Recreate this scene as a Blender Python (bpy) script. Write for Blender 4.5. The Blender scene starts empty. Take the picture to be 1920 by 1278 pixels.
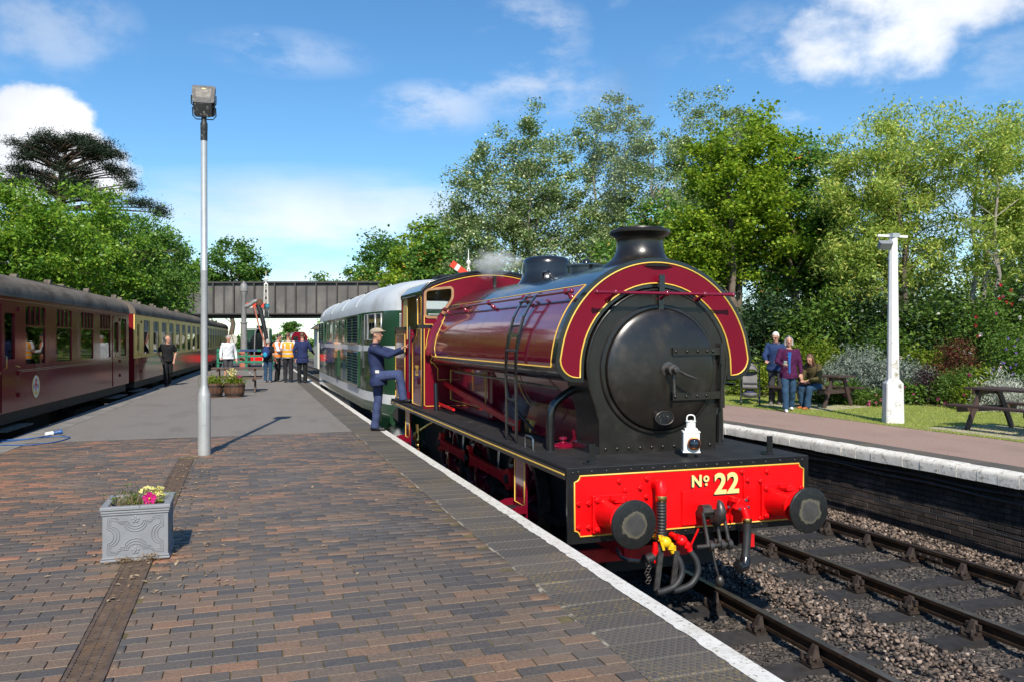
import bpy, bmesh, math, random
import numpy as np
from mathutils import Vector, Matrix
from mathutils.geometry import tessellate_polygon
R = math.radians
pi = math.pi
scene = bpy.context.scene
col = scene.collection

# ---------------------------------------------------------------- camera
CAMH = 1.64
cd = bpy.data.cameras.new('camera'); cam = bpy.data.objects.new('camera', cd); col.objects.link(cam)
cd.sensor_width = 36; cd.lens = 36 * 1503 / 1920; cd.clip_start = .05; cd.clip_end = 3000
cam.location = (0, 0, CAMH); cam.rotation_euler = (R(90 - .14), 0, R(-18.6))
scene.camera = cam
scene.render.resolution_x = 1024; scene.render.resolution_y = 681
scene.view_settings.view_transform = 'Standard'; scene.view_settings.look = 'None'
scene.view_settings.exposure = 0.27; scene.view_settings.gamma = 1

# ---------------------------------------------------------------- sun and sky
SUN_EL = 43.0
SUN_AZ = math.atan2(-.243, -.97)          # direction towards the sun, x = sin, y = cos
sd = bpy.data.lights.new('sun', 'SUN'); sun = bpy.data.objects.new('sun', sd); col.objects.link(sun)
sd.energy = 5.0; sd.angle = R(.53); sd.color = (1, .93, .82)
to_sun = Vector((math.sin(SUN_AZ) * math.cos(R(SUN_EL)), math.cos(SUN_AZ) * math.cos(R(SUN_EL)), math.sin(R(SUN_EL))))
sun.rotation_euler = to_sun.to_track_quat('Z', 'Y').to_euler()
world = bpy.data.worlds.new('World'); scene.world = world; world.use_nodes = True
wn = world.node_tree.nodes; wl = world.node_tree.links
for n in list(wn): wn.remove(n)
def W(t, **k):
    n = wn.new(t)
    for a, b in k.items(): setattr(n, a, b)
    return n
def wmath(op, a, b=None, c=None, clamp=False):
    n = W('ShaderNodeMath', operation=op, use_clamp=clamp)
    for i, x in enumerate((a, b, c)):
        if x is None: continue
        if isinstance(x, (int, float)): n.inputs[i].default_value = x
        else: wl.new(x, n.inputs[i])
    return n.outputs[0]
out = W('ShaderNodeOutputWorld'); bg = W('ShaderNodeBackground'); bg.inputs['Strength'].default_value = .13
wl.new(bg.outputs[0], out.inputs['Surface'])
sky = W('ShaderNodeTexSky', sky_type='NISHITA', sun_disc=False)
sky.sun_elevation = R(SUN_EL); sky.sun_rotation = SUN_AZ; sky.altitude = 30; sky.air_density = 1.0; sky.dust_density = .12; sky.ozone_density = 2.0
hsv = W('ShaderNodeHueSaturation'); hsv.inputs['Saturation'].default_value = 1.12; hsv.inputs['Value'].default_value = 1.0
tint = W('ShaderNodeMix', data_type='RGBA', blend_type='MULTIPLY'); tint.inputs[0].default_value = 1; tint.inputs[7].default_value = (.79, .96, 1.05, 1)
wl.new(sky.outputs[0], tint.inputs[6]); wl.new(tint.outputs[2], hsv.inputs['Color'])
tc = W('ShaderNodeTexCoord'); nrm = W('ShaderNodeVectorMath', operation='NORMALIZE'); wl.new(tc.outputs['Generated'], nrm.inputs[0])
D = nrm.outputs[0]
def pix_dir(px, py):
    th = R(18.6); x = (px - 960) / 1503; u = -(py - 635.3) / 1503
    v = Vector((x * math.cos(th) + math.sin(th), -x * math.sin(th) + math.cos(th), u)); v.normalize(); return v
def wnoise(scale, detail=8, rough=.55, vec=None, sz=1.0, off=(0, 0, 0)):
    mp = W('ShaderNodeMapping'); mp.inputs['Scale'].default_value = (1, 1, sz); mp.inputs['Location'].default_value = off
    wl.new(vec or D, mp.inputs['Vector'])
    n = W('ShaderNodeTexNoise'); n.inputs['Scale'].default_value = scale; n.inputs['Detail'].default_value = detail; n.inputs['Roughness'].default_value = rough
    wl.new(mp.outputs[0], n.inputs['Vector']); return n.outputs['Fac']
def blob(px, py, rx, ry):
    """soft elliptical bump round the direction of a cloud, 1 in the middle and 0 at its rim"""
    c = pix_dir(px, py); right = Vector((c.y, -c.x, 0)).normalized(); up = right.cross(c)
    def dot(v):
        n = W('ShaderNodeVectorMath', operation='DOT_PRODUCT'); wl.new(D, n.inputs[0]); n.inputs[1].default_value = v; return n.outputs['Value']
    a = wmath('DIVIDE', dot(right), rx / 1503); b = wmath('DIVIDE', dot(up), ry / 1503)
    r2 = wmath('ADD', wmath('MULTIPLY', a, a), wmath('MULTIPLY', b, b))
    front = wmath('GREATER_THAN', dot(c), 0.0)
    return wmath('MULTIPLY', wmath('SUBTRACT', 1.0, r2, clamp=True), front)
n_puff = wnoise(9.0, 10, .58, sz=1.4)
n_wisp = wnoise(6.5, 10, .64, sz=2.2, off=(3.1, .4, 1.7))
n_low = wnoise(3.2, 10, .62, sz=4.5, off=(1.3, 5.2, .2))
def ss(v, lo, hi):
    m = W('ShaderNodeMapRange', interpolation_type='SMOOTHSTEP'); wl.new(v, m.inputs['Value'])
    m.inputs['From Min'].default_value = lo; m.inputs['From Max'].default_value = hi; return m.outputs[0]
def vmax(*a):
    r = a[0]
    for x in a[1:]: r = wmath('MAXIMUM', r, x)
    return r
def mul(a, b): return wmath('MULTIPLY', a, b)
# heaped clouds: the bump pushes the noise over the edge; wisps: the bump only lets the noise show
puffs = vmax(blob(20, 285, 230, 115), blob(-180, 275, 260, 150), mul(blob(75, 225, 120, 80), .9))
c1 = ss(wmath('ADD', mul(puffs, .60), n_puff), .68, .84)
p2 = vmax(blob(1630, 75, 200, 100), blob(1700, 10, 190, 95))
c1b = mul(ss(wmath('ADD', mul(p2, .50), n_puff), .68, 1.0), .92)
p3 = vmax(mul(blob(60, 40, 170, 110), 1.0), blob(1090, -5, 90, 40))
c1c = mul(mul(p3, ss(n_puff, .44, .66)), .45)
wisps = vmax(blob(1010, 165, 170, 60), blob(1000, 70, 110, 90), mul(blob(540, 100, 170, 45), .45), blob(810, 205, 130, 55), blob(1560, 130, 330, 140))
c2 = mul(mul(wisps, ss(n_wisp, .46, .68)), .55)
low = vmax(blob(640, 420, 520, 110), blob(560, 520, 560, 100), blob(1500, 480, 800, 180), blob(-200, 470, 700, 130))
c3 = mul(mul(low, ss(n_low, .34, .66)), .75)
c4 = mul(ss(n_wisp, .66, .95), .35)          # thin cirrus all over the sky
c2 = vmax(c2, c1b, c1c)
cov = wmath('MINIMUM', vmax(c1, c2, c3, c4), 1.0)
shade = W('ShaderNodeMapRange'); wl.new(wnoise(5.0, 6, .5, off=(0, 0, .06)), shade.inputs['Value'])
shade.inputs['From Min'].default_value = .35; shade.inputs['From Max'].default_value = .62
ccol = W('ShaderNodeMix', data_type='RGBA'); wl.new(shade.outputs[0], ccol.inputs['Factor'])
ccol.inputs[6].default_value = (4.6, 5.0, 5.8, 1); ccol.inputs[7].default_value = (7.2, 7.3, 7.5, 1)
mixc = W('ShaderNodeMix', data_type='RGBA'); wl.new(cov, mixc.inputs['Factor']); wl.new(hsv.outputs[0], mixc.inputs[6]); wl.new(ccol.outputs[2], mixc.inputs[7])
wl.new(mixc.outputs[2], bg.inputs['Color'])

# ---------------------------------------------------------------- materials
def _link(nt, a, b): nt.links.new(a, b)
def new_mat(name):
    m = bpy.data.materials.new(name); m.use_nodes = True
    return m, m.node_tree, m.node_tree.nodes['Principled BSDF']
def nmath(nt, op, a, b=None, clamp=False):
    n = nt.nodes.new('ShaderNodeMath'); n.operation = op; n.use_clamp = clamp
    for i, x in enumerate((a, b)):
        if x is None: continue
        if isinstance(x, (int, float)): n.inputs[i].default_value = x
        else: nt.links.new(x, n.inputs[i])
    return n.outputs[0]
def noise(nt, scale, detail=5, rough=.55, coord='World', sc=(1, 1, 1), kind='noise'):
    mp = nt.nodes.new('ShaderNodeMapping'); mp.inputs['Scale'].default_value = sc
    if coord == 'World': nt.links.new(nt.nodes.new('ShaderNodeNewGeometry').outputs['Position'], mp.inputs['Vector'])
    else: nt.links.new(nt.nodes.new('ShaderNodeTexCoord').outputs[coord], mp.inputs['Vector'])
    if kind == 'noise':
        n = nt.nodes.new('ShaderNodeTexNoise'); n.inputs['Scale'].default_value = scale; n.inputs['Detail'].default_value = detail; n.inputs['Roughness'].default_value = rough
        nt.links.new(mp.outputs[0], n.inputs['Vector']); return n.outputs['Fac']
    n = nt.nodes.new('ShaderNodeTexVoronoi'); n.inputs['Scale'].default_value = scale
    nt.links.new(mp.outputs[0], n.inputs['Vector']); return n.outputs['Distance']
def ramp(nt, fac, stops):
    r = nt.nodes.new('ShaderNodeValToRGB'); e = r.color_ramp.elements
    while len(e) < len(stops): e.new(.5)
    for i, (p, c) in enumerate(stops): e[i].position = p; e[i].color = (*c, 1)
    nt.links.new(fac, r.inputs[0]); return r.outputs[0]
def mixrgb(nt, fac, a, b, mode='MIX'):
    n = nt.nodes.new('ShaderNodeMix'); n.data_type = 'RGBA'; n.blend_type = mode
    for i, x in ((0, fac), (6, a), (7, b)):
        if isinstance(x, (int, float)): n.inputs[i].default_value = x
        elif isinstance(x, tuple): n.inputs[i].default_value = (*x, 1)
        else: nt.links.new(x, n.inputs[i])
    return n.outputs[2]
def smooth(nt, v, lo, hi):
    m = nt.nodes.new('ShaderNodeMapRange'); m.interpolation_type = 'SMOOTHSTEP'
    nt.links.new(v, m.inputs['Value']); m.inputs['From Min'].default_value = lo; m.inputs['From Max'].default_value = hi
    return m.outputs[0]
def bump(nt, p, h, strength=.3, dist=.01):
    b = nt.nodes.new('ShaderNodeBump'); b.inputs['Strength'].default_value = strength; b.inputs['Distance'].default_value = dist
    nt.links.new(h, b.inputs['Height']); nt.links.new(b.outputs[0], p.inputs['Normal'])
def rnd(nt):
    """one random number for each loose piece, whether it is an object or an island of a joined mesh"""
    g = nt.nodes.new('ShaderNodeNewGeometry'); o = nt.nodes.new('ShaderNodeObjectInfo')
    return nmath(nt, 'FRACT', nmath(nt, 'ADD', g.outputs['Random Per Island'], nmath(nt, 'MULTIPLY', o.outputs['Random'], 7.31)))
MATS = {}
def pm(name, c, rough=.5, metal=0., var=.15, vs=6., bmp=0., bs=60., coat=0., dirt=None, dl=.55, dh=.7, ds=3., dstretch=(1, 1, 1), spec=.5, prand=0.):
    """painted or plain surface: base colour with soft mottling, patches of dirt, uneven gloss and fine relief"""
    if name in MATS: return MATS[name]
    m, nt, p = new_mat(name)
    f = noise(nt, vs, 6)
    lo = tuple(max(0, x * (1 - var)) for x in c); hi = tuple(min(1, x * (1 + var)) for x in c)
    colr = ramp(nt, f, [(.3, lo), (.7, hi)])
    if prand:
        v = nmath(nt, 'ADD', nmath(nt, 'MULTIPLY', rnd(nt), 2 * prand), 1 - prand)
        g = nt.nodes.new('ShaderNodeCombineColor')
        for i in range(3): nt.links.new(v, g.inputs[i])
        colr = mixrgb(nt, 1.0, colr, g.outputs[0], 'MULTIPLY')
    rr = nmath(nt, 'ADD', nmath(nt, 'MULTIPLY', noise(nt, vs * 2.3, 5), .22 * min(1, rough * 2)), rough - .11 * min(1, rough * 2))
    if dirt:
        k = smooth(nt, noise(nt, ds, 8, .65, sc=dstretch), dl, dh)
        colr = mixrgb(nt, k, colr, dirt); rr = nmath(nt, 'ADD', rr, nmath(nt, 'MULTIPLY', k, .25), clamp=True)
    nt.links.new(colr, p.inputs['Base Color']); nt.links.new(rr, p.inputs['Roughness'])
    p.inputs['Metallic'].default_value = metal; p.inputs['Specular IOR Level'].default_value = spec
    if coat: p.inputs['Coat Weight'].default_value = coat; p.inputs['Coat Roughness'].default_value = .04
    if bmp: bump(nt, p, noise(nt, bs, 4), bmp, .006)
    MATS[name] = m; return m

# ---------------------------------------------------------------- mesh helpers
def basis(d):
    d = Vector(d).normalized(); a = Vector((0, 0, 1)) if abs(d.z) < .95 else Vector((1, 0, 0))
    u = a.cross(d).normalized(); return u, d.cross(u).normalized(), d
def rounded(poly, r, n=4):
    """round the corners of a 2-D polygon; r is one radius or one for each corner"""
    o = []; N = len(poly)
    for i, p in enumerate(poly):
        rr = r[i] if isinstance(r, (list, tuple)) else r
        p = Vector(p); a = (Vector(poly[i - 1]) - p); b = (Vector(poly[(i + 1) % N]) - p)
        if rr <= 0: o.append(tuple(p)); continue
        rr = min(rr, a.length * .49, b.length * .49)
        A = p + a.normalized() * rr; B = p + b.normalized() * rr
        for k in range(n + 1):
            t = k / n; o.append(tuple((1 - t) ** 2 * A + 2 * t * (1 - t) * p + t * t * B))
    return o
def rect(x0, y0, x1, y1): return [(x0, y0), (x1, y0), (x1, y1), (x0, y1)]
class MB:
    def __init__(s): s.v = []; s.f = []; s.m = []
    def add(s, v, f, mi=0):
        o = len(s.v); s.v += [tuple(x) for x in v]; s.f += [tuple(i + o for i in q) for q in f]; s.m += [mi] * len(f); return s
    def box(s, x0, y0, z0, x1, y1, z1, mi=0):
        return s.add([(x, y, z) for z in (z0, z1) for y in (y0, y1) for x in (x0, x1)],
                     [(0, 2, 3, 1), (4, 5, 7, 6), (0, 1, 5, 4), (2, 6, 7, 3), (0, 4, 6, 2), (1, 3, 7, 5)], mi)
    def cbox(s, c, sz, rot=None, mi=0):
        """box by centre and size, turned by an Euler triple"""
        M = Matrix.Identity(3) if rot is None else __import__('mathutils').Euler(rot).to_matrix()
        h = [x / 2 for x in sz]; c = Vector(c)
        v = [c + M @ Vector((a * h[0], b * h[1], d * h[2])) for d in (-1, 1) for b in (-1, 1) for a in (-1, 1)]
        return s.add(v, [(0, 2, 3, 1), (4, 5, 7, 6), (0, 1, 5, 4), (2, 6, 7, 3), (0, 4, 6, 2), (1, 3, 7, 5)], mi)
    def bar(s, a, b, w, t, up=(0, 0, 1), mi=0):
        """rectangular bar from a to b, w across, t along the up direction"""
        a = Vector(a); b = Vector(b); d = (b - a).normalized(); up = Vector(up)
        u = d.cross(up)
        if u.length < 1e-4: u = d.cross(Vector((1, 0, 0)))
        u.normalize(); n = u.cross(d)
        v = [p + u * (x * w / 2) + n * (y * t / 2) for p in (a, b) for y in (-1, 1) for x in (-1, 1)]
        return s.add(v, [(0, 1, 3, 2), (4, 6, 7, 5), (0, 4, 5, 1), (2, 3, 7, 6), (0, 2, 6, 4), (1, 5, 7, 3)], mi)
    def tube(s, pts, r, n=8, cap=True, mi=0, closed=False):
        pts = [Vector(p) for p in pts]; N = len(pts)
        rs = r if isinstance(r, (list, tuple)) else [r] * N
        v = []; prev = None
        for i, p in enumerate(pts):
            if closed: d = pts[(i + 1) % N] - pts[i - 1]
            else: d = pts[min(i + 1, N - 1)] - pts[max(i - 1, 0)]
            if d.length < 1e-9: d = Vector((0, 0, 1))
            d.normalize()
            if prev is None: u = basis(d)[0]
            else:
                u = prev - d * prev.dot(d)
                if u.length < 1e-6: u = basis(d)[0]
                u.normalize()
            prev = u; w = d.cross(u)
            v += [p + (u * math.cos(2 * pi * k / n) + w * math.sin(2 * pi * k / n)) * rs[i] for k in range(n)]
        f = []
        for i in range(N if closed else N - 1):
            j = (i + 1) % N
            f += [(i * n + k, i * n + (k + 1) % n, j * n + (k + 1) % n, j * n + k) for k in range(n)]
        if cap and not closed: f += [tuple(range(n - 1, -1, -1)), tuple((N - 1) * n + k for k in range(n))]
        return s.add(v, f, mi)
    def lathe(s, prof, n=24, c=(0, 0, 0), axis=(0, 0, 1), mi=0, cap=True):
        """turn a profile of (radius, height) about an axis through c"""
        u, w, d = basis(axis); c = Vector(c); v = []
        for r, h in prof:
            v += [c + d * h + (u * math.cos(2 * pi * k / n) + w * math.sin(2 * pi * k / n)) * r for k in range(n)]
        f = []
        for i in range(len(prof) - 1):
            f += [(i * n + k, i * n + (k + 1) % n, (i + 1) * n + (k + 1) % n, (i + 1) * n + k) for k in range(n)]
        if cap:
            if prof[0][0] > 1e-5: f.append(tuple(range(n - 1, -1, -1)))
            if prof[-1][0] > 1e-5: f.append(tuple((len(prof) - 1) * n + k for k in range(n)))
        return s.add(v, f, mi)
    def ball(s, c, r, n=8, m=6, mi=0, M=None):
        r = r if isinstance(r, (list, tuple)) else (r, r, r); c = Vector(c); v = []
        for i in range(m + 1):
            a = -pi / 2 + pi * i / m
            for k in range(n):
                p = Vector((r[0] * math.cos(a) * math.cos(2 * pi * k / n), r[1] * math.cos(a) * math.sin(2 * pi * k / n), r[2] * math.sin(a)))
                v.append(c + (M @ p if M else p))
        f = [(i * n + k, i * n + (k + 1) % n, (i + 1) * n + (k + 1) % n, (i + 1) * n + k) for i in range(m) for k in range(n)]
        return s.add(v, f, mi)
    def plate(s, outer, holes, to3, t, mi=0):
        """flat plate: 2-D outline with holes, to3(x, y, depth) places it, t is the thickness"""
        loops = [outer] + list(holes)
        tri = tessellate_polygon([[Vector((x, y, 0)) for x, y in L] for L in loops])
        flat = [p for L in loops for p in L]; N = len(flat)
        v = [to3(x, y, 0) for x, y in flat] + [to3(x, y, t) for x, y in flat]
        f = [tuple(q) for q in tri] + [tuple(i + N for i in reversed(q)) for q in tri]
        o = 0
        for L in loops:
            n = len(L); f += [(o + k, o + (k + 1) % n, N + o + (k + 1) % n, N + o + k) for k in range(n)]; o += n
        return s.add(v, f, mi)
    def rivets(s, pts, r=.012, d=(0, -1, 0), h=.6, n=7, mi=0):
        for p in pts: s.lathe([(r, 0), (r * .85, r * h * .6), (r * .45, r * h), (0, r * h * 1.08)], n, p, d, mi, cap=False)
        return s
    def build(s, name, mat=None, parent=None, world=True, smooth=None, bevel=0, mats=None):
        me = bpy.data.meshes.new(name); off = Vector((0, 0, 0))
        if parent is not None and world:
            q = parent
            while q is not None: off += Vector(q.location); q = q.parent
        me.from_pydata([tuple(Vector(p) - off) for p in s.v] if off.length else s.v, [], s.f)
        for m in (mats or [mat]): me.materials.append(m)
        if mats: me.polygons.foreach_set('material_index', s.m)
        me.validate()
        bm = bmesh.new(); bm.from_mesh(me); bmesh.ops.remove_doubles(bm, verts=bm.verts, dist=1e-5); bmesh.ops.recalc_face_normals(bm, faces=bm.faces); bm.to_mesh(me); bm.free()
        if smooth is not None:
            me.polygons.foreach_set('use_smooth', [True] * len(me.polygons)); me.set_sharp_from_angle(angle=R(smooth))
        o = bpy.data.objects.new(name, me); col.objects.link(o)
        if parent is not None: o.parent = parent
        if bevel:
            b = o.modifiers.new('bevel', 'BEVEL'); b.width = bevel; b.segments = 2; b.limit_method = 'ANGLE'; b.angle_limit = R(40)
        return o
def empty(name, loc=(0, 0, 0), rz=0.):
    o = bpy.data.objects.new(name, None); col.objects.link(o); o.location = loc; o.rotation_euler = (0, 0, rz); o.empty_display_size = .2; return o
def tag(o, label=None, cat=None, group=None, kind=None):
    if label: o['label'] = label
    if cat: o['category'] = cat
    if group: o['group'] = group
    if kind: o['kind'] = kind
    return o
def inst(mesh, name, parent=None, loc=(0, 0, 0), rot=(0, 0, 0), sc=(1, 1, 1)):
    o = bpy.data.objects.new(name, mesh); col.objects.link(o); o.parent = parent; o.location = loc; o.rotation_euler = rot; o.scale = sc; return o
def copy_tree(o, parent=None):
    c = o.copy(); col.objects.link(c); c.parent = parent
    for ch in list(o.children): copy_tree(ch, c)
    return c
def np_mesh(name, verts, faces, mats, parent=None, smooth=False, mi=None, kind=None):
    """big mesh from arrays: verts n x 3, faces n x k"""
    me = bpy.data.meshes.new(name); verts = np.ascontiguousarray(verts, dtype=np.float32); faces = np.ascontiguousarray(faces, dtype=np.int32)
    nf, k = faces.shape
    me.vertices.add(len(verts)); me.vertices.foreach_set('co', verts.ravel())
    me.loops.add(nf * k); me.loops.foreach_set('vertex_index', faces.ravel())
    me.polygons.add(nf); me.polygons.foreach_set('loop_start', np.arange(0, nf * k, k, dtype=np.int32)); me.polygons.foreach_set('loop_total', np.full(nf, k, dtype=np.int32))
    if smooth: me.polygons.foreach_set('use_smooth', np.ones(nf, dtype=bool))
    for m in mats: me.materials.append(m)
    if mi is not None: me.polygons.foreach_set('material_index', np.ascontiguousarray(mi, dtype=np.int32))
    me.update(calc_edges=True)
    o = bpy.data.objects.new(name, me); col.objects.link(o); o.parent = parent
    if kind: o['kind'] = kind
    return o
def text_mesh(txt, size, depth=.004, bold=0., spacing=1.):
    cu = bpy.data.curves.new('lettering', 'FONT'); cu.body = txt; cu.size = size; cu.extrude = depth; cu.offset = bold; cu.space_character = spacing; cu.align_x = 'CENTER'; cu.align_y = 'BOTTOM_BASELINE'
    o = bpy.data.objects.new('lettering', cu); col.objects.link(o)
    me = bpy.data.meshes.new_from_object(o.evaluated_get(bpy.context.evaluated_depsgraph_get()))
    bpy.data.objects.remove(o); bpy.data.curves.remove(cu); return me
def letters(name, txt, size, mat, parent, loc, rot, **k):
    me = text_mesh(txt, size, **k); me.materials.clear(); me.materials.append(mat)
    q = parent; off = Vector((0, 0, 0))
    while q is not None: off += Vector(q.location); q = q.parent
    return inst(me, name, parent, tuple(Vector(loc) - off), rot)
def lerp(a, b, t): return a + (b - a) * t
rng = np.random.default_rng(7)
random.seed(5)
# ================================================================ the setting
def XL(y): return -4.50 + .0605 * y - .00022 * y * y          # track side of the island platform, carriage line
def XR(y): return 2.455 + max(0, y - 16) * .008               # track side of the island platform, engine line
def XP(y): return 8.88 - .0035 * max(0, min(y, 14) - 6) ** 2  # edge of the far platform
RAIL = -.93
def proj(x, y, z):
    th = R(18.6); r = x * math.cos(th) - y * math.sin(th); d = x * math.sin(th) + y * math.cos(th)
    return (960 + 1503 * r / d, 635.3 - 1503 * (z - CAMH) / d, d) if d > .3 else (1e5, 1e5, d)

def m_ground():
    m, nt, p = new_mat('ground'); f = noise(nt, .35, 8, .6)
    nt.links.new(ramp(nt, f, [(.3, (.09, .1, .035)), (.6, (.12, .15, .045)), (.75, (.17, .15, .08))]), p.inputs['Base Color']); p.inputs['Roughness'].default_value = .95
    bump(nt, p, noise(nt, 20, 6), .6, .05); return m
g = MB(); g.add([(-900, -300, -1.3), (900, -300, -1.3), (900, 1500, -1.3), (-900, 1500, -1.3)], [(0, 1, 2, 3)])
tag(g.build('ground', m_ground()), kind='structure')

# ---- trackbed under the stones
def m_trackbed():
    m, nt, p = new_mat('trackbed'); n1 = noise(nt, 30, 5, .6); n2 = noise(nt, .9, 4)
    c = mixrgb(nt, smooth(nt, n2, .42, .62), ramp(nt, n1, [(.3, (.03, .027, .025)), (.7, (.09, .08, .072))]), ramp(nt, n1, [(.3, (.09, .07, .055)), (.7, (.24, .19, .15))]))
    nt.links.new(c, p.inputs['Base Color']); p.inputs['Roughness'].default_value = .95
    v = nt.nodes.new('ShaderNodeTexVoronoi'); t = nt.nodes.new('ShaderNodeTexCoord'); nt.links.new(t.outputs['Object'], v.inputs['Vector']); v.inputs['Scale'].default_value = 18
    bump(nt, p, v.outputs['Distance'], 1., .06); return m
g = MB()
for y0 in range(-6, 130, 4): g.add([(-9, y0, -1.16), (9.6, y0, -1.16), (9.6, y0 + 4, -1.16), (-9, y0 + 4, -1.16)], [(0, 1, 2, 3)])
tag(g.build('trackbed', m_trackbed()), kind='structure')

# ---- island platform
plat = tag(empty('island_platform', (0, 0, 0)), kind='structure')
def m_paver():
    m, nt, p = new_mat('paving_brick')
    r = rnd(nt); g = nt.nodes.new('ShaderNodeNewGeometry')
    mp = nt.nodes.new('ShaderNodeTexNoise'); mp.inputs['Scale'].default_value = .55; mp.inputs['Detail'].default_value = 3; nt.links.new(g.outputs['Position'], mp.inputs['Vector'])
    sep = nt.nodes.new('ShaderNodeSeparateXYZ'); nt.links.new(g.outputs['Position'], sep.inputs[0])
    # warmer bricks were laid towards the carriage side
    k = nmath(nt, 'ADD', nmath(nt, 'ADD', nmath(nt, 'MULTIPLY', r, .72), nmath(nt, 'MULTIPLY', mp.outputs['Fac'], .62)), nmath(nt, 'MULTIPLY', sep.outputs[0], -.045))
    c = ramp(nt, nmath(nt, 'SUBTRACT', k, .16), [(.0, (.070, .062, .057)), (.3, (.098, .081, .066)), (.5, (.130, .098, .072)), (.70, (.170, .114, .073)), (.86, (.235, .130, .074)), (.98, (.32, .148, .085))])
    fine = nt.nodes.new('ShaderNodeTexNoise'); fine.inputs['Scale'].default_value = 70; fine.inputs['Detail'].default_value = 6; nt.links.new(g.outputs['Position'], fine.inputs['Vector'])
    c = mixrgb(nt, 1.0, c, ramp(nt, fine.outputs['Fac'], [(.25, (.66, .66, .66)), (.75, (1.3, 1.3, 1.3))]), 'MULTIPLY')
    lich = nt.nodes.new('ShaderNodeTexNoise'); lich.inputs['Scale'].default_value = 26; lich.inputs['Detail'].default_value = 8; lich.inputs['Roughness'].default_value = .75; nt.links.new(g.outputs['Position'], lich.inputs['Vector'])
    big = nt.nodes.new('ShaderNodeTexNoise'); big.inputs['Scale'].default_value = .8; big.inputs['Detail'].default_value = 5; nt.links.new(g.outputs['Position'], big.inputs['Vector'])
    lk = nmath(nt, 'MULTIPLY', smooth(nt, lich.outputs['Fac'], .56, .72), smooth(nt, big.outputs['Fac'], .4, .65))
    c = mixrgb(nt, nmath(nt, 'MULTIPLY', lk, .7), c, (.28, .20, .09))
    c = mixrgb(nt, nmath(nt, 'MULTIPLY', smooth(nt, big.outputs['Fac'], .5, .72), .35), c, (.17, .145, .12))
    nt.links.new(c, p.inputs['Base Color'])
    nt.links.new(nmath(nt, 'ADD', nmath(nt, 'MULTIPLY', fine.outputs['Fac'], .3), .42), p.inputs['Roughness'])
    bump(nt, p, fine.outputs['Fac'], .35, .006); return m
M_paver = m_paver()
M_joint = pm('joint_sand', (.11, .086, .036), .95, var=.5, vs=9, bmp=.5, dirt=(.17, .15, .03), ds=5)
M_asph = None
def m_asphalt(name, base, speck, stain):
    m, nt, p = new_mat(name); f = nmath(nt, 'ADD', nmath(nt, 'MULTIPLY', noise(nt, 160, 3, .7), .5), nmath(nt, 'MULTIPLY', noise(nt, 34, 6, .8), .5)); b = noise(nt, .5, 6); st = noise(nt, 1.3, 10, .68, sc=(1, .4, 1))
    c = ramp(nt, f, [(.38, tuple(x * .55 for x in base)), (.5, base), (.63, speck)])
    c = mixrgb(nt, nmath(nt, 'MULTIPLY', smooth(nt, st, .47, .70), .7), c, stain)
    c = mixrgb(nt, nmath(nt, 'MULTIPLY', b, .25), c, tuple(x * 1.25 for x in base))
    nt.links.new(c, p.inputs['Base Color']); p.inputs['Roughness'].default_value = .88; bump(nt, p, f, .7, .008); return m
M_asph = m_asphalt('grey_asphalt', (.178, .158, .138), (.30, .27, .24), (.115, .10, .088))
M_tarm = m_asphalt('brown_tarmac', (.30, .195, .15), (.48, .36, .30), (.21, .14, .105))
M_soil = pm('dark_wall_core', (.05, .042, .036), .95, var=.4)
ys = [y for y in range(-6, 49, 2)]
# core of the platform, its top left below the paving
g = MB()
for a, b in zip(ys[:-1], ys[1:]):
    def ring(y): return [(XL(y) + .12, y, -1.25), (XL(y) + .12, y, -.05), (XR(y) - .1, y, -.05), (XR(y) - .1, y, -1.25)]
    A, B = ring(a), ring(b); g.add(A + B, [(0, 1, 5, 4), (1, 2, 6, 5), (2, 3, 7, 6)])
g.build('platform_core', M_soil, plat)
AY = 14.4
# bedding under the bricks, asphalt beyond them
g = MB()
for a, b in zip([y for y in range(-6, 14, 2)] + [14], [y for y in range(-4, 15, 2)] + [AY]):
    g.add([(XL(a) + .1, a, -.011), (XR(a) - .02, a, -.011), (XR(b) - .02, b, -.011), (XL(b) + .1, b, -.011)], [(0, 1, 2, 3)])
g.build('paving_bed', M_joint, plat)
g = MB()
yy = [AY] + [y for y in range(16, 47, 2)]
for a, b in zip(yy[:-1], yy[1:]):
    g.add([(XL(a) + .47, a, .0), (XR(a) - .60, a, .0), (XR(b) - .60, b, .0), (XL(b) + .47, b, .0)], [(0, 1, 2, 3)])
g.build('asphalt_surface', M_asph, plat)
# bricks in running bond
def brick_mesh(name, L, Wd, H, ch, mat):
    b = MB(); x, y = L / 2, Wd / 2
    b.add([(-x, -y, -H), (x, -y, -H), (x, y, -H), (-x, y, -H), (-x, -y, -ch), (x, -y, -ch), (x, y, -ch), (-x, y, -ch),
           (-x + ch, -y + ch, 0), (x - ch, -y + ch, 0), (x - ch, y - ch, 0), (-x + ch, y - ch, 0)],
          [(0, 1, 5, 4), (1, 2, 6, 5), (2, 3, 7, 6), (3, 0, 4, 7), (4, 5, 9, 8), (5, 6, 10, 9), (6, 7, 11, 10), (7, 4, 8, 11), (8, 9, 10, 11)])
    me = bpy.data.meshes.new(name); me.from_pydata(b.v, [], b.f); me.materials.append(mat); return me, np.array(b.v), b.f
BL, BW = .2175, .1012; PL, PW = .2225, .1055
bm_full, bvs, bfs = brick_mesh('brick', BL, BW, .03, .0028, M_paver)
bricks = []
row = 0; y = 1.2
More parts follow.
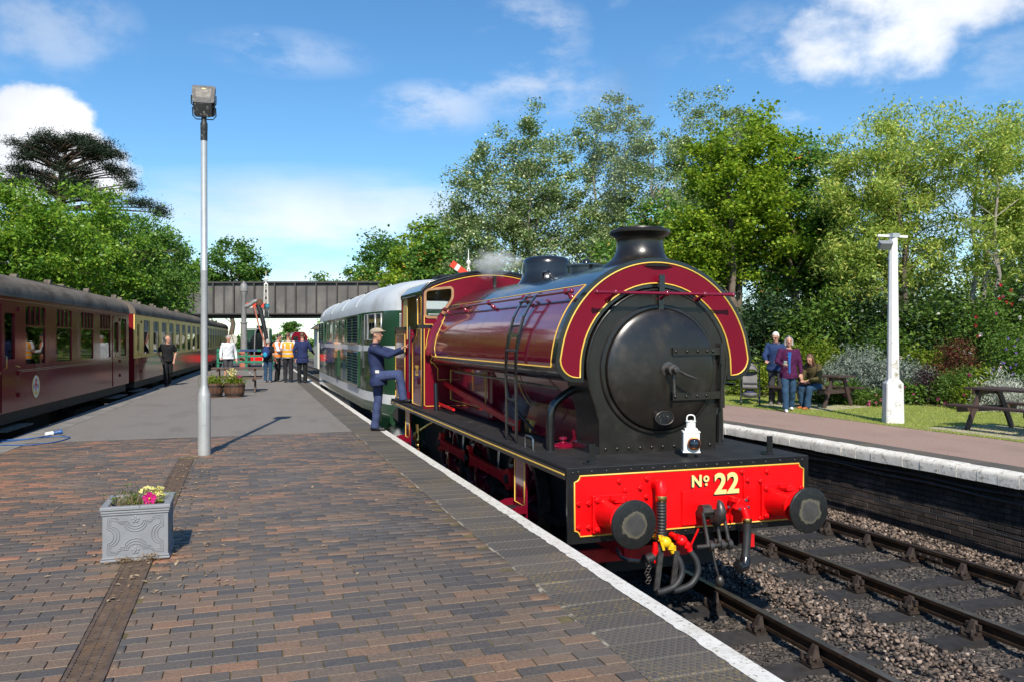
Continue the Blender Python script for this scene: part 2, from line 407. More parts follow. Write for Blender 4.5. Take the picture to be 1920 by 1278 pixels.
while y < AY - .01:
    off = (row % 2) * PL / 2 + random.uniform(-.02, .02); x = -4.6 + off
    while x < 1.86:
        x0, x1 = x - BL / 2, x + BL / 2
        lim0, lim1 = XL(y) + .475, 1.852
        for a, b in ([(x0, x1)] if not (x1 > -.83 and x0 < -.632) else [(x0, min(x1, -.834)), (max(x0, -.628), x1)]) if y < 12.15 else [(x0, x1)]:
            a, b = max(a, lim0), min(b, lim1)
            if b - a > .03: bricks.append(((a + b) / 2, y, random.uniform(-.0035, .0005) + .004 * math.sin(y * 1.7 + a * .8) * math.sin(a * 1.3 - y * .6), (b - a) / BL, random.gauss(0, .006)))
        x += PL
    row += 1; y += PW
def area(bk):
    px, py, d = proj(bk[0], bk[1], 0)
    return -1 if not (-20 < px < 1940 and 640 < py < 1290) else bk[3] / d ** 3
bricks.sort(key=area, reverse=True)
for x, y, z, s, rz in bricks[:300]:
    inst(bm_full, 'brick', plat, (x, y, z), (random.gauss(0, .009), random.gauss(0, .006), rz), (s, 1, 1))
def join_copies(vs, fs, items):
    """many copies of one piece as arrays; items = (x, y, z, sx, rz)"""
    A = np.array(items); n = len(A); V = np.repeat(vs[None], n, 0).astype(float); V[:, :, 0] *= A[:, 3:4]
    c, s_ = np.cos(A[:, 4])[:, None], np.sin(A[:, 4])[:, None]
    X = V[:, :, 0] * c - V[:, :, 1] * s_; Y = V[:, :, 0] * s_ + V[:, :, 1] * c
    V = np.stack([X + A[:, 0:1], Y + A[:, 1:2], V[:, :, 2] + A[:, 2:3]], 2)
    F = np.array(fs); F = (F[None] + (np.arange(n) * len(vs))[:, None, None]).reshape(-1, F.shape[1])
    return V.reshape(-1, 3), F
V, F = join_copies(bvs, bfs, bricks[300:])
np_mesh('brick_paving', V, F, [M_paver], plat, kind='stuff')
# blue-brick edging blocks with a diamond tread, and the white line along the edge
def m_edging():
    m, nt, p = new_mat('blue_brick_edging'); g = nt.nodes.new('ShaderNodeNewGeometry')
    def wave(rot, sc):
        mp = nt.nodes.new('ShaderNodeMapping'); mp.inputs['Rotation'].default_value = (0, 0, rot); nt.links.new(g.outputs['Position'], mp.inputs['Vector'])
        w = nt.nodes.new('ShaderNodeTexWave'); w.inputs['Scale'].default_value = sc; w.inputs['Distortion'].default_value = .4; nt.links.new(mp.outputs[0], w.inputs['Vector']); return w.outputs['Fac']
    dm = nmath(nt, 'MINIMUM', wave(R(32), 9), wave(R(-32), 9))
    f = noise(nt, 90, 5, .6); big = noise(nt, 1.4, 6, .6); lich = noise(nt, 34, 8, .75)
    c = mixrgb(nt, rnd(nt), (.062, .057, .053), (.105, .090, .078))
    c = mixrgb(nt, 1., c, ramp(nt, f, [(.3, (.7, .7, .7)), (.7, (1.3, 1.3, 1.3))]), 'MULTIPLY')
    c = mixrgb(nt, nmath(nt, 'MULTIPLY', smooth(nt, dm, .25, .02), .3), c, (.17, .14, .10))
    c = mixrgb(nt, nmath(nt, 'MULTIPLY', nmath(nt, 'MULTIPLY', smooth(nt, lich, .49, .62), smooth(nt, big, .43, .62)), .7), c, (.26, .185, .05))
    nt.links.new(c, p.inputs['Base Color']); p.inputs['Roughness'].default_value = .72; bump(nt, p, nmath(nt, 'ADD', dm, nmath(nt, 'MULTIPLY', f, .4)), .55, .008); return m
M_edge = m_edging()
M_white = None
def m_whiteline():
    m, nt, p = new_mat('worn_white_paint'); n = noise(nt, 26, 9, .75); n2 = noise(nt, 6, 6, .6); n3 = noise(nt, 120, 3)
    k = nmath(nt, 'MULTIPLY', smooth(nt, n, .53, .64), .85)
    c = mixrgb(nt, k, ramp(nt, n2, [(.3, (.55, .52, .46)), (.7, (.72, .70, .65))]), (.16, .13, .10))
    nt.links.new(c, p.inputs['Base Color']); p.inputs['Roughness'].default_value = .7; bump(nt, p, nmath(nt, 'ADD', n, n3), .5, .006); return m
M_white = m_whiteline()
em, ev, ef = brick_mesh('edging_block', .1, .222, .09, .006, M_edge)
em2 = bpy.data.meshes.new('edging_block'); b = MB()
L0, L1 = -.60, 0.
for v in ev: b.v.append(((v[0] + .05) / .1 * .6 - .6, v[1], v[2]))
em2.from_pydata(b.v, [], ef); em2.materials.append(M_edge)
y = 1.6; k = 0
M_mort = pm('pale_mortar', (.30, .26, .20), .95, var=.4, vs=14, dirt=(.10, .085, .06), dl=.45, dh=.55, ds=9)
while y < 33:
    inst(em2, 'edging_block', plat, (XR(y), y + .115, random.uniform(-.002, .0015)), (0, random.gauss(0, .003), 0)); y += .229
g = MB()
for a in range(1, 33, 4): g.add([(XR(a) - .615, a, -.0065), (XR(a) - .01, a, -.0065), (XR(a + 4) - .01, a + 4, -.0065), (XR(a + 4) - .615, a + 4, -.0065)], [(0, 1, 2, 3)])
g.build('edging_mortar', M_mort, plat)
g = MB(); y = 1.6; rl = random.Random(3); pts = []
while y < 46: pts.append((y, .118 + rl.uniform(-.006, .012))); y += .06 if y < 9 else .25
for (a, wa), (b_, wb) in zip(pts[:-1], pts[1:]):
    g.add([(XR(a) - wa, a, .004), (XR(a) + .002, a, .004), (XR(b_) + .002, b_, .004), (XR(b_) - wb, b_, .004), (XR(a) + .003, a, -.05), (XR(b_) + .003, b_, -.05)], [(0, 1, 2, 3), (1, 4, 5, 2)])
g.build('white_edge_line', M_white, plat)
g = MB()
for a in range(33, 46, 2): g.add([(XR(a) - .615, a, -.002), (XR(a), a, -.002), (XR(a + 2), a + 2, -.002), (XR(a + 2) - .615, a + 2, -.002)], [(0, 1, 2, 3)])
g.build('far_edging', M_edge, plat)
# concrete coping along the carriage side
M_cop = pm('grey_concrete', (.20, .185, .165), .9, var=.25, vs=3, bmp=.5, bs=80, dirt=(.10, .09, .075), ds=2, prand=.15)
cmesh = bpy.data.meshes.new('coping_slab'); b = MB(); b.box(0, -.445, -.10, .46, .445, 0)
cmesh.from_pydata(b.v, [], b.f); cmesh.materials.append(M_cop)
y = -4.
while y < 46:
    a = math.atan(.0605 - .00044 * y); inst(cmesh, 'coping_slab', plat, (XL(y), y, random.uniform(-.004, .002)), (0, 0, -a)); y += .9

# ---- drainage channel of cast gratings
M_iron = pm('rusty_cast_iron', (.13, .09, .066), .7, .35, var=.35, vs=12, bmp=.4, bs=90, dirt=(.15, .09, .05), dl=.5, dh=.7, ds=6)
M_hole = pm('drain_shade', (.012, .011, .012), .95, var=.4, vs=20)  # near-black bed colour stands for the shade inside the grating slots
dr = tag(empty('drainage_channel', (-.731, 7, 0)), 'rusty iron grating channel let into the brick paving under the planter', 'drain')
g = MB(); g.box(-.832, 1.3, -.09, -.630, 12.15, -.055); g.build('channel_bed', M_hole, dr)
gm = MB(); Lg = .497
gm.box(-.098, -Lg / 2, -.018, -.078, Lg / 2, .001); gm.box(.078, -Lg / 2, -.018, .098, Lg / 2, .001)
for x in (-.026, .026): gm.box(x - .006, -Lg / 2 + .001, -.017, x + .006, Lg / 2 - .001, -.001)
for k in range(14):
    y = -Lg / 2 + .004 + k * (Lg - .016) / 13; gm.box(-.0775, y - .002, -.0172, .0775, y + .009, -.0005)
gmesh = bpy.data.meshes.new('grating'); gmesh.from_pydata(gm.v, [], gm.f); gmesh.materials.append(M_iron)
for k in range(21): inst(gmesh, 'grating', dr, (random.uniform(-.002, .002), 1.6 + k * .5 - 7, random.uniform(-.001, .001)))

# ---- far platform
fp = tag(empty('far_platform', (0, 0, 0)), kind='structure')
ys2 = [-2 + .8 * i for i in range(48)]
g = MB()
for a, b_ in zip(ys2[:-1], ys2[1:]):
    g.add([(XP(a) + .16, a, -1.25), (XP(b_) + .16, b_, -1.25), (XP(b_) + .16, b_, -.03), (XP(a) + .16, a, -.03), (12.6, a, -.03), (12.6, b_, -.03)], [(0, 1, 2, 3), (3, 2, 5, 4)])
M_sootmort = pm('sooty_mortar', (.05, .04, .032), .95, var=.5, vs=5)
g.build('platform_core', M_sootmort, fp)
def grass_x(y): return 11.72 + .08 * math.sin(y * .9) - .05 * max(0, y - 12) * .9
g = MB()
for a, b_ in zip(ys2[:-1], ys2[1:]):
    g.add([(XP(a) + .62, a, 0), (grass_x(a) + .1, a, 0), (grass_x(b_) + .1, b_, 0), (XP(b_) + .62, b_, 0)], [(0, 1, 2, 3)])
g.build('tarmac_surface', M_tarm, fp)
M_soot = pm('sooty_brick', (.062, .046, .037), .82, var=.45, vs=7, bmp=.6, bs=60, prand=.5, dirt=(.02, .017, .015), dl=.42, dh=.62, ds=1.3)
wb, wv, wf = brick_mesh('wall_brick', .215, .065, .03, .004, M_soot)
wall = []
for c in range(13):
    z = -1.17 + c * .075; y = 2.0 + (c % 2) * .112
    while y < 16: wall.append((y, z)); y += .225
wall.sort(key=lambda q: -1 if not (900 < proj(XP(q[0]), q[0], q[1])[0] < 1930 and proj(XP(q[0]), q[0], q[1])[2] > 1) else 1 / proj(XP(q[0]), q[0], q[1])[2], reverse=True)
Vs = []
def wmat(y, z):
    a = math.atan((XP(y + .1) - XP(y - .1)) / .2)
    return Matrix.Translation((XP(y) + .135 + random.uniform(-.003, .003), y, z)) @ Matrix.Rotation(-a, 4, 'Z') @ Matrix(((0, 0, -1, 0), (1, 0, 0, 0), (0, 1, 0, 0), (0, 0, 0, 1)))
for i, (y, z) in enumerate(wall):
    M = wmat(y, z)
    if i < 300:
        o = inst(wb, 'wall_brick', fp); o.matrix_local = M
    else: Vs.append([tuple(M @ Vector(q)) for q in wv])
if Vs:
    n = len(Vs); F = np.array(wf); F = (F[None] + (np.arange(n) * len(wv))[:, None, None]).reshape(-1, 4)
    np_mesh('wall_bricks', np.array(Vs).reshape(-1, 3), F, [M_soot], fp, kind='stuff')
# white painted coping bricks and the dark treaded band behind them
def m_copwhite():
    m, nt, p = new_mat('chipped_white_coping'); n = noise(nt, 16, 9, .72); n2 = noise(nt, 4, 6, .6)
    g = nt.nodes.new('ShaderNodeNewGeometry'); sep = nt.nodes.new('ShaderNodeSeparateXYZ'); nt.links.new(g.outputs['Normal'], sep.inputs[0])
    k = nmath(nt, 'MULTIPLY', smooth(nt, n, .51, .64), .8)
    c = mixrgb(nt, k, ramp(nt, n2, [(.3, (.60, .56, .49)), (.7, (.80, .77, .70))]), (.22, .19, .15))
    nt.links.new(c, p.inputs['Base Color']); p.inputs['Roughness'].default_value = .8; bump(nt, p, n, .7, .012); return m
M_cw = m_copwhite()
cb = MB(); cb.plate([(0, -.165), (0, -.06), (.006, -.035), (.022, -.012), (.05, 0), (.245, 0), (.245, -.165)], [], lambda x, z, d: (x, -.145 + d, z), .29)
cbm = cb.build('coping_block', M_cw, None, smooth=40); cmesh2 = cbm.data; bpy.data.objects.remove(cbm)
bb = MB(); bb.box(0, -.146, -.1, .375, .146, 0); bo = bb.build('tread_block', M_edge, None); bmesh_t = bo.data; bpy.data.objects.remove(bo)
y = 2.0
while y < 30:
    a = math.atan((XP(y + .1) - XP(y - .1)) / .2)
    inst(cmesh2, 'coping_block', fp, (XP(y) + random.uniform(-.006, .006), y, random.uniform(-.004, .004)), (random.gauss(0, .008), random.gauss(0, .008), -a))
    inst(bmesh_t, 'tread_block', fp, (XP(y) + .25, y, random.uniform(-.003, .0)), (0, 0, -a)); y += .297
# cables slung along the far wall
M_cable = pm('black_rubber', (.02, .02, .021), .5, var=.3)
for k, (z0, amp, ph) in enumerate(((-.24, .03, 0.), (-.30, .05, 1.2), (-.72, .06, 2.))):
    g = MB(); pts = []
    for i in range(60):
        y = 3 + i * .22; pts.append((XP(y) + .085 - .012 * k % .03, y, z0 - amp * abs(math.sin((y + ph) * .55)) + .015 * math.sin(y * 3 + ph)))
    g.tube(pts, .016 if k < 2 else .013, 6)
    tag(g.build('cable', M_cable, None, smooth=50), ['thick black cable just under the white platform coping', 'sagging black cable hung below the upper cable', 'thin black cable low down along the sooty wall'][k], 'cable')

# ---- lawn
def m_lawn():
    m, nt, p = new_mat('mown_grass'); f = noise(nt, 60, 5, .7); b = noise(nt, 1.1, 6); st = noise(nt, 5, 7, .6)
    c = ramp(nt, f, [(.3, (.17, .22, .032)), (.55, (.28, .33, .055)), (.75, (.40, .39, .11))])
    c = mixrgb(nt, nmath(nt, 'MULTIPLY', smooth(nt, st, .48, .7), .5), c, (.27, .24, .09))
    nt.links.new(c, p.inputs['Base Color']); p.inputs['Roughness'].default_value = .95; bump(nt, p, f, 1., .03); return m
M_lawn = m_lawn()
g = MB(); yy = [-10 + 2. * i for i in range(20)] + [32 + 10 * i for i in range(8)]
for a, b_ in zip(yy[:-1], yy[1:]):
    g.add([(grass_x(a), a, .006), (70, a, .006), (70, b_, .006), (grass_x(b_), b_, .006)], [(0, 1, 2, 3)])
tag(g.build('lawn', M_lawn), kind='structure')
# bank on the carriage side
g = MB()
for a in range(-20, 120, 10):
    g.add([(-7.2 + .03 * a, a, -1.2), (-10.5 + .03 * a, a, 1.2), (-80, a, 1.6), (-80, a + 10, 1.6), (-10.5 + .03 * (a + 10), a + 10, 1.2), (-7.2 + .03 * (a + 10), a + 10, -1.2)], [(0, 1, 4, 5), (1, 2, 3, 4)])
tag(g.build('grassy_bank', m_ground()), kind='structure')
# grass blades
n = 52000
bx = rng.uniform(11.6, 17.5, n * 2); by = rng.uniform(7.5, 24, n * 2)
lim = np.array([grass_x(y) for y in by]); keep = (bx > lim - rng.exponential(.035, n * 2))
pxs = 960 + 1503 * (bx * math.cos(R(18.6)) - by * math.sin(R(18.6))) / (bx * math.sin(R(18.6)) + by * math.cos(R(18.6)))
keep &= (pxs < 2050) & (pxs > 1250); bx, by = bx[keep][:n], by[keep][:n]; n = len(bx)
hh = rng.uniform(.018, .05, n); an = rng.uniform(0, 2 * pi, n); w = rng.uniform(.004, .008, n); ln = rng.normal(0, .018, (n, 2))
V = np.zeros((n, 3, 3)); V[:, 0] = np.stack([bx - np.cos(an) * w, by - np.sin(an) * w, np.zeros(n)], 1); V[:, 1] = np.stack([bx + np.cos(an) * w, by + np.sin(an) * w, np.zeros(n)], 1)
V[:, 2] = np.stack([bx + ln[:, 0], by + ln[:, 1], hh], 1)
def m_leaf(name, stops, trans=.35, rough=.5, gloss=.25):
    """leaf: colour varies from leaf to leaf, some light passes through"""
    if name in MATS: return MATS[name]
    m = bpy.data.materials.new(name); m.use_nodes = True; nt = m.node_tree
    for q in list(nt.nodes): nt.nodes.remove(q)
    o = nt.nodes.new('ShaderNodeOutputMaterial'); d = nt.nodes.new('ShaderNodeBsdfPrincipled'); t = nt.nodes.new('ShaderNodeBsdfTranslucent'); mx = nt.nodes.new('ShaderNodeMixShader')
    g = nt.nodes.new('ShaderNodeNewGeometry')
    c = ramp(nt, g.outputs['Random Per Island'], stops)
    nt.links.new(c, d.inputs['Base Color']); d.inputs['Roughness'].default_value = rough; d.inputs['Specular IOR Level'].default_value = gloss
    hs = nt.nodes.new('ShaderNodeHueSaturation'); hs.inputs['Hue'].default_value = .485; hs.inputs['Value'].default_value = 1.25; nt.links.new(c, hs.inputs['Color']); nt.links.new(hs.outputs[0], t.inputs['Color'])
    mx.inputs[0].default_value = trans; nt.links.new(d.outputs[0], mx.inputs[1]); nt.links.new(t.outputs[0], mx.inputs[2]); nt.links.new(mx.outputs[0], o.inputs['Surface'])
    MATS[name] = m; return m
M_blade = m_leaf('grass_blade', [(0, (.18, .25, .035)), (.5, (.31, .37, .06)), (.85, (.42, .42, .11)), (1, (.5, .45, .18))], .3, .6)
gb = np_mesh('grass', V.reshape(-1, 3), np.arange(3 * n).reshape(-1, 3), [M_blade])
tag(gb, 'short sunlit grass beside the brown platform surface', 'grass', kind='stuff')

# ---- railway tracks
M_railm = pm('rusty_rail', (.052, .034, .024), .5, .55, var=.45, vs=5, bmp=.3, bs=60, dirt=(.15, .066, .024), dl=.56, dh=.7, ds=8)
M_railtop = pm('worn_rail_head', (.23, .18, .15), .34, .85, var=.3, vs=6, dirt=(.15, .09, .06), ds=4)
M_chair = pm('rusty_chair', (.045, .032, .026), .75, .3, var=.45, vs=10, bmp=.5, bs=60, dirt=(.10, .058, .032), dl=.55, dh=.75, ds=7)
M_sleep = pm('tarred_timber', (.028, .025, .024), .8, var=.4, vs=8, bmp=.5, bs=40, prand=.3)
chb = MB()
chb.cbox((0, 0, -.172), (.34, .18, .03)); chb.cbox((.0, 0, -.14), (.2, .15, .03))
for sx in (-1, 1):
    for dy in (0.,):
        chb.add([(sx * .042, dy - .06, -.14), (sx * .042, dy + .06, -.14), (sx * .135, dy + .045, -.14), (sx * .135, dy - .045, -.14), (sx * .048, dy - .035, -.025), (sx * .048, dy + .035, -.025), (sx * .075, dy + .028, -.03), (sx * .075, dy - .028, -.03)],
                [(0, 1, 5, 4), (1, 2, 6, 5), (2, 3, 7, 6), (3, 0, 4, 7), (4, 5, 6, 7)])
    chb.lathe([(.02, 0), (.02, .05), (.012, .06)], 6, (sx * .16, .06, -.15)); chb.lathe([(.02, 0), (.02, .05), (.012, .06)], 6, (sx * .16, -.06, -.15))
chb.cbox((.062, 0, -.08), (.04, .17, .05))
co = chb.build('rail_chair', M_chair, None, smooth=30); chmesh = co.data; bpy.data.objects.remove(co)
so = MB().box(-1.3, -.125, -.31, 1.3, .125, -.188).build('sleeper', M_sleep, None); slmesh = so.data; bpy.data.objects.remove(so)
RP = [(-.035, 0), (.035, 0), (.036, -.03), (.03, -.045), (.010, -.055), (.010, -.105), (.028, -.115), (.03, -.142), (-.03, -.142), (-.028, -.115), (-.010, -.105), (-.010, -.055), (-.03, -.045), (-.036, -.03)]
def track(cx, y0, y1, det, step=1.0):
    t = tag(empty('railway_track', (0, 0, RAIL)), kind='structure')
    for s_ in (-1, 1):
        g = MB(); N = int((y1 - y0) / step) + 1; v = []
        for i in range(N):
            y = y0 + i * step
            v += [(cx(y) + s_ * .7525 + a, y, RAIL + b) for a, b in RP]
        k = len(RP); f = []; mi = []
        for i in range(N - 1):
            for j in range(k): f.append((i * k + j, i * k + (j + 1) % k, (i + 1) * k + (j + 1) % k, (i + 1) * k + j)); mi.append(1 if j == 0 else 0)
        g.add(v, f); g.m = mi; g.build('rail', None, t, mats=[M_railm, M_railtop])
    y = y0 + .2; k = 0
    while y < det:
        a = math.atan((cx(y + .2) - cx(y - .2)) / .4)
        inst(slmesh, 'sleeper', t, (cx(y) + random.gauss(0, .012), y, random.uniform(-.012, .004)), (0, 0, -a + random.gauss(0, .008)))
        for s_ in (-1, 1): inst(chmesh, 'rail_chair', t, (cx(y) + s_ * .7525, y, 0), (0, 0, -a + (0 if s_ > 0 else pi)), (.85, .9, 1))
        y += .74 + random.uniform(-.025, .025); k += 1
    return t
XA = lambda y: 3.91 + max(0, y - 31) * .004
XB = lambda y: XP(y) - 1.66
XC = lambda y: XL(y) - 1.5
track(XA, -2, 120, 9, 2); track(XB, -2, 120, 16); track(XC, -6, 110, 12, 2)
# fishplates on the far track's joint
for s_ in (-1, 1):
    g = MB(); y = 7.7; x = XB(y) + s_ * .7525
    for q in (-1, 1):
        g.cbox((x + q * .022, y, RAIL - .082), (.02, .5, .05))
        for k in range(4): g.lathe([(.018, 0), (.018, .022), (.01, .028)], 6, (x + q * .03, y - .18 + .12 * k, RAIL - .082), (q, 0, 0))
    o = g.build('fishplate', M_chair, None); o.parent = bpy.data.objects['railway_track.001']; o.location = (0, 0, -RAIL)

# ---- ballast stones
def icos():
    b = bmesh.new(); bmesh.ops.create_icosphere(b, subdivisions=1, radius=1); v = np.array([tuple(q.co) for q in b.verts]); f = np.array([[q.index for q in p.verts] for p in b.faces]); b.free(); return v, f
iv = np.array([(x, y, z) for z in (-1, 1) for y in (-1, 1) for x in (-1, 1)], float) * .72
jf = np.array([(0, 2, 3), (0, 3, 1), (4, 5, 7), (4, 7, 6), (0, 1, 5), (0, 5, 4), (2, 6, 7), (2, 7, 3), (0, 4, 6), (0, 6, 2), (1, 3, 7), (1, 7, 5)])
def rocks(name, X, Y, Z, S, mat, seed, label):
    r = np.random.default_rng(seed); n = len(X)
    base = np.stack([iv + r.uniform(-.45, .45, iv.shape) for _ in range(32)])
    V = base[r.integers(0, 32, n)] * (S * 1.)[:, None, None] * np.stack([r.uniform(.7, 1.25, n), r.uniform(.7, 1.25, n), r.uniform(.4, .85, n)], 1)[:, None, :]
    a = r.uniform(0, 2 * pi, n); b = r.normal(0, .6, n); c, s_ = np.cos(a)[:, None], np.sin(a)[:, None]
    x, y, z = V[..., 0], V[..., 1], V[..., 2]; cb_, sb = np.cos(b)[:, None], np.sin(b)[:, None]
    y, z = y * cb_ - z * sb, y * sb + z * cb_; x, y = x * c - y * s_, x * s_ + y * c
    V = np.stack([x + X[:, None], y + Y[:, None], z + Z[:, None]], 2)
    F = (jf[None] + (np.arange(n) * len(iv))[:, None, None]).reshape(-1, 3)
    return tag(np_mesh(name, V.reshape(-1, 3), F, [mat]), label, 'stones', kind='stuff')
def m_stone(name, stops):
    m, nt, p = new_mat(name); g = nt.nodes.new('ShaderNodeNewGeometry'); c = ramp(nt, g.outputs['Random Per Island'], stops)
    c = mixrgb(nt, 1., c, ramp(nt, noise(nt, 60, 4), [(.3, (.75, .75, .75)), (.7, (1.2, 1.2, 1.2))]), 'MULTIPLY')
    nt.links.new(c, p.inputs['Base Color']); p.inputs['Roughness'].default_value = .85; return m
N0 = 60000
bx = rng.uniform(1.6, 8.95, N0); by = rng.uniform(1.2, 13.5, N0)
pr = rng.uniform(0, 1, N0) < np.clip(1.25 - (by - 4) * .075, .25, 1)
px = 960 + 1503 * (bx * math.cos(R(18.6)) - by * math.sin(R(18.6))) / np.maximum(.5, bx * math.sin(R(18.6)) + by * math.cos(R(18.6)))
pr &= (px < 2100); bx, by = bx[pr], by[pr]
xb = np.array([XB(y) for y in by])
inA = np.abs(bx - 3.91) < 1.42; inB = np.abs(bx - xb) < 1.34
ed = rng.normal(0, .16, len(bx))
pale = ((bx + ed > 5.28) & (bx + ed < xb - 1.28)) | (bx + ed > xb + 1.0)
mound = .03 * np.exp(-((bx - 5.55) / .35) ** 2) + .06 * np.clip(bx - xb - 1.0, 0, 1) - .03 * (inA | inB)
# sleepers stay mostly clear of stones
sy = []
for nm in ('railway_track', 'railway_track.001'):
    for o in bpy.data.objects[nm].children:
        if o.name.startswith('sleeper'): sy.append((o.location.x, o.location.y))
on = np.zeros(len(bx), bool)
for x, y in sy: on |= (np.abs(bx - x) < 1.32) & (np.abs(by - y) < .135)
kp = ~on | (rng.uniform(0, 1, len(bx)) < .06)
bx, by, pale, mound, on = bx[kp], by[kp], pale[kp], mound[kp], on[kp]
S = rng.uniform(.011, .026, len(bx)) * (1 + np.clip(by - 6, 0, 6) * .05); Z = -1.135 + mound + rng.uniform(-.012, .018, len(bx)) + on * .02
rocks('ballast_stones', bx[pale], by[pale], Z[pale], S[pale], m_stone('pale_ballast', [(0, (.045, .034, .027)), (.35, (.11, .08, .062)), (.65, (.18, .13, .098)), (.9, (.26, .19, .145)), (1, (.40, .32, .26))]), 1, 'pale brown ballast stones between the two tracks')
rocks('ballast_stones', bx[~pale], by[~pale], Z[~pale], S[~pale], m_stone('oily_ballast', [(0, (.022, .019, .018)), (.5, (.055, .047, .042)), (.9, (.10, .083, .072)), (1, (.19, .15, .12))]), 2, 'dark oil-stained ballast stones between the sleepers')
# ================================================================ the saddle tank engine
CX, FZ = 3.91, .527
M_crim = pm('crimson_paint', (.17, .003, .020), .16, var=.1, vs=3, coat=.7, bmp=.03, bs=14, dirt=(.10, .006, .014), dl=.52, dh=.8, ds=2.2, dstretch=(1, 3, .5))
M_crimF = pm('crimson_paint_matt', (.155, .001, .013), .4, var=.08, vs=3, spec=.25)
M_red = pm('vermilion_paint', (.74, .002, .004), .4, var=.05, vs=5, coat=.08, spec=.3, dirt=(.25, .012, .01), dl=.66, dh=.85, ds=7)
M_redD = pm('red_rod_paint', (.58, .008, .012), .4, var=.2, vs=7)
M_blk = pm('gloss_black', (.012, .012, .013), .22, var=.25, vs=5, coat=.4)
M_blkm = pm('matt_black', (.013, .010, .0075), .30, var=.3, vs=7, bmp=.03, bs=140, spec=.6, dirt=(.024, .018, .012), dl=.52, dh=.75, ds=2.4)
M_foot = pm('footplate_black', (.022, .0205, .02), .55, var=.3, vs=4, bmp=.15, bs=120, spec=.35, dirt=(.055, .05, .046), dl=.58, dh=.78, ds=3)
M_gold = pm('gold_lining', (.80, .50, .08), .42, var=.05)
M_cream = pm('cream_lettering', (.82, .68, .25), .45, var=.04)
M_steel = pm('bright_steel', (.42, .41, .40), .3, 1., var=.2, vs=12)
M_oilst = pm('oily_steel', (.10, .088, .08), .42, .75, var=.4, vs=14, bmp=.1, bs=60)
M_rubber = pm('grey_rubber_hose', (.018, .018, .019), .55, var=.3, vs=10)
M_brass = pm('brass', (.55, .36, .12), .32, 1., var=.25, vs=12)
M_copper = pm('copper_pipe', (.45, .16, .06), .4, .9, var=.35, vs=9)
M_creamp = pm('cream_paint', (.62, .43, .13), .5, var=.08)
M_under = pm('underframe_black', (.012, .011, .011), .6, var=.4, vs=6)
M_yel = pm('yellow_paint', (.80, .48, .008), .4, var=.08, coat=.2)
def m_buffer():
    m, nt, p = new_mat('buffer_face'); t = nt.nodes.new('ShaderNodeTexCoord')
    v = nt.nodes.new('ShaderNodeVectorMath'); v.operation = 'MULTIPLY'; v.inputs[1].default_value = (1, 0, 1); nt.links.new(t.outputs['Object'], v.inputs[0])
    l = nt.nodes.new('ShaderNodeVectorMath'); l.operation = 'LENGTH'; nt.links.new(v.outputs[0], l.inputs[0])
    k = smooth(nt, nmath(nt, 'ADD', l.outputs['Value'], nmath(nt, 'MULTIPLY', noise(nt, 14, 6, .6), .09)), .165, .150)
    rim = nmath(nt, 'MULTIPLY', k, smooth(nt, nmath(nt, 'ADD', l.outputs['Value'], nmath(nt, 'MULTIPLY', noise(nt, 14, 6, .6), .09)), .125, .15))
    c = mixrgb(nt, k, ramp(nt, noise(nt, 30, 5), [(.3, (.008, .008, .008)), (.7, (.018, .0175, .017))]), ramp(nt, noise(nt, 9, 6), [(.3, (.028, .027, .025)), (.7, (.058, .054, .05))]))
    c = mixrgb(nt, nmath(nt, 'MULTIPLY', rim, .45), c, (.16, .135, .075))
    nt.links.new(c, p.inputs['Base Color']); nt.links.new(nmath(nt, 'ADD', nmath(nt, 'MULTIPLY', k, .3), .38), p.inputs['Roughness']); bump(nt, p, noise(nt, 40, 6), .3, .004); return m
M_buff = m_buffer()
loco = tag(empty('saddle_tank_engine', (CX, 10.5, RAIL)), 'crimson saddle tank steam engine numbered 22 with a red buffer beam', 'steam engine')
F3 = lambda y0: (lambda x, z, d: (x, y0 + d, z))            # plates that face the camera end: outline in x, z
def arc(cx, cz, r, a0, a1, n): return [(cx + r * math.cos(a0 + (a1 - a0) * i / n), cz + r * math.sin(a0 + (a1 - a0) * i / n)) for i in range(n + 1)]
LR = .0062
def lining(parent, pts, r=LR, closed=False, name='gold_lining'):
    return MB().tube(pts, r, 6, mi=0, closed=closed).build(name, M_gold, parent, smooth=60)
# footplate and valances
fpz = MB().box(CX - 1.25, 6.402, FZ - .03, CX + 1.25, 15.05, FZ).build('footplate', M_foot, loco, bevel=.004)
for s in (-1, 1):
    va = MB().box(CX + s * 1.25 - .012, 6.43, FZ - .105, CX + s * 1.25 + .012, 15.04, FZ - .0305).build('valance', M_blk, loco)
    lining(va, [(CX + s * 1.264, 6.45, FZ - .062), (CX + s * 1.264, 15.0, FZ - .062)], .0075)
# buffer beam
bb_ = MB().box(CX - 1.253, 6.40, -.135, CX + 1.253, 6.43, FZ - .004).build('buffer_beam', M_blk, loco, bevel=.004)
x0, x1, z0, z1 = CX - 1.188, CX + 1.188, -.070, .455; q = .05
def notched(x0, x1, z0, z1, q, n=5):
    o = []
    for cx_, cz_, a in ((x0, z0, 90), (x1, z0, 180), (x1, z1, 270), (x0, z1, 360)):
        o += [(cx_ + q * math.cos(R(a - 90 * i / n)), cz_ + q * math.sin(R(a - 90 * i / n))) for i in range(n + 1)]
    return o
o_ = notched(x0, x1, z0, z1, q)
MB().plate(o_, [], F3(6.394), .006).build('red_panel', M_red, bb_)
lining(bb_, [(x, 6.392, z) for x, z in o_], .0075, True)
rb = MB()
rb.rivets([(CX + x, 6.40, .488 + random.uniform(-.003, .003)) for x in [-1.2, -1.15, -1.02, -.88, -.77, -.64, -.53, -.42, -.31, -.20, -.09, .02, .13, .24, .36, .50, .63, .77, .93, 1.1, 1.18]], .015)
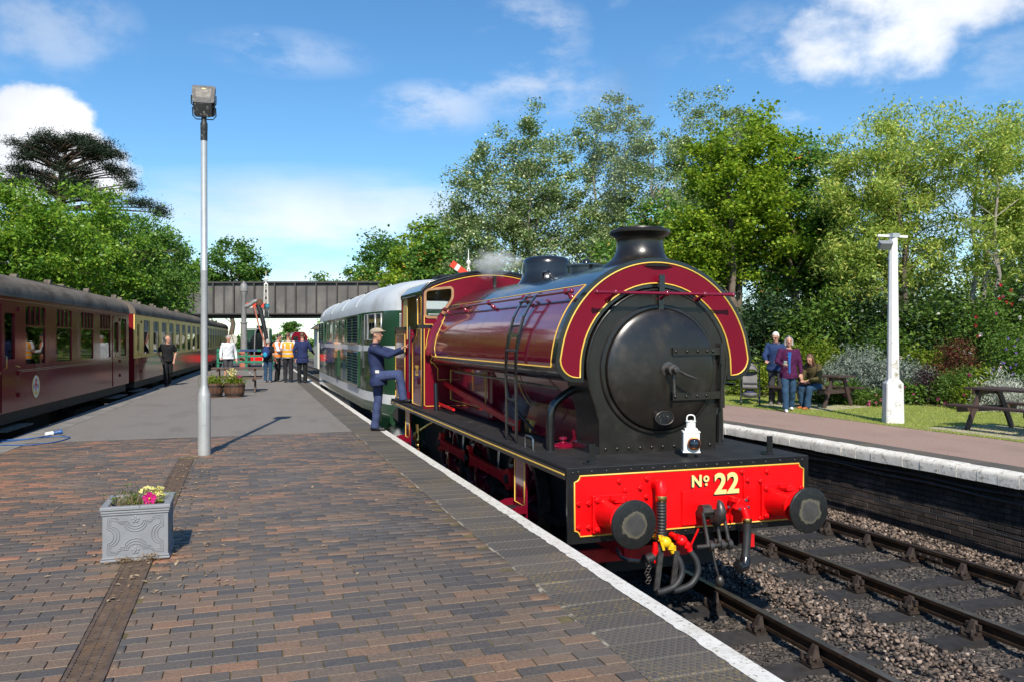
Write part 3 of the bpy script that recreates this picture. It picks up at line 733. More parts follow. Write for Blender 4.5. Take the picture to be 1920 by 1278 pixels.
rb.rivets([(CX + x, 6.40, -.103) for x in (-.42, -.31, -.2, -.09, .02, .14, .26, .38, .6, .72)], .014)
rb.build('rivet_row', M_blk, bb_, smooth=40)
rb = MB(); r1p = lambda x, y: (1000 + x / 3.195, 780 + y / 3.195)
def onY(px, py, Y):
    th = R(18.6); x = (px - 960) / 1503; u = -(py - 635.3) / 1503
    dx, dy = x * math.cos(th) + math.sin(th), -x * math.sin(th) + math.cos(th); t = Y / dy; return (dx * t, Y, CAMH + u * t)
for p in [(513, 385), (550, 440), (680, 370), (640, 425), (676, 478), (270, 522), (330, 518), (270, 665), (330, 662), (1250, 330), (1400, 328), (1285, 380), (1362, 385), (1285, 487), (1285, 590), (1360, 607), (1550, 428), (1603, 425)]:
    x, y, z = onY(*r1p(*p), 6.39); rb.lathe([(.024, 0), (.024, .018), (.016, .022), (.014, .032), (0, .032)], 6, (x, 6.395, z), (0, -1, 0))
rb.build('hexagon_bolts', M_red, bb_)
# number on the beam with its drop shadow
bk = pm('shadow_black', (.010, .008, .008), .45, var=.1)
bx0 = CX + .335
for dx, dz, dy, m_, nm in ((-.010, -.012, 6.391, bk, 'number_shadow'), (0, 0, 6.388, M_cream, 'number')):
    letters(nm, '22', .262, m_, bb_, (bx0 + dx, dy, .222 + dz), (R(90), 0, 0), depth=.0012, bold=.008, spacing=1.03)
    letters(nm, 'N', .145, m_, bb_, (CX + .018 + dx, dy, .300 + dz), (R(90), 0, 0), depth=.0012, bold=.005)
    letters(nm, 'o', .11, m_, bb_, (CX + .118 + dx, dy, .340 + dz), (R(90), 0, 0), depth=.0012, bold=.004)
    MB().cbox((CX + .118 + dx, dy, .312 + dz), (.024, .0024, .022)).build(nm, m_, bb_)
# centre drawbar plate
MB().box(3.772, 6.372, -.045, 4.09, 6.395, .266).build('drawbar_plate', M_red, bb_, bevel=.004)
# buffers
for s in (-1, 1):
    bx = CX + s * .865; bz = .12
    bu = MB().box(bx - .165, 6.355, bz - .165, bx + .165, 6.394, bz + .165).build('buffer', M_red, loco, bevel=.006)
    sh = MB(); sh.lathe([(.15, 0), (.142, .04), (.134, .12), (.128, .22), (.128, .25), (.138, .262), (.138, .285), (.125, .29)], 28, (bx, 6.356, bz), (0, -1, 0))
    sh.build('shank', M_red, bu, smooth=35)
    st = MB(); st.cbox((bx - .01, 6.22, bz + .14), (.09, .16, .022), (R(-6), 0, 0)); st.cbox((bx - .01, 6.17, bz + .152), (.07, .035, .02)); st.cbox((bx + .0, 6.28, bz + .155), (.07, .03, .025)); st.build('step_pad', M_red, bu)
    MB().lathe([(.085, 0), (.085, .16)], 20, (bx, 6.08, bz), (0, -1, 0)).build('ram', M_oilst, bu, smooth=35)
    hd = MB(); hd.lathe([(.09, .0), (.16, .02), (.200, .035), (.2035, .045), (.2035, .056), (.197, .063), (.12, .074), (0, .078)], 40, (0, 0, 0), (0, -1, 0))
    h = hd.build('buffer_head', M_buff, bu, world=False, smooth=30); h.location = (bx - CX, 5.965 - 10.5, bz - RAIL)
    rb = MB()
    for a in (-1, 1):
        for b in (-1, 1): rb.lathe([(.026, 0), (.026, .022), (.016, .026), (.014, .034), (0, .034)], 6, (bx + a * .128, 6.357, bz + b * .128), (0, -1, 0))
    rb.build('bolts', M_red, bu)
# draw hook and screw coupling
cp = MB(); cp.tube([(CX + .035, 6.37, .06), (CX + .035, 6.26, .06)], .045, 10); cp.lathe([(.062, 0), (.062, .09)], 14, (CX - .015, 6.27, .095), (1, 0, 0))
cp.tube([(CX + .10, 6.25, .04), (CX + .10, 6.2, .02), (CX + .10, 6.14, .06), (CX + .10, 6.12, .13), (CX + .10, 6.14, .19), (CX + .10, 6.16, .21)], [.05, .055, .055, .045, .03, .012], 10)
hook = cp.build('draw_hook', M_oilst, loco, smooth=50)
cp = MB()
for x in (-.025, .1, .185):
    cp.tube([(CX + x, 6.22, .10), (CX + x + .008, 6.20, .0), (CX + x + .02, 6.18, -.12), (CX + x + .028, 6.17, -.19)], [.02, .018, .018, .026], 8)
cp.tube([(CX - .03, 6.22, .10), (CX + .19, 6.22, .10)], .022, 8)
for x in (.02, .135, .21): cp.lathe([(.048, -.02), (.048, .02)], 12, (CX + x, 6.17, -.19), (1, 0, 0))
cp.tube([(CX - .12, 6.17, -.19), (CX + .24, 6.17, -.19)], .02, 8)
cp.tube([(CX + .03, 6.16, -.2), (CX + .05, 6.13, -.36), (CX + .07, 6.11, -.46)], .011, 6); cp.ball((CX + .075, 6.105, -.49), (.04, .04, .055), 12, 8)
cp.build('screw_coupling', M_oilst, hook, smooth=50)
# vacuum hose, steam heat hose, air hoses
hs = MB(); hs.tube([(3.5, 6.40, .34), (3.5, 6.33, .36), (3.5, 6.29, .355), (3.5, 6.275, .32), (3.5, 6.275, .24)], [.045, .047, .05, .052, .046], 12); vh = hs.build('vacuum_standpipe', M_red, loco, smooth=50)
MB().lathe([(.05, 0), (.053, .01), (.053, .04), (.05, .05)], 16, (3.5, 6.275, .215)).build('hose_clip', M_brass, vh, smooth=40)
pts = [(3.5, 6.275, .24), (3.5, 6.27, .1), (3.495, 6.265, -.05), (3.475, 6.25, -.17), (3.41, 6.23, -.25), (3.31, 6.22, -.275)]
def path(pts, n):
    P = [Vector(p) for p in pts]; P = [P[0] * 2 - P[1]] + P + [P[-1] * 2 - P[-2]]; o = []
    segs = len(P) - 3
    for i in range(n + 1):
        t = i / n * segs; k = min(int(t), segs - 1); t -= k; a, b, c, d = P[k:k + 4]
        o.append(.5 * ((2 * b) + (c - a) * t + (2 * a - 5 * b + 4 * c - d) * t * t + (3 * b - 3 * c + d - a) * t ** 3))
    return o
pp = path(pts, 110); MB().tube(pp, [.041 + .008 * (i % 4 in (1, 2)) for i in range(len(pp))], 12).build('ribbed_hose', M_rubber, vh, smooth=80)
ch = MB()
for i in range(7): ch.tube([(3.33 + .012 * math.sin(i * 1.6) + .02 * math.cos(2 * pi * k / 8), 6.2, -.31 - .025 * i + .018 * math.sin(2 * pi * k / 8)) for k in range(8)], .004, 4, closed=True)
ch.tube([(3.26, 6.22, -.275), (3.16, 6.25, -.265), (3.12, 6.3, -.25), (3.12, 6.38, -.2)], .02, 8); ch.build('safety_chain', M_oilst, vh)
sh = MB(); sh.cbox((4.275, 6.37, .08), (.02, .05, .22)); sh.lathe([(.06, 0), (.06, .04), (.045, .05), (.045, .1)], 12, (4.32, 6.39, .10), (0, -1, 0)); sh.cbox((4.31, 6.31, .165), (.15, .06, .045), (0, R(12), 0)); sh.cbox((4.33, 6.29, .11), (.13, .05, .10), (0, R(30), 0))
sh.tube([(4.31, 6.3, .11), (4.335, 6.24, .09), (4.345, 6.22, .03), (4.345, 6.22, .0)], .038, 10); sh.cbox((4.425, 6.385, .27), (.012, .03, .20))
st = sh.build('steam_heat_cock', M_red, loco, smooth=40, bevel=.004)
nb = MB()
for p in ((4.29, 6.26, .095), (4.385, 6.265, .105), (4.375, 6.285, .165), (4.235, 6.35, .1)): nb.lathe([(.016, 0), (.016, .016), (.009, .026)], 6, p, (0, -1, 0))
nb.build('steel_nuts', M_steel, st)
MB().lathe([(.043, 0), (.046, .008), (.046, .03), (.043, .038)], 14, (4.345, 6.22, -.02)).build('hose_clip', M_brass, st, smooth=40)
pp = path([(4.345, 6.22, .0), (4.34, 6.21, -.12), (4.315, 6.19, -.26), (4.29, 6.17, -.36)], 30); MB().tube(pp, [.037 + .0015 * (i % 2) for i in range(len(pp))], 12).build('steam_hose', M_rubber, st, smooth=60)
MB().tube([(4.30, 6.18, -.33), (4.28, 6.16, -.39), (4.22, 6.15, -.41), (4.19, 6.15, -.36)], [.046, .05, .05, .04], 10).build('hose_end', M_blk, st, smooth=60)
for k, (x, m_, nm) in enumerate(((3.50, M_yel, 'yellow_air_cock'), (3.66, M_redD if False else M_red, 'red_air_cock'))):
    c = MB(); c.tube([(x, 6.38, -.12), (x, 6.22, -.125)], .03, 10); c.ball((x, 6.2, -.13), (.055, .05, .05), 12, 8); c.tube([(x - .05, 6.2, -.09), (x + .05, 6.19, -.165)], .032, 10)
    c.lathe([(.042, 0), (.042, .03)], 6, (x + .05, 6.19, -.19)); c.tube([(x + .045, 6.19, -.16), (x + .07, 6.18, -.22)], .03, 10)
    if k == 0: c.bar((x - .065, 6.19, -.06), (x - .03, 6.17, -.19), .012, .02)
    else: c.bar((x + .10, 6.2, -.16), (x + .15, 6.17, -.03), .035, .014)
    a = c.build(nm, m_, loco, smooth=45)
    pp = path([(x + .07, 6.18, -.22), (x + .115, 6.15, -.30), (x + .12, 6.13, -.40), (x + .05, 6.12, -.49), (x - .06, 6.12, -.525), (x - .13, 6.12, -.53)], 30); MB().tube(pp, .029, 10).build('air_hose', M_rubber, a, smooth=60)
    MB().bar((x - .13, 6.13, -.52), (x - .075, 6.15, -.2), .05, .018, (0, 1, 0)).build('hose_bracket', M_oilst, a)
MB().lathe([(.0, 0), (.028, .01), (.04, .03), (.04, .05), (.028, .06), (.035, .08), (.02, .19)], 10, (3.41, 6.22, -.32)).build('red_hose_plug', M_red, loco, smooth=50)
# lamp irons
for x, y in ((2.97, 6.57), (4.855, 6.58)):
    g = MB(); g.box(x - .03, y - .008, FZ + .008, x + .03, y + .008, FZ + .175); g.box(x - .085, y - .03, FZ + .0005, x + .03, y + .03, FZ + .012); g.build('lamp_iron', M_blk, loco, bevel=.003)
g = MB(); g.box(3.885, 7.0, 2.08, 3.945, 7.018, 2.27); g.box(3.885, 7.0185, 2.06, 3.945, 7.10, 2.085); g.cbox((3.915, 7.03, 1.995), (.055, .03, .16)); g.build('lamp_iron', M_blk, loco, bevel=.003)
g = MB()
for x in (3.02, 3.06): g.tube([(x + .9, 6.7, 0)], .01) if False else None
for y0_, y1_ in ((7.62, 7.86),): g.tube([(2.79, y0_, FZ), (2.79, y0_, FZ + .10), (2.79, y0_ + .03, FZ + .12), (2.79, y1_ - .03, FZ + .12), (2.79, y1_, FZ + .10), (2.79, y1_, FZ)], .011, 8)
g.build('lifting_handle', M_steel, loco, smooth=50)
MB().tube([(4.97, 7.62, FZ), (4.97, 7.62, FZ + .10), (4.97, 7.65, FZ + .12), (4.97, 7.85, FZ + .12), (4.97, 7.88, FZ + .1), (4.97, 7.88, FZ)], .011, 8).build('lifting_handle', M_blk, loco, smooth=50)
# smokebox
BZ = 1.352
waist = [(.648, FZ), (.648, .80), (.656, .88), (.685, 1.0), (.722, 1.1), (.752, 1.2), (.768, 1.3)]
outl = [(CX + x, z) for x, z in waist] + arc(CX, BZ, .772, 0, pi, 28) + [(CX - x, z) for x, z in reversed(waist)]
sb = MB().plate(outl, [], F3(7.055), .55).build('smokebox', M_blkm, loco, smooth=30)
MB().tube([(x, 7.06, z) for x, z in outl[2:-2]], .014, 8).build('smokebox_beading', M_blkm, sb, smooth=60)
rv = MB(); rv.rivets([(3.33 + .125 * i, 7.055, FZ + .05) for i in range(6)] + [(4.08, 7.055, FZ + .05), (4.2, 7.055, FZ + .05), (4.49, 7.055, FZ + .05)], .02)
rv.rivets([(CX - .66, 7.12 + .09 * i, FZ + .05) for i in range(6)], .016, (-1, 0, 0)); rv.build('rivet_row', M_blkm, sb, smooth=40)
MB().box(CX - .70, 7.06, FZ, CX - .6485, 7.60, FZ + .075).build('saddle_angle', M_blk, sb)
dr_ = MB(); dr_.lathe([(.640, 0), (.640, .018), (.630, .028), (.603, .030), (.594, .018)], 64, (CX, 7.055, BZ - .012), (0, -1, 0), cap=False); dr_.build('door_ring', M_blkm, sb, smooth=25)
dd = MB(); dd.lathe([(.594, -.01), (.594, .035), (.586, .056), (.566, .070), (.53, .082), (.46, .098), (.37, .112), (.26, .124), (.13, .132), (0, .135)], 64, (CX, 7.055, BZ - .012), (0, -1, 0)); door = dd.build('smokebox_door', M_blkm, loco, smooth=25)
for zz in (1.52, 1.08):
    g = MB(); v = []; n = 12
    for i in range(n + 1):
        x = lerp(3.98, 4.60, i / n); r_ = math.hypot(x - CX, zz - BZ); dep = .085 * (1 - (r_ / .62) ** 2) + .058 if r_ < .62 else .03
        dep = max(dep, .035); hw_ = .037
        v += [(x, 7.055 - dep - .018, zz - hw_), (x, 7.055 - dep - .018, zz + hw_), (x, 7.055 - dep + .01, zz + hw_), (x, 7.055 - dep + .01, zz - hw_)]
    f = [(i * 4 + j, i * 4 + (j + 1) % 4, (i + 1) * 4 + (j + 1) % 4, (i + 1) * 4 + j) for i in range(n) for j in range(4)] + [(0, 1, 2, 3), (n * 4, n * 4 + 3, n * 4 + 2, n * 4 + 1)]
    g.add(v, f)
    for x in (4.01, 4.14, 4.27, 4.39, 4.47):
        r_ = math.hypot(x - CX, zz - BZ); dep = max(.085 * (1 - (r_ / .62) ** 2) + .058, .035) if r_ < .62 else .035; g.rivets([(x, 7.055 - dep - .018, zz)], .017, h=.8)
    g.lathe([(.03, -.06), (.03, .06)], 12, (4.60, 7.015, zz), (0, 0, 1)); g.build('hinge_strap', M_blkm, door, smooth=35, bevel=.0)
g = MB(); g.tube([(4.60, 7.015, .95), (4.60, 7.015, 1.60)], .018, 10)
for zz in (1.44, 1.0): g.lathe([(.032, -.05), (.032, .05)], 12, (4.60, 7.015, zz)); g.cbox((4.60, 7.04, zz), (.06, .05, .08))
g.build('hinge_post', M_blkm, door, smooth=35)
g = MB(); dz = 1.345; g.lathe([(.075, .112), (.075, .135), (.045, .14), (.045, .19), (.052, .20), (.052, .235), (.03, .24), (.03, .30), (0, .31)], 18, (CX + .03, 7.055, dz), (0, -1, 0))
g.tube([(CX + .035, 6.84, dz), (CX + .035, 6.83, dz - .09), (CX + .04, 6.825, dz - .25)], [.017, .014, .016], 8); g.tube([(CX + .035, 6.78, dz), (CX + .14, 6.765, dz - .05), (CX + .235, 6.755, dz - .085)], [.017, .013, .013], 8); g.build('door_dart_handles', M_oilst, door, smooth=40)
g = MB(); ez = .875
el = [(CX - .02 + .098 * math.cos(2 * pi * i / 32), ez + .066 * math.sin(2 * pi * i / 32)) for i in range(32)]; g.plate(el, [], F3(6.912), .08); sp = g.build('shed_plate', M_blk, door)
MB().tube([(x, 6.911, z) for x, z in el], .006, 6, closed=True).build('plate_rim', M_oilst, sp, smooth=60)
letters('plate_lettering', '51A', .075, M_steel, sp, (CX - .02, 6.9095, ez - .027), (R(90), 0, 0), depth=.002, bold=-.003, spacing=1.1)
# saddle tank
TR = 1.09; Y0, Y1 = 7.085, 12.60
def tank_section(r, bot=1.228, inner=.80):
    """half-round saddle: outline from the left inner foot round over the top to the right inner foot"""
    pts = [(-inner, bot)]; cr = .20 * r / TR
    pts += [(-r + cr - cr * math.sin(R(a)) if False else -(r - cr) - cr * math.sin(R(a)), bot + cr - cr * math.cos(R(a))) for a in range(10, 91, 16)]
    pts += [(-r * math.cos(R(a)), BZ + r * math.sin(R(a))) for a in [6 + i * 168 / 44 for i in range(45)]]
    pts += [((r - cr) + cr * math.sin(R(a)), bot + cr - cr * math.cos(R(a))) for a in range(90, 9, -16)]
    return pts + [(inner, bot)]
sec = tank_section(TR); n = len(sec)
AL = 49.4                                                    # where the upper lining runs, degrees above the horizontal
yb = [Y0, Y0 + .10] + list(np.linspace(Y0 + .2, Y1 - .02, 10)) + [Y1]
g = MB(); v = [(CX + x, y, z) for y in yb for x, z in sec]; f = []; mi = []
for i in range(len(yb) - 1):
    for j in range(n - 1):
        f.append((i * n + j, i * n + j + 1, (i + 1) * n + j + 1, (i + 1) * n + j))
        xm, zm = (sec[j][0] + sec[j + 1][0]) / 2, (sec[j][1] + sec[j + 1][1]) / 2
        a = math.degrees(math.atan2(zm - BZ, abs(xm))); mi.append(1 if i == 0 or a > AL or zm < 1.362 else 0)
g.add(v, f); g.m = mi; tank = g.build('saddle_tank', None, loco, mats=[M_crim, M_blk], smooth=40)
inn = [(-.80 * math.cos(R(a)), BZ + .80 * math.sin(R(a))) for a in range(180, -1, -6)]
MB().plate([(CX + x, z) for x, z in sec] + [(CX + x, z) for x, z in [(.80, BZ)] + [(-q_[0], q_[1]) for q_ in []] + [(.80 * math.cos(R(a)), BZ + .80 * math.sin(R(a))) for a in range(0, 181, 6)]], [], F3(Y0 - .004), .02).build('tank_front', M_blk, tank)
def band(ro, ri, bot):
    cr = .17; o = [(-ri, bot), (-ri, BZ)] + [(-ri * math.cos(R(a)), BZ + ri * math.sin(R(a))) for a in range(6, 175, 6)] + [(ri, BZ), (ri, bot)]
    o += [((ro - cr) + cr * math.sin(R(a)), bot + cr - cr * math.cos(R(a))) for a in range(0, 91, 15)] + [(ro * math.cos(R(a)), BZ + ro * math.sin(R(a))) for a in range(8, 173, 4)]
    o += [(-(ro - cr) - cr * math.sin(R(a)), bot + cr - cr * math.cos(R(a))) for a in range(90, -1, -15)]; return o
bd = band(1.043, .838, 1.272)
MB().plate([(CX + x, z) for x, z in bd], [], F3(Y0 - .008), .005).build('crimson_front_band', M_crimF, tank)
lining(tank, [(CX + x, Y0 - .009, z) for x, z in bd], .0085, True)
def on_tank(a, y, e=.0): return (CX - (TR + e) * math.cos(R(a)), y, BZ + (TR + e) * math.sin(R(a)))
for s in (1, -1):
    mir = lambda p: (CX + s * (p[0] - CX), p[1], p[2])
    L = [mir(on_tank(AL - 1, Y0 + .12)), ] + [mir(on_tank(AL - 1 - i * (AL - 2) / 12, Y0 + .12)) for i in range(1, 13)] + [mir((CX - TR, y, BZ + .018)) for y in (Y0 + .12, Y1 - .55)]
    L += [mir(on_tank(a, Y1 - .42)) for a in (8, 14, 22)] + [mir(on_tank(30, Y1 - .40)), mir(on_tank(40, Y1 - .2)), mir(on_tank(AL - 1, Y1 - .12))]
    lining(tank, L, .0072, True)
    lining(tank, [mir((CX - TR, y, BZ + .018)) for y in (Y1 - .55, Y1 - .34)] + [mir(on_tank(-3, Y1 - .15)), mir((CX - TR + .04, Y1 - .12, 1.26))], .006)
    tri = [mir(on_tank(a, y, .002)) for a, y in ((18, Y1 - .38), (6, Y1 - .22), (32, Y1 - .30), (34, Y1 - .36))]
    lining(tank, tri, .006, True)
    # riveted flange at the cab end
    g = MB(); v = []
    for a in range(2, 42, 4): v += [mir(on_tank(a, Y1 - .10, .0)), mir(on_tank(a, Y1 - .10, .05)), mir(on_tank(a, Y1 - .02, .05)), mir(on_tank(a, Y1 - .02, .0))]
    k = len(v) // 4; g.add(v, [(i * 4 + j, i * 4 + (j + 1) % 4, (i + 1) * 4 + (j + 1) % 4, (i + 1) * 4 + j) for i in range(k - 1) for j in range(4)] + [(0, 1, 2, 3), (4 * k - 4, 4 * k - 1, 4 * k - 2, 4 * k - 3)])
    fl = g.build('tank_flange', M_crim, tank, smooth=40)
    # side handrail on stanchions
    ha = 40.0; g = MB(); hr = 1.165
    hp = lambda y: mir((CX - hr * math.cos(R(ha)), y, BZ + hr * math.sin(R(ha))))
    g.tube([hp(7.16), hp(12.45)], .0165, 10); g.ball(hp(7.16), .026, 8, 6)
    for y in (7.30, 8.55, 9.9, 11.25, 12.3):
        g.ball(hp(y), .032, 10, 7); a_, b_ = Vector(hp(y)), Vector(mir(on_tank(ha, y))); g.tube([a_, a_.lerp(b_, .6), b_], [.014, .018, .034], 8)
    g.build('handrail', M_crim, loco, smooth=45)
    # conduit under the tank edge
    MB().tube([mir((CX - 1.0, 7.25, 1.165)), mir((CX - 1.0, 11.2, 1.175))], .014, 8).build('lubricator_pipe', M_blk, loco, smooth=45)
# front handrail
g = MB(); g.tube([(CX - .745, 6.9, 2.08), (CX + .745, 6.9, 2.08)], .016, 10)
for x in (-.55, .42, -.0): g.ball((CX + x, 6.9, 2.08), .03, 10, 7); g.tube([(CX + x, 6.9, 2.08), (CX + x, 6.98, 2.05), (CX + x, 7.075, 2.02)], [.014, .016, .03], 8)
for x in (-.745, .745): g.ball((CX + x, 6.9, 2.08), .024, 8, 6)
g.build('front_handrail', M_crim, loco, smooth=45)
# ladder
ld = empty('ladder', (2.775 - CX, 8.26 - 10.5, FZ - RAIL)); ld.parent = loco
for y in (8.10, 8.43):
    lad = MB()
    q = [(2.775, FZ), (2.775, 1.0), (2.765, 1.25), (2.772, 1.5), (2.80, 1.68), (2.86, 1.88), (2.935, 2.02), (3.00, 2.105), (3.045, 2.13), (3.07, 2.10)]
    for a, b in zip(q[:-1], q[1:]): lad.bar((a[0], y, a[1]), (b[0], y, b[1]), .055, .016, (1, 0, 0))
    lad.build('ladder_rail', M_blk, ld)
for i in range(6):
    z = .72 + i * .265; x = 2.775 if z < 1.2 else (2.77 if z < 1.55 else lerp(2.77, 2.90, (z - 1.55) / .4)); MB().tube([(x, 8.10, z), (x, 8.43, z)], .013, 8).build('rung', M_oilst, ld, smooth=45)
# chimney, dome, filler, whistle
CHY = 7.46
g = MB(); g.lathe([(.42, -.10), (.37, -.05), (.31, -.01), (.272, .03), (.252, .08), (.242, .13), (.240, .18), (.246, .215), (.262, .235), (.300, .255), (.316, .268), (.318, .285), (.305, .300), (.262, .306), (.255, .322), (.21, .322), (.2, .15)], 44, (CX, CHY, 2.455)); g.build('chimney', M_blkm, loco, smooth=35)
g = MB(); g.lathe([(.44, -.12), (.395, -.03), (.355, .03), (.335, .08), (.33, .14), (.33, .24), (.318, .29), (.285, .325), (.21, .345), (.1, .352), (0, .354)], 44, (CX, 10.15, 2.40)); g.build('dome', M_blk, loco, smooth=40)
g = MB(); g.lathe([(.22, -.05), (.22, .05), (.235, .055), (.235, .075), (.18, .09), (.05, .10), (.04, .12), (.04, .15), (0, .16)], 24, (CX - .05, 8.72, 2.43)); g.cbox((CX + .2, 8.6, 2.5), (.12, .03, .03)); g.build('tank_filler', M_blk, loco, smooth=35)
g = MB(); g.tube([(CX - .38, 9.05, 2.37), (CX - .38, 9.05, 2.43), (CX - .38, 9.08, 2.46), (CX - .38, 9.25, 2.46), (CX - .38, 9.28, 2.43), (CX - .38, 9.28, 2.37)], .014, 8); g.build('grab_handle', M_blk, loco, smooth=50)
g = MB(); g.lathe([(.03, 0), (.03, .16), (.034, .165), (.034, .18)], 10, (CX - .16, 12.0, 2.44)); g.build('safety_valve', M_oilst, loco, smooth=40)
g = MB(); g.tube([(3.10, 11.1, 2.10), (3.10, 11.5, 2.13), (3.13, 12.4, 2.14)] , .022, 8); g.build('sand_pipe', M_blk, loco, smooth=50)
# boiler, firebox, frames
MB().lathe([(.70, 0), (.70, 3.2), (.72, 3.21), (.72, 3.3), (.70, 3.31), (.70, 4.9)], 40, (CX, 7.6, 1.30), (0, 1, 0)).build('boiler', M_crim, loco, smooth=35)
MB().box(CX - .74, 10.4, FZ + .001, CX + .74, 12.6, 1.25).build('firebox', M_crim, loco, bevel=.05)
lining(loco, [(CX - .745, y, z) for y, z in ((10.55, .68), (12.5, .68), (12.5, 1.15), (10.55, 1.15))], .006, True)
lining(loco, [(CX - .72 * math.cos(R(a)), 9.3, 1.30 + .72 * math.sin(R(a))) for a in range(-60, 2, 6)], .006)
MB().add([(CX - .66, 7.6, FZ + .01), (CX - .66, 9.2, FZ + .01), (CX - .55, 9.2, .95), (CX - .55, 7.6, .95)], [(0, 1, 2, 3)]).build('splash_plate', M_crim, loco)
for s in (-1, 1):
    g = MB(); g.bar((CX + s * .80, 12.62, .93), (CX + s * .82, 9.0, .62), .05, .075); g.tube([(CX + s * .82, 9.02, .56), (CX + s * .82, 9.0, .68)], .05, 10); g.build('reversing_rod', M_redD, loco)
    MB().bar((CX + s * .95, 12.55, .62), (CX + s * .95, 11.5, .60), .04, .03).build('brake_rod', M_redD, loco)
    for y0_, x_ in ((7.58, -.98),):
        g = MB(); g.tube(path([(CX + s * .98, 7.5, FZ), (CX + s * .98, 7.5, FZ + .28), (CX + s * .95, 7.5, FZ + .44), (CX + s * .83, 7.5, FZ + .55), (CX + s * .62, 7.5, FZ + .66)], 18), .042, 12); g.build('ejector_pipe', M_blk, loco, smooth=50)
    MB().tube(path([(CX + s * .95, 9.0, 1.16), (CX + s * .93, 8.9, .92), (CX + s * .85, 8.75, .75), (CX + s * .75, 8.6, .6)], 12), .016, 8).build('lubricator_pipe', M_blk, loco, smooth=50)
    MB().lathe([(.11, 0), (.115, .015), (.10, .03), (.06, .045), (.025, .055), (.025, .075), (.045, .085), (.04, .105), (0, .11)], 20, (CX + s * .77 , 7.68, FZ)).build('sandbox_lid', M_crim, loco, smooth=40)
    MB().box(CX + s * .60 - .07, 8.98, FZ, CX + s * .60 + .07, 9.16, FZ + .16).build('oil_box', M_brass, loco, bevel=.008)
    MB().tube([(CX + s * 1.02, 12.30, FZ), (CX + s * 1.02, 12.36, FZ + .42)], .038, 10).build('vent_pipe', M_blk, loco, smooth=40)
    MB().box(CX + s * .62 - .015, 6.6, -.35, CX + s * .62 + .015, 14.9, FZ - .032).build('main_frame', M_under, loco)
    MB().box(CX + s * .66 - .02, 6.45, -.32, CX + s * .66 + .02, 7.2, -.2).build('guard_iron', M_redD, loco)
MB().box(CX - 1.1, 6.75, -.42, CX + .2, 6.8, -.30).build('brake_cross_rod', M_redD, loco)
MB().box(CX - .6, 7.0, -.6, CX + .6, 14.6, .3).build('inside_motion', M_under, loco)
# wheels, rods
WR = .645; AX = (8.93, 10.72, 12.35)
def wheel(y, s):
    x = CX + s * .735; c = (x, y, RAIL + WR)
    g = MB(); g.lathe([(WR - .075, -.07), (WR, -.07), (WR + .0, .055), (WR - .075, .055)], 40, c, (s, 0, 0), cap=False); g.lathe([(WR - .075, -.07), (WR - .075, .055)], 40, c, (s, 0, 0), cap=False); w = g.build('wheel', M_oilst, loco, smooth=35)
    g = MB(); g.lathe([(.16, -.07), (.16, .075), (.12, .085), (0, .085)], 20, c, (s, 0, 0)); g.lathe([(.572, -.03), (.572, .03), (.51, .04), (.51, -.03)], 36, c, (s, 0, 0), cap=False)
    for k in range(12):
        a = 2 * pi * k / 12 + .2; g.bar((x, y + .14 * math.cos(a), c[2] + .14 * math.sin(a)), (x, y + .54 * math.cos(a), c[2] + .54 * math.sin(a)), .06, .045, (1, 0, 0))
    g.build('wheel_centre', M_crim, w, smooth=35)
    MB().lathe([(.10, 0), (.10, .14), (.07, .15), (.055, .155), (.055, .2), (0, .205)], 16, (x + s * .06, y, .005), (s, 0, 0)).build('crank_pin', M_oilst, w, smooth=35)
for y in AX:
    for s in (-1, 1): wheel(y, s)
for s in (-1, 1):
    x = CX + s * .93
    for (a, b) in ((AX[2], AX[1]), (AX[1], AX[0])):
        g = MB(); n_ = 14
        for t0 in range(n_):
            t_ = t0 / n_; t2 = (t0 + 1) / n_
            h1 = .055 + .05 * (abs(t_ - .5) * 2) ** 4; h2 = .055 + .05 * (abs(t2 - .5) * 2) ** 4
            ya, yb_ = lerp(a, b, t_), lerp(a, b, t2)
            g.add([(x - .03, ya, -h1), (x + .03, ya, -h1), (x + .03, ya, h1), (x - .03, ya, h1), (x - .03, yb_, -h2), (x + .03, yb_, -h2), (x + .03, yb_, h2), (x - .03, yb_, h2)], [(0, 1, 5, 4), (1, 2, 6, 5), (2, 3, 7, 6), (3, 0, 4, 7)] + ([(0, 3, 2, 1)] if t0 == 0 else []) + ([(4, 5, 6, 7)] if t0 == n_ - 1 else []))
        for q in (a, b): g.lathe([(.125, -.035), (.125, .035)], 20, (x, q, 0), (1, 0, 0))
        g.cbox((x, a - .02, .13), (.06, .12, .08)); g.build('coupling_rod', M_redD, loco, smooth=35)
    for y in (9.35, 9.85, 11.1, 11.6): MB().tube([(CX + s * .75, y, FZ - .05), (CX + s * .78, y + .02, -.1)], .022, 8).build('brake_hanger', M_steel, loco, smooth=40)
    MB().box(CX + s * .70 - .05, 7.9, -.35, CX + s * .70 + .05, 12.9, -.27).build('brake_rigging', M_under, loco)
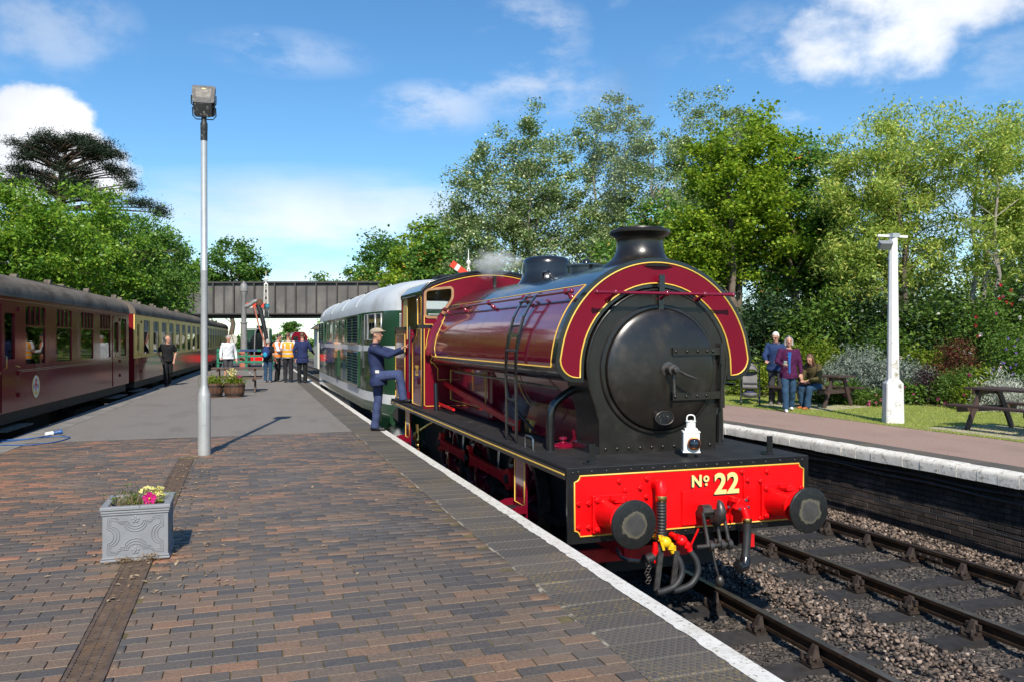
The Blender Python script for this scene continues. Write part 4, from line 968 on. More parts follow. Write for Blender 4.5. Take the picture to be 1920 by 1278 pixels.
# steps
for s in (-1, 1):
    for ya, yb_, zb in ((7.62, 7.98, -.62), (13.52, 13.9, -.55)):
        xs = CX + s * 1.19
        sp = MB().box(xs - .012, ya, zb, xs + .012, yb_, FZ - .031).build('step_bracket', M_crim, loco, bevel=.003)
        for z_ in (-.10, -.48):
            g = MB(); xo = xs + s * .012; g.box(min(xo, xo + s * .19), ya - .02, z_ - .012, max(xo, xo + s * .19), yb_ + .02, z_); stp = g.build('step', M_foot, sp)
            for yy_ in (ya - .034, yb_ + .0205):
                en = [(xo, z_ - .012), (xo + s * .19, z_ - .012), (xo + s * .19, z_ + .012), (xo + s * .15, z_ + .045), (xo + s * .09, z_ + .066), (xo, z_ + .072)]
                MB().plate(en, [], F3(yy_), .013).build('step_end', M_crimF, stp)
        for za, zc in ((-.05, FZ - .07), (-.44, -.16)):
            q_ = [(xs + s * .014, y_, z_) for y_, z_ in ((ya + .03, za), (yb_ - .03, za), (yb_ - .03, zc), (ya + .03, zc))]; lining(sp, q_, .005, True)
        MB().rivets([(xs + s * .013, (ya + yb_) / 2, -.35)], .02, (s, 0, 0)).build('step_bolt', M_steel, sp, smooth=40)
g = MB(); g.tube([(2.80, 13.25, -.15), (2.80, 13.25, -.75)], .033, 10); g.build('injector_pipe', M_copper, loco, smooth=45)
g = MB(); g.lathe([(.05, 0), (.055, .02), (.04, .05), (.06, .09), (.06, .13), (.04, .17), (.05, .22), (.035, .3), (.045, .38)], 12, (2.80, 13.25, -.16)); g.lathe([(.06, -.03), (.07, 0), (.03, .03)], 12, (2.74, 13.25, .02), (-1, 0, 0)); g.tube([(2.80, 13.25, .1), (2.95, 13.2, .2), (3.1, 13.1, .3)], .03, 8); g.build('injector', M_brass, loco, smooth=45)
# cab
CY, CW = 12.65, 1.175
def roof_arc(w, zs, zt, n=18):
    o = []
    for i in range(n + 1):
        t = -1 + 2 * i / n; o.append((CX + w * t, zs + (zt - zs) * (1 - t * t) ** .5 if False else zs + (zt - zs) * math.cos(t * pi / 2) ** .85))
    return o
ar = roof_arc(CW - .05, 2.47, 2.735)
front = [(CX + CW, FZ), (CX + CW, 2.36), (CX + CW - .02, 2.43)] + list(reversed(ar)) + [(CX - CW + .02, 2.43), (CX - CW, 2.36), (CX - CW, FZ)]
wl_ = rounded([(2.80, 2.005), (3.01, 2.005), (3.215, 2.30), (3.215, 2.455), (2.80, 2.405)], [.04, .03, .05, .04, .05], 4)
wr_ = [(2 * CX - x, z) for x, z in reversed(wl_)]
cab = MB().plate(front, [wl_, wr_], F3(CY - .01), .02).build('cab_front', M_crimF, loco)
def frame_of(lp, w, y0_, t, name, mat, parent, to=None):
    c = Vector((sum(p[0] for p in lp) / len(lp), sum(p[1] for p in lp) / len(lp))); N = len(lp); o = []
    for i in range(N):
        a = Vector(lp[i - 1]); b = Vector(lp[(i + 1) % N]); d = b - a; nn = Vector((d.y, -d.x)); nn.normalize()
        if (Vector(lp[i]) - c).dot(nn) < 0: nn = -nn
        o.append(tuple(Vector(lp[i]) + nn * w))
    return MB().plate(o, [lp], to or F3(y0_), t).build(name, mat, parent)
M_wood = pm('varnished_wood_frame', (.36, .19, .09), .4, var=.2, vs=9, coat=.3)
def m_glass():
    m = bpy.data.materials.new('window_glass'); m.use_nodes = True; nt = m.node_tree
    for q in list(nt.nodes): nt.nodes.remove(q)
    o = nt.nodes.new('ShaderNodeOutputMaterial'); t = nt.nodes.new('ShaderNodeBsdfTransparent'); g = nt.nodes.new('ShaderNodeBsdfGlossy'); mx = nt.nodes.new('ShaderNodeMixShader'); f = nt.nodes.new('ShaderNodeFresnel')
    t.inputs[0].default_value = (.86, .9, .88, 1); g.inputs['Roughness'].default_value = .02; f.inputs['IOR'].default_value = 1.5
    nt.links.new(f.outputs[0], mx.inputs[0]); nt.links.new(t.outputs[0], mx.inputs[1]); nt.links.new(g.outputs[0], mx.inputs[2]); nt.links.new(mx.outputs[0], o.inputs['Surface']); return m
M_glass = m_glass()
for lp in (wl_, wr_):
    fr = frame_of(lp, .04, CY - .024, .016, 'window_frame', M_wood, cab)
    MB().plate(lp, [], F3(CY - .004), .004).build('window_pane', M_glass, cab)
# black border and lining on the cab front
lft = [(2.768, 1.80), (2.85, 1.80), (2.81, 1.62), (2.79, 1.49), (2.83, 1.39), (2.90, 1.27), (2.99, 1.17), (2.99, .99), (3.274, .99), (3.274, .565), (2.80, .565), (2.768, .585)]
lining(cab, [(x, CY - .013, z) for x, z in lft], .0078, True)
lining(cab, [(x, CY - .013, z) for x, z in [(2.768, 1.87), (3.0, 1.87)]], .007)
lining(cab, [(2.768, CY - .013, 1.87), (2.768, CY - .013, 2.37)], .007)
lining(cab, [(CX + (x - CX) * .975, CY - .013, z - .05) for x, z in ar], .0085)
lining(cab, [(2.768, CY - .013, 2.37), (CX + (ar[0][0] - CX) * .975, CY - .013, ar[0][1] - .05)], .0085)
MB().box(CX - CW - .006, CY - .016, FZ, CX - CW + .018, CY + .03, 2.40).build('cab_corner_angle', M_blk, cab, bevel=.004)
MB().box(CX + CW - .018, CY - .016, FZ, CX + CW + .006, CY + .03, 2.40).build('cab_corner_angle', M_blk, cab, bevel=.004)
MB().box(CX - CW, CY - .0155, 1.815, 3.02, CY - .0105, 1.86).build('cab_belt', M_blk, cab)
rf = MB(); orf = [(CX + (x - CX) * 1.055, z + .012 - (.02 if i in (0, 18) else 0)) for i, (x, z) in enumerate(ar)]; inr = [(x, z - .02) for x, z in ar]
orf = [(CX - CW - .012, 2.34), (CX - CW - .012, 2.41)] + orf[1:-1] + [(CX + CW + .012, 2.41), (CX + CW + .012, 2.34)]; inr = [(CX - CW + .01, 2.34), (CX - CW + .012, 2.40)] + inr[1:-1] + [(CX + CW - .012, 2.40), (CX + CW - .01, 2.34)]
rf.plate(orf + list(reversed(inr)), [], F3(CY - .035), 1.80); roof = rf.build('cab_roof', M_blk, loco, smooth=35)
MB().tube([(x, CY - .03, z) for x, z in orf[1:-1]], .022, 8).build('roof_edge', M_blk, roof, smooth=60)
MB().box(CX - .8, 13.0, 2.67, CX - .1, 13.6, 2.71).build('roof_hatch', M_blkm, roof)
S3 = lambda x0: (lambda y, z, d: (x0 + d, y, z))
for s in (-1, 1):
    xs = CX + s * CW - (.012 if s > 0 else .0)
    up = [(CY + .0, FZ), (13.44, FZ), (13.44, 1.58), (13.36, 1.66), (13.33, 1.75), (13.06, 2.0), (13.02, 2.05), (13.02, 2.28), (13.08, 2.36), (14.25, 2.36), (14.33, 2.30), (14.36, 2.1), (14.42, 2.1), (14.42, 2.42), (CY, 2.42)]
    if s < 0: up = [(CY, FZ), (13.44, FZ), (13.44, 1.60), (13.36, 1.64), (13.24, 1.66), (13.08, 1.75), (13.03, 1.85), (13.03, 2.28), (13.09, 2.355), (14.25, 2.355), (14.32, 2.29), (14.34, 1.85), (14.40, 1.85), (14.42, 2.42), (CY, 2.42)]
    sd_ = MB().plate(up, [], S3(xs), .012).build('cab_side', M_crim, loco)
    xo = xs - .003 if s < 0 else xs + .015
    lining(sd_, [(xo, y, z) for y, z in ((12.70, .565), (13.40, .565), (13.40, 1.57), (13.22, 1.61), (13.06, 1.70), (13.02, 1.80), (12.70, 1.80))], .006, True)
    lining(sd_, [(xo, y, z) for y, z in ((12.70, 1.87), (12.98, 1.87), (12.98, 2.3), (12.70, 2.34))], .006, True)
    MB().box(xs - .004 if s < 0 else xs + .0, CY + .001, 1.815, xs - .0 if s < 0 else xs + .016, 13.0, 1.86).build('cab_belt', M_blk, sd_)
    MB().tube([(xo, y, z) for y, z in ((13.44, 1.60), (13.36, 1.64), (13.24, 1.66), (13.08, 1.75), (13.03, 1.85), (13.03, 2.28), (13.09, 2.355), (14.25, 2.355))], .014, 8).build('opening_beading', M_blk, sd_, smooth=60)
    if s < 0:
        for dx, m_, nm in ((-.0035, bk, 'number_shadow'), (-.006, M_gold, 'number')):
            letters(nm, '22', .235, m_, sd_, (xs + dx, 13.05 + (.008 if nm != 'number' else 0), 1.045 - (.008 if nm != 'number' else 0)), (R(90), 0, R(-90)), depth=.001, bold=.006)
        MB().tube([(xs - .035, 13.50, .75), (xs - .035, 13.50, 1.85)], .016, 8).build('door_handrail', M_steel, sd_, smooth=45)
        rv = MB().rivets([(xs, 13.42, z) for z in (1.30, 1.38, 1.68, 1.74)] + [(xs, 12.72 + .1 * i, 1.838) for i in range(3)], .014, (-1, 0, 0)); rv.build('rivets', M_steel, sd_, smooth=40)
    # bunker with its coal rails
    bk_ = MB().plate([(14.02, FZ), (15.04, FZ), (15.04, 1.80), (14.02, 1.84)], [], S3(xs), .012).build('bunker_side', M_crim, loco)
    lining(bk_, [(xo, y, z) for y, z in ((14.08, .565), (14.98, .565), (14.98, 1.72), (14.08, 1.72))], .0045, True)
    MB().box(min(xs - .01, xs + .02), 14.0, 1.80, max(xs - .01, xs + .02), 15.05, 1.85).build('bunker_rim', M_blk, bk_)
MB().box(CX - CW, 14.985, FZ, CX + CW, 15.04, 1.82).build('bunker_back', M_crim, loco)
MB().box(CX - CW + .02, 14.0, FZ, CX + CW - .02, 14.03, 1.8).build('bunker_bulkhead', M_crimF, loco)
MB().box(CX - 1.0, 14.05, 1.5, CX + 1.0, 14.95, 1.72).build('coal_load', pm('coal', (.012, .012, .013), .4, var=.5, vs=20, bmp=1., bs=25), loco)
rw = [rounded([(CX + s * .55 - .34, 1.98), (CX + s * .55 + .34, 1.98), (CX + s * .55 + .34, 2.33), (CX + s * .55 - .34, 2.33)], .17, 6) for s in (-1, 1)]
bkf = MB().plate([(CX - CW + .02, 1.80), (CX + CW - .02, 1.80)] + [(x, z - .025) for x, z in reversed(ar)], rw, F3(14.38), .02).build('cab_back', M_creamp, loco)
for lp in rw: frame_of(lp, .035, 14.365, .012, 'window_frame', M_wood, bkf)
g = MB(); g.box(CX - CW + .016, CY + .02, 1.70, CX + CW - .016, CY + .03, 1.95); g.build('cab_lining_panel', M_creamp, loco)
for s in (-1, 1):
    MB().box(min(CX + s * (CW - .016), CX + s * (CW - .03)), 13.98, 1.63, max(CX + s * (CW - .016), CX + s * (CW - .03)), 14.40, 2.36).build('cab_lining_panel', M_creamp, loco)
MB().box(CX - 1.1, 12.7, FZ, CX + 1.1, 13.0, 1.6).build('backhead', M_crimF, loco, bevel=.05)
g = MB(); g.tube([(CX - .8, 13.2, 1.45), (CX - .55, 13.1, 1.55)], .03, 8); g.tube([(CX - .9, 13.3, 1.62), (CX - .85, 13.2, 1.48)], .022, 8); g.build('regulator_handle', M_brass, loco, smooth=45)
# white headlamp standing on the footplate
M_lampw = pm('white_enamel', (.78, .77, .72), .4, var=.05, vs=6, coat=.2)
lx, ly, lz = 4.03, 6.66, FZ
hl = tag(empty('headlamp', (lx, ly, lz)), 'white oil headlamp with a copper-rimmed lens standing on the engine', 'lamp')
rz = R(-24); Mz = Matrix.Rotation(rz, 4, 'Z')
def lb(g): g.v = [tuple(Mz @ Vector(p)) for p in g.v]; return g
g = MB(); g.box(-.03, -.01, .0, .03, .01, .07); lb(g).build('lamp_bracket', M_blk, hl, world=False)
g = MB(); g.box(-.075, -.062, .06, .075, .062, .235); g.box(-.082, -.068, .045, .082, .068, .06); g.box(-.082, -.068, .235, .082, .068, .246); g.box(-.058, -.048, .246, .058, .048, .272)
body = lb(g).build('lamp_body', M_lampw, hl, world=False, bevel=.003)
g = MB(); g.lathe([(.042, .272), (.048, .275), (.044, .282), (.044, .332), (.05, .336), (.048, .342), (.0, .35)], 20); g.build('chimney_cap', M_lampw, hl, world=False, smooth=40)
g = MB(); g.tube(path([(-.036, 0, .335), (-.036, 0, .375), (-.018, 0, .395), (.018, 0, .395), (.036, 0, .375), (.036, 0, .335)], 16), .0065, 8); lb(g).build('carrying_handle', M_lampw, hl, world=False, smooth=60)
g = MB(); g.lathe([(.048, 0), (.06, .0), (.06, .035), (.052, .04), (.048, .03)], 28, (.02, -.062, .135), (0, -1, 0), cap=False); lens = lb(g).build('lens_rim', M_copper, hl, world=False, smooth=40)
g = MB(); g.lathe([(.05, .02), (.045, .034), (.03, .045), (0, .052)], 24, (.02, -.062, .135), (0, -1, 0)); lb(g).build('lens', pm('dark_lens', (.012, .018, .03), .03, var=.3, coat=1.), lens, world=False, smooth=60)
# ================================================================ carriages
M_roofg = pm('sooty_roof_grey', (.16, .13, .10), .8, spec=.15, var=.2, vs=3, bmp=.25, bs=20, dirt=(.075, .06, .048), dl=.45, dh=.7, ds=2.0, dstretch=(2.5, .6, 1))
M_mar = pm('maroon_paint', (.165, .006, .017), .13, var=.1, vs=2, spec=.3, dirt=(.05, .018, .016), dl=.55, dh=.8, ds=1.2, dstretch=(1, 1, .4))
M_blood = pm('blood_red_paint', (.17, .012, .015), .14, var=.08, vs=2, spec=.4)
M_custard = pm('custard_paint', (.88, .58, .17), .3, var=.06, vs=2, spec=.15, dirt=(.4, .27, .1), ds=1.5)
M_dark = pm('dark_interior', (.02, .016, .014), .8, var=.4)
M_intw = pm('brown_interior', (.10, .05, .028), .6, var=.3)
M_alu = pm('window_aluminium', (.42, .41, .38), .4, .7, var=.15)
M_tread = pm('weathered_timber', (.13, .11, .09), .85, var=.3, vs=9, bmp=.3)
BZW = lambda z: z - RAIL
def coach(loc, ang, label, upper, lower, wins, doors, crest=False, lines=None, ln=19.7, group='carriages standing at the platform'):
    """local frame: y = 0 at the far end and -ln at the near end, the platform side is the plane x = 0"""
    root = tag(empty('railway_carriage', (*loc, RAIL), -ang), label, 'carriage', group)
    B = lambda mb, nm, m, par=root, **k: mb.build(nm, m, par, world=False, **k)
    zb, zw, zg = BZW(.33), BZW(1.05), BZW(2.40)
    S = lambda y, z, d: (-d, y, z)
    rects = [rounded([(a, BZW(z0)), (b, BZW(z0)), (b, BZW(z1)), (a, BZW(z1))], .07, 4) for a, b, z0, z1 in wins]
    drects = [rounded([(a + .14, BZW(1.28)), (b - .14, BZW(1.28)), (b - .14, BZW(2.1)), (a + .14, BZW(2.1))], .06, 4) for a, b in doors]
    B(MB().plate([(-ln, zw), (0, zw), (0, zg), (-ln, zg)], rects + drects, S, .03), 'upper_side', upper)
    B(MB().plate([(-ln, zb), (0, zb), (0, zw), (-ln, zw)], [], S, .03), 'lower_side', lower)
    B(MB().box(-2.8, -ln, zb, -2.77, 0, zg), 'back_side', lower)
    for y in (-ln, -.03): B(MB().box(-2.77, y, zb, -.03, y + .03, zg), 'end_panel', lower if crest else M_blood if y < -1 else M_blk)
    B(MB().box(-2.7, -ln + .1, zb, -.05, -.1, zb + .06), 'floor', M_dark)
    # seats seen through the glass
    B(MB().box(-2.75, -ln + .1, zb, -1.55, -.1, zg), 'compartment_partition', M_intw)
    # roof
    pr = [(-1.4 + 1.425 * math.cos(t), zg + .015 + .56 * math.sin(t) ** .82 if math.sin(t) > 0 else zg + .015) for t in [pi * i / 22 for i in range(23)]]
    g = MB(); g.plate(pr, [], lambda x, z, d: (x, -ln + .02 + d, z), ln - .04); rf = B(g, 'roof', M_roofg, smooth=25)
    B(MB().box(-.012, -ln + .03, zg - .005, .035, -.03, zg + .03), 'gutter', M_roofg)
    k = 0; y = -ln + 1.0
    while y < -.6:
        g = MB(); x = -1.4 + (.45 if k % 2 else .62); zt = zg + .50
        g.box(-.06, -.10, -.06, .06, .10, .07); g.tube([(-.07, 0, .06), (.07, 0, .06)], .085, 10)
        g.v = [(p[0] + x, p[1] + y, p[2] + zt) for p in g.v]; B(g, 'roof_ventilator', M_roofg, smooth=40); y += 1.72; k += 1
    g = MB(); g.tube([(-.82, -9, zg + .515), (-.82, -6, zg + .53), (-.8, -3.5, zg + .56), (-.75, -2.0, zg + .52), (-.70, -.4, zg + .47)], .022, 6); B(g, 'roof_pipe', M_roofg, smooth=50)
    for (a, b, z0, z1), rc in zip(wins, rects):
        f = frame_of(rc, .022, 0, .02, 'window', lower if crest else upper, root, lambda y, z, d: (.008 - d, y, z)); f.location = (0, 0, 0)
        f.data.transform(Matrix.Translation(Vector(root.location))) if False else None
        B(MB().plate(rc, [], lambda y, z, d: (-.022 - d, y, z), .004), 'pane', M_glass, f)
        if b - a > .9:
            zt = BZW(1.885); g = MB(); g.box(-.02, a, zt - .018, .004, b, zt + .018); B(g, 'transom', M_alu if not crest else M_mar, f)
            g = MB()
            for q in (.24, .48, .74): g.box(-.02, lerp(a, b, q) - .016, zt + .018, .002, lerp(a, b, q) + .016, BZW(z1))
            B(g, 'vent_bars', M_alu if not crest else M_mar, f)
            g = MB(); g.box(-.06, a + .02, zt + .02, -.05, lerp(a, b, .22), BZW(z1) - .02); g.box(-.06, lerp(a, b, .76), zt + .02, -.05, b - .02, BZW(z1) - .02); B(g, 'vent_glass', pm('frosted_vent', (.33, .33, .30), .3, var=.1), f)
            g = MB()
            for q in (.1, .9): g.box(-1.5, lerp(a, b, q) - .12, zb + .1, -.35, lerp(a, b, q) + .12, BZW(1.62))
            B(g, 'seat_backs', pm('seat_moquette', (.03, .045, .07), .9, var=.4, vs=12), f)
    for (a, b), rc in zip(doors, drects):
        d = MB().plate(rounded([(a, zb + .02), (b, zb + .02), (b, BZW(2.26)), (a, BZW(2.26))], .05, 3), [rc, ], lambda y, z, t: (.012 - t, y, z), .012)
        lo = MB().plate([(a, zb + .02), (b, zb + .02), (b, zw), (a, zw)], [], lambda y, z, t: (.014 - t, y, z), .013)
        dd_ = B(d, 'door', upper); B(lo, 'door_lower_panel', lower, dd_)
        B(MB().plate(rc, [], lambda y, z, t: (-.02 - t, y, z), .004), 'pane', M_glass, dd_)
        B(MB().tube([(.015, a + .09, BZW(1.12)), (.06, a + .09, BZW(1.14)), (.06, a + .09, BZW(1.33)), (.015, a + .09, BZW(1.35))], .011, 6), 'grab_handle', M_brass, dd_, smooth=60)
        B(MB().tube([(.01, b - .1, BZW(1.15)), (.05, b - .1, BZW(1.15)), (.05, b - .02, BZW(1.13))], .012, 6), 'door_handle', M_brass, dd_, smooth=60)
        for z in (.62, 1.02, 2.18): B(MB().box(.0145, b - .005, BZW(z) - .04, .045, b + .09, BZW(z) + .04), 'hinge', lower, dd_)
        B(MB().box(-.2, a - .1, BZW(.02), .12, b + .5, BZW(.05)), 'footboard', M_tread, root)
    for z, r_ in (lines or []):
        B(MB().tube([(.004, -ln + .02, BZW(z)), (.004, -.02, BZW(z))], r_, 6), 'gold_lining', pm('dull_gold_lining', (.36, .20, .045), .5, var=.1), root)
    if crest:
        cy, cz = -8.47, BZW(.715)
        g = MB(); g.plate([(cy + .215 * math.cos(t), cz + .215 * math.sin(t)) for t in [2 * pi * i / 40 for i in range(40)]], [], lambda y, z, d: (.004 - d, y, z), .004); cr = B(g, 'crest_roundel', pm('crest_white', (.75, .74, .70), .4, var=.04), root)
        for r_, t in ((.218, .006), (.165, .004)): B(MB().tube([(.005, cy + r_ * math.cos(2 * pi * i / 40), cz + r_ * math.sin(2 * pi * i / 40)) for i in range(40)], t, 5, closed=True), 'crest_ring', M_gold, cr)
        T = lambda y, z, d: (.0075 - d, y, z)
        lion = [(-.03, -.09), (.03, -.09), (.015, -.03), (.05, -.01), (.085, .04), (.05, .03), (.03, .06), (.06, .11), (.02, .15), (-.02, .14), (-.045, .10), (-.02, .06), (-.06, .05), (-.09, .07), (-.06, .01), (-.03, -.02)]
        B(MB().plate([(cy + y, cz + .01 + z) for y, z in lion], [], T, .003), 'crest_lion', pm('crest_red', (.55, .02, .03), .4, var=.05), cr)
        B(MB().plate([(cy + y, cz + z) for y, z in [(-.06, -.17), (.06, -.17), (.075, -.085), (.03, -.10), (0, -.08), (-.03, -.10), (-.075, -.085)]], [], T, .003), 'crest_crown', M_gold, cr)
        for s_ in (-1, 1): B(MB().plate([(cy + s_ * .125 + .028 * math.cos(t), cz - .0 + .05 * math.sin(t)) for t in [2 * pi * i / 10 for i in range(10)]], [], T, .003), 'crest_wheel', pm('crest_blue', (.05, .12, .32), .4, var=.05), cr)
    B(MB().box(-2.7, -ln + .2, BZW(.12), -.05, -.2, zb - .002), 'solebar', M_under)
    for y in (-ln + 2.9, -2.9):
        bg_ = B(MB().box(-2.3, y - 1.5, BZW(-.42), -.35, y + 1.5, BZW(-.1)), 'bogie', M_under)
        for q in (-1.3, 1.3):
            for x in (-2.15, -.65): B(MB().lathe([(.46, -.06), (.46, .06)], 24, (x, y + q, .46), (1, 0, 0)), 'wheel', M_under, bg_, smooth=40)
    g = MB()
    for y in (-ln + 6.5, -ln + 9.3, -7.0): g.box(-2.4, y - .8, BZW(-.5), -.4, y + .8, BZW(.1))
    B(g, 'battery_boxes', M_under)
    B(MB().box(-1.9, -.02, zb + .1, -.9, .28, BZW(2.2)), 'corridor_bellows', M_under)
    for x in (-2.26, -.54): B(MB().lathe([(.06, 0), (.06, .35), (.2, .36), (.2, .4)], 16, (x, 0, 1.05), (0, 1, 0)), 'buffer', M_under, smooth=35)
    return root
w1 = [(-9.05, -7.87), (-7.12, -5.98), (-5.22, -4.09), (-3.42, -2.30)]
wl1 = [(a, b, 1.16, 2.27) for a, b in w1] + [(-1.03, -.34, 1.16, 2.22)] + [(-19.3, -18.6, 1.16, 2.22)] + [(-17.4 + i * 1.85, -16.25 + i * 1.85, 1.16, 2.27) for i in range(3)]
coach((-3.22, 26.4), R(4.3), 'plain maroon carriage with a round lion crest on its lower side', M_mar, M_mar, wl1, [(-2.05, -1.25), (-10.32, -9.52), (-18.3, -17.6)], True, [(2.335, .006), (1.065, .006), (1.035, .006)])
w2 = [(-19.7 + 1.55 + i * 1.84, -19.7 + 2.72 + i * 1.84, 1.16, 2.25) for i in range(9)]
coach((-3.22 + .03 + 20.3 * math.sin(R(3.5)), 26.62 + 20.3 * math.cos(R(3.5))), R(3.5), 'cream and red carriage coupled behind the maroon one', M_custard, M_blood, w2, [(-19.5, -18.75), (-1.0, -.25)], False, [(1.05, .005)])
coach((-1.98 + 20.3 * math.sin(R(2.6)), 47.0 + 20.3 * math.cos(R(2.6))), R(2.6), 'cream and red carriage farthest along, running under the girder bridge', M_custard, M_blood, w2, [(-19.5, -18.75), (-1.0, -.25)], False, [(1.05, .005)])

# ================================================================ green diesel engine
M_grn = pm('dark_green_paint', (.016, .055, .026), .15, var=.12, vs=1.5, coat=.6, bmp=.03, bs=3)
M_wband = pm('off_white_band', (.62, .63, .62), .3, var=.07, vs=3, coat=.2, dirt=(.42, .4, .36), dl=.55, dh=.8, ds=3)
M_wroof = pm('pale_grey_roof', (.50, .52, .53), .45, var=.06, vs=2, dirt=(.30, .29, .26), dl=.46, dh=.75, ds=1.0)
dz = tag(empty('diesel_engine', (CX, 23.4, RAIL)), 'dark green diesel engine with white bands and a pale grey roof', 'diesel engine')
stn = [(16.25, .93, .86), (16.4, 1.05, .92), (16.9, 1.16, .96), (17.7, 1.28, 1.), (18.1, 1.325, 1.), (18.2, 1.335, 1.), (28.9, 1.335, 1.), (29.3, 1.30, 1.), (30.2, 1.16, .96), (30.6, .95, .86)]
zl = [.10, .30, .50, 1.38, 1.50, 2.22]
def ringd(y, hw_, k):
    p = [(-hw_ * (.985 if z > 1.6 else 1), z) for z in zl]
    p += [(-hw_ * math.cos(t) * .985, 2.22 + (.72 * k) * math.sin(t) ** .8) for t in [pi * i / 20 for i in range(1, 20)]]
    p += [(hw_ * (.985 if z > 1.6 else 1), z) for z in reversed(zl)]; return [(CX + x, y, z) for x, z in p]
g = MB(); n = len(ringd(0, 1, 1)); v = []; f = []; mi = []
for s_ in stn: v += ringd(*s_)
for i in range(len(stn) - 1):
    for j in range(n - 1):
        f.append((i * n + j, i * n + j + 1, (i + 1) * n + j + 1, (i + 1) * n + j)); jj = min(j, n - 2 - j); mi.append(1 if jj in (1, 3) else 0 if jj < 5 else 2)
for e, o_ in ((0, 0), (len(stn) - 1, 1)):
    for j in range(len(zl) - 1): f.append((e * n + j, e * n + j + 1, e * n + n - 2 - j, e * n + n - 1 - j)); mi.append([0, 1, 0, 1, 0][j])
    f.append(tuple(e * n + j for j in range(5, n - 5))); mi.append(2)
g.add(v, f); g.m = mi; body = g.build('body', None, dz, mats=[M_grn, M_wband, M_wroof], smooth=28)
M_louv = pm('louvre_green', (.02, .045, .025), .5, var=.2, dirt=(.12, .07, .03), dl=.6, dh=.8, ds=8)
M_shad = pm('grille_void', (.008, .008, .008), .8)
XS = CX - 1.335
def grille(y0_, y1_, z0_, z1_, ns):
    f_ = MB().box(XS - .006, y0_, z0_, XS + .004, y1_, z1_).build('grille', M_shad, dz)
    for i in range(ns):
        z = lerp(z0_, z1_, (i + .5) / ns); hgt = (z1_ - z0_) / ns
        MB().add([(XS - .0065, y0_, z - hgt * .1), (XS - .0065, y1_, z - hgt * .1), (XS - .04, y1_, z - hgt * .42), (XS - .04, y0_, z - hgt * .42), (XS - .0065, y0_, z + hgt * .08), (XS - .0065, y1_, z + hgt * .08), (XS - .042, y1_, z - hgt * .3), (XS - .042, y0_, z - hgt * .3)], [(0, 1, 2, 3), (7, 6, 5, 4), (2, 6, 7, 3), (0, 3, 7, 4), (1, 5, 6, 2)]).build('louvre_slat', M_louv, f_)
    g = MB()
    for y in (y0_, (y0_ + y1_) / 2, y1_): g.box(XS - .045, y - .03, z0_ - .02, XS - .0, y + .03, z1_ + .02)
    g.box(XS - .045, y0_ + .03, z1_, XS, y1_ - .03, z1_ + .04); g.box(XS - .045, y0_ + .03, z0_ - .04, XS, y1_ - .03, z0_)
    g.build('grille_frame', M_grn, f_)
grille(18.75, 20.75, 1.56, 2.16, 9); grille(18.75, 20.75, .58, 1.32, 11); grille(27.0, 28.7, 1.56, 2.16, 8); grille(22.9, 23.4, .62, 1.30, 9)
for a, b in ((21.5, 21.95), (22.9, 23.35), (24.3, 24.75), (25.6, 26.05)):
    fr = MB().box(XS - .012, a, 1.58, XS + .003, b, 2.14).build('window', M_grn, dz); MB().box(XS - .014, a + .05, 1.63, XS - .0125, b - .05, 2.09).build('pane', M_glass if False else pm('dark_pane', (.015, .02, .02), .04, var=.2, coat=1.), fr)
# cab side windows; a cream sheet behind one pane stands for a reflection
def cab_x(y): return CX - np.interp(y, [s_[0] for s_ in stn], [s_[1] for s_ in stn]) * .985
M_pane = pm('dark_pane', (.015, .02, .02), .04)
for a, b, m_ in ((17.25, 17.75, M_creamp), (16.85, 17.17, M_pane), (17.82, 18.05, M_pane)):
    v = []
    for y in (a, b):
        for z in (1.64, 2.15): v.append((cab_x(y) - .004, y, z))
    fr = MB().tube([(cab_x(a) - .006, a, 1.62), (cab_x(b) - .006, b, 1.62), (cab_x(b) - .006, b, 2.17), (cab_x(a) - .006, a, 2.17)], .022, 6, closed=True).build('cab_window', M_alu, dz, smooth=60)
    MB().add([(x, y, z) for x, y, z in (v[0], v[2], v[3], v[1])], [(0, 1, 2, 3)]).build('cab_backing', m_, fr)
    MB().add([(x - .008, y, z) for x, y, z in (v[0], v[2], v[3], v[1])], [(0, 1, 2, 3)]).build('pane', M_glass, fr)
for s_ in (-1, 0, 1):
    fr = MB().box(CX + s_ * .6 - .27, 16.235, 1.62, CX + s_ * .6 + .27, 16.26, 2.16).build('cab_window', M_alu, dz, bevel=.03); MB().box(CX + s_ * .6 - .23, 16.226, 1.66, CX + s_ * .6 + .23, 16.234, 2.12).build('pane', M_pane, fr)
MB().box(CX - .7, 16.21, 2.24, CX + .7, 16.30, 2.5).build('headcode_panel', M_wband, dz, bevel=.02)
MB().tube([(cab_x(18.12) - .03, 18.12, 1.0), (cab_x(18.12) - .03, 18.12, 1.9)], .014, 6).build('handrail', M_steel, dz, smooth=60)
for y in (18.6, 20.2, 22.0, 23.8, 25.6, 27.4):
    MB().tube([(CX - .62, y, 2.82), (CX - .62, y, 2.90), (CX - .62, y + .5, 2.90), (CX - .62, y + .5, 2.82)], .014, 6).build('roof_grab_rail', M_wroof, dz, smooth=60)
for y in (21, 24.2, 27): MB().box(CX - .75, y, 2.80, CX - .2, y + .9, 2.875).build('roof_hatch', M_shad, dz)
for y in (19.6, 22.4, 25.2, 28.0):
    MB().tube([(CX - 1.33 * math.cos(t) * .99, y, 2.23 + .725 * math.sin(t) ** .8) for t in [pi * i / 20 for i in range(1, 20)]], .012, 5).build('roof_seam', M_wroof, dz, smooth=60)
MB().box(CX - 1.2, 17.0, -.1, CX + 1.2, 30.0, .099).build('underframe', M_under, dz)
M_dust = pm('dusty_underframe', (.12, .105, .085), .9, var=.5, vs=3, dirt=(.03, .028, .026), ds=2)
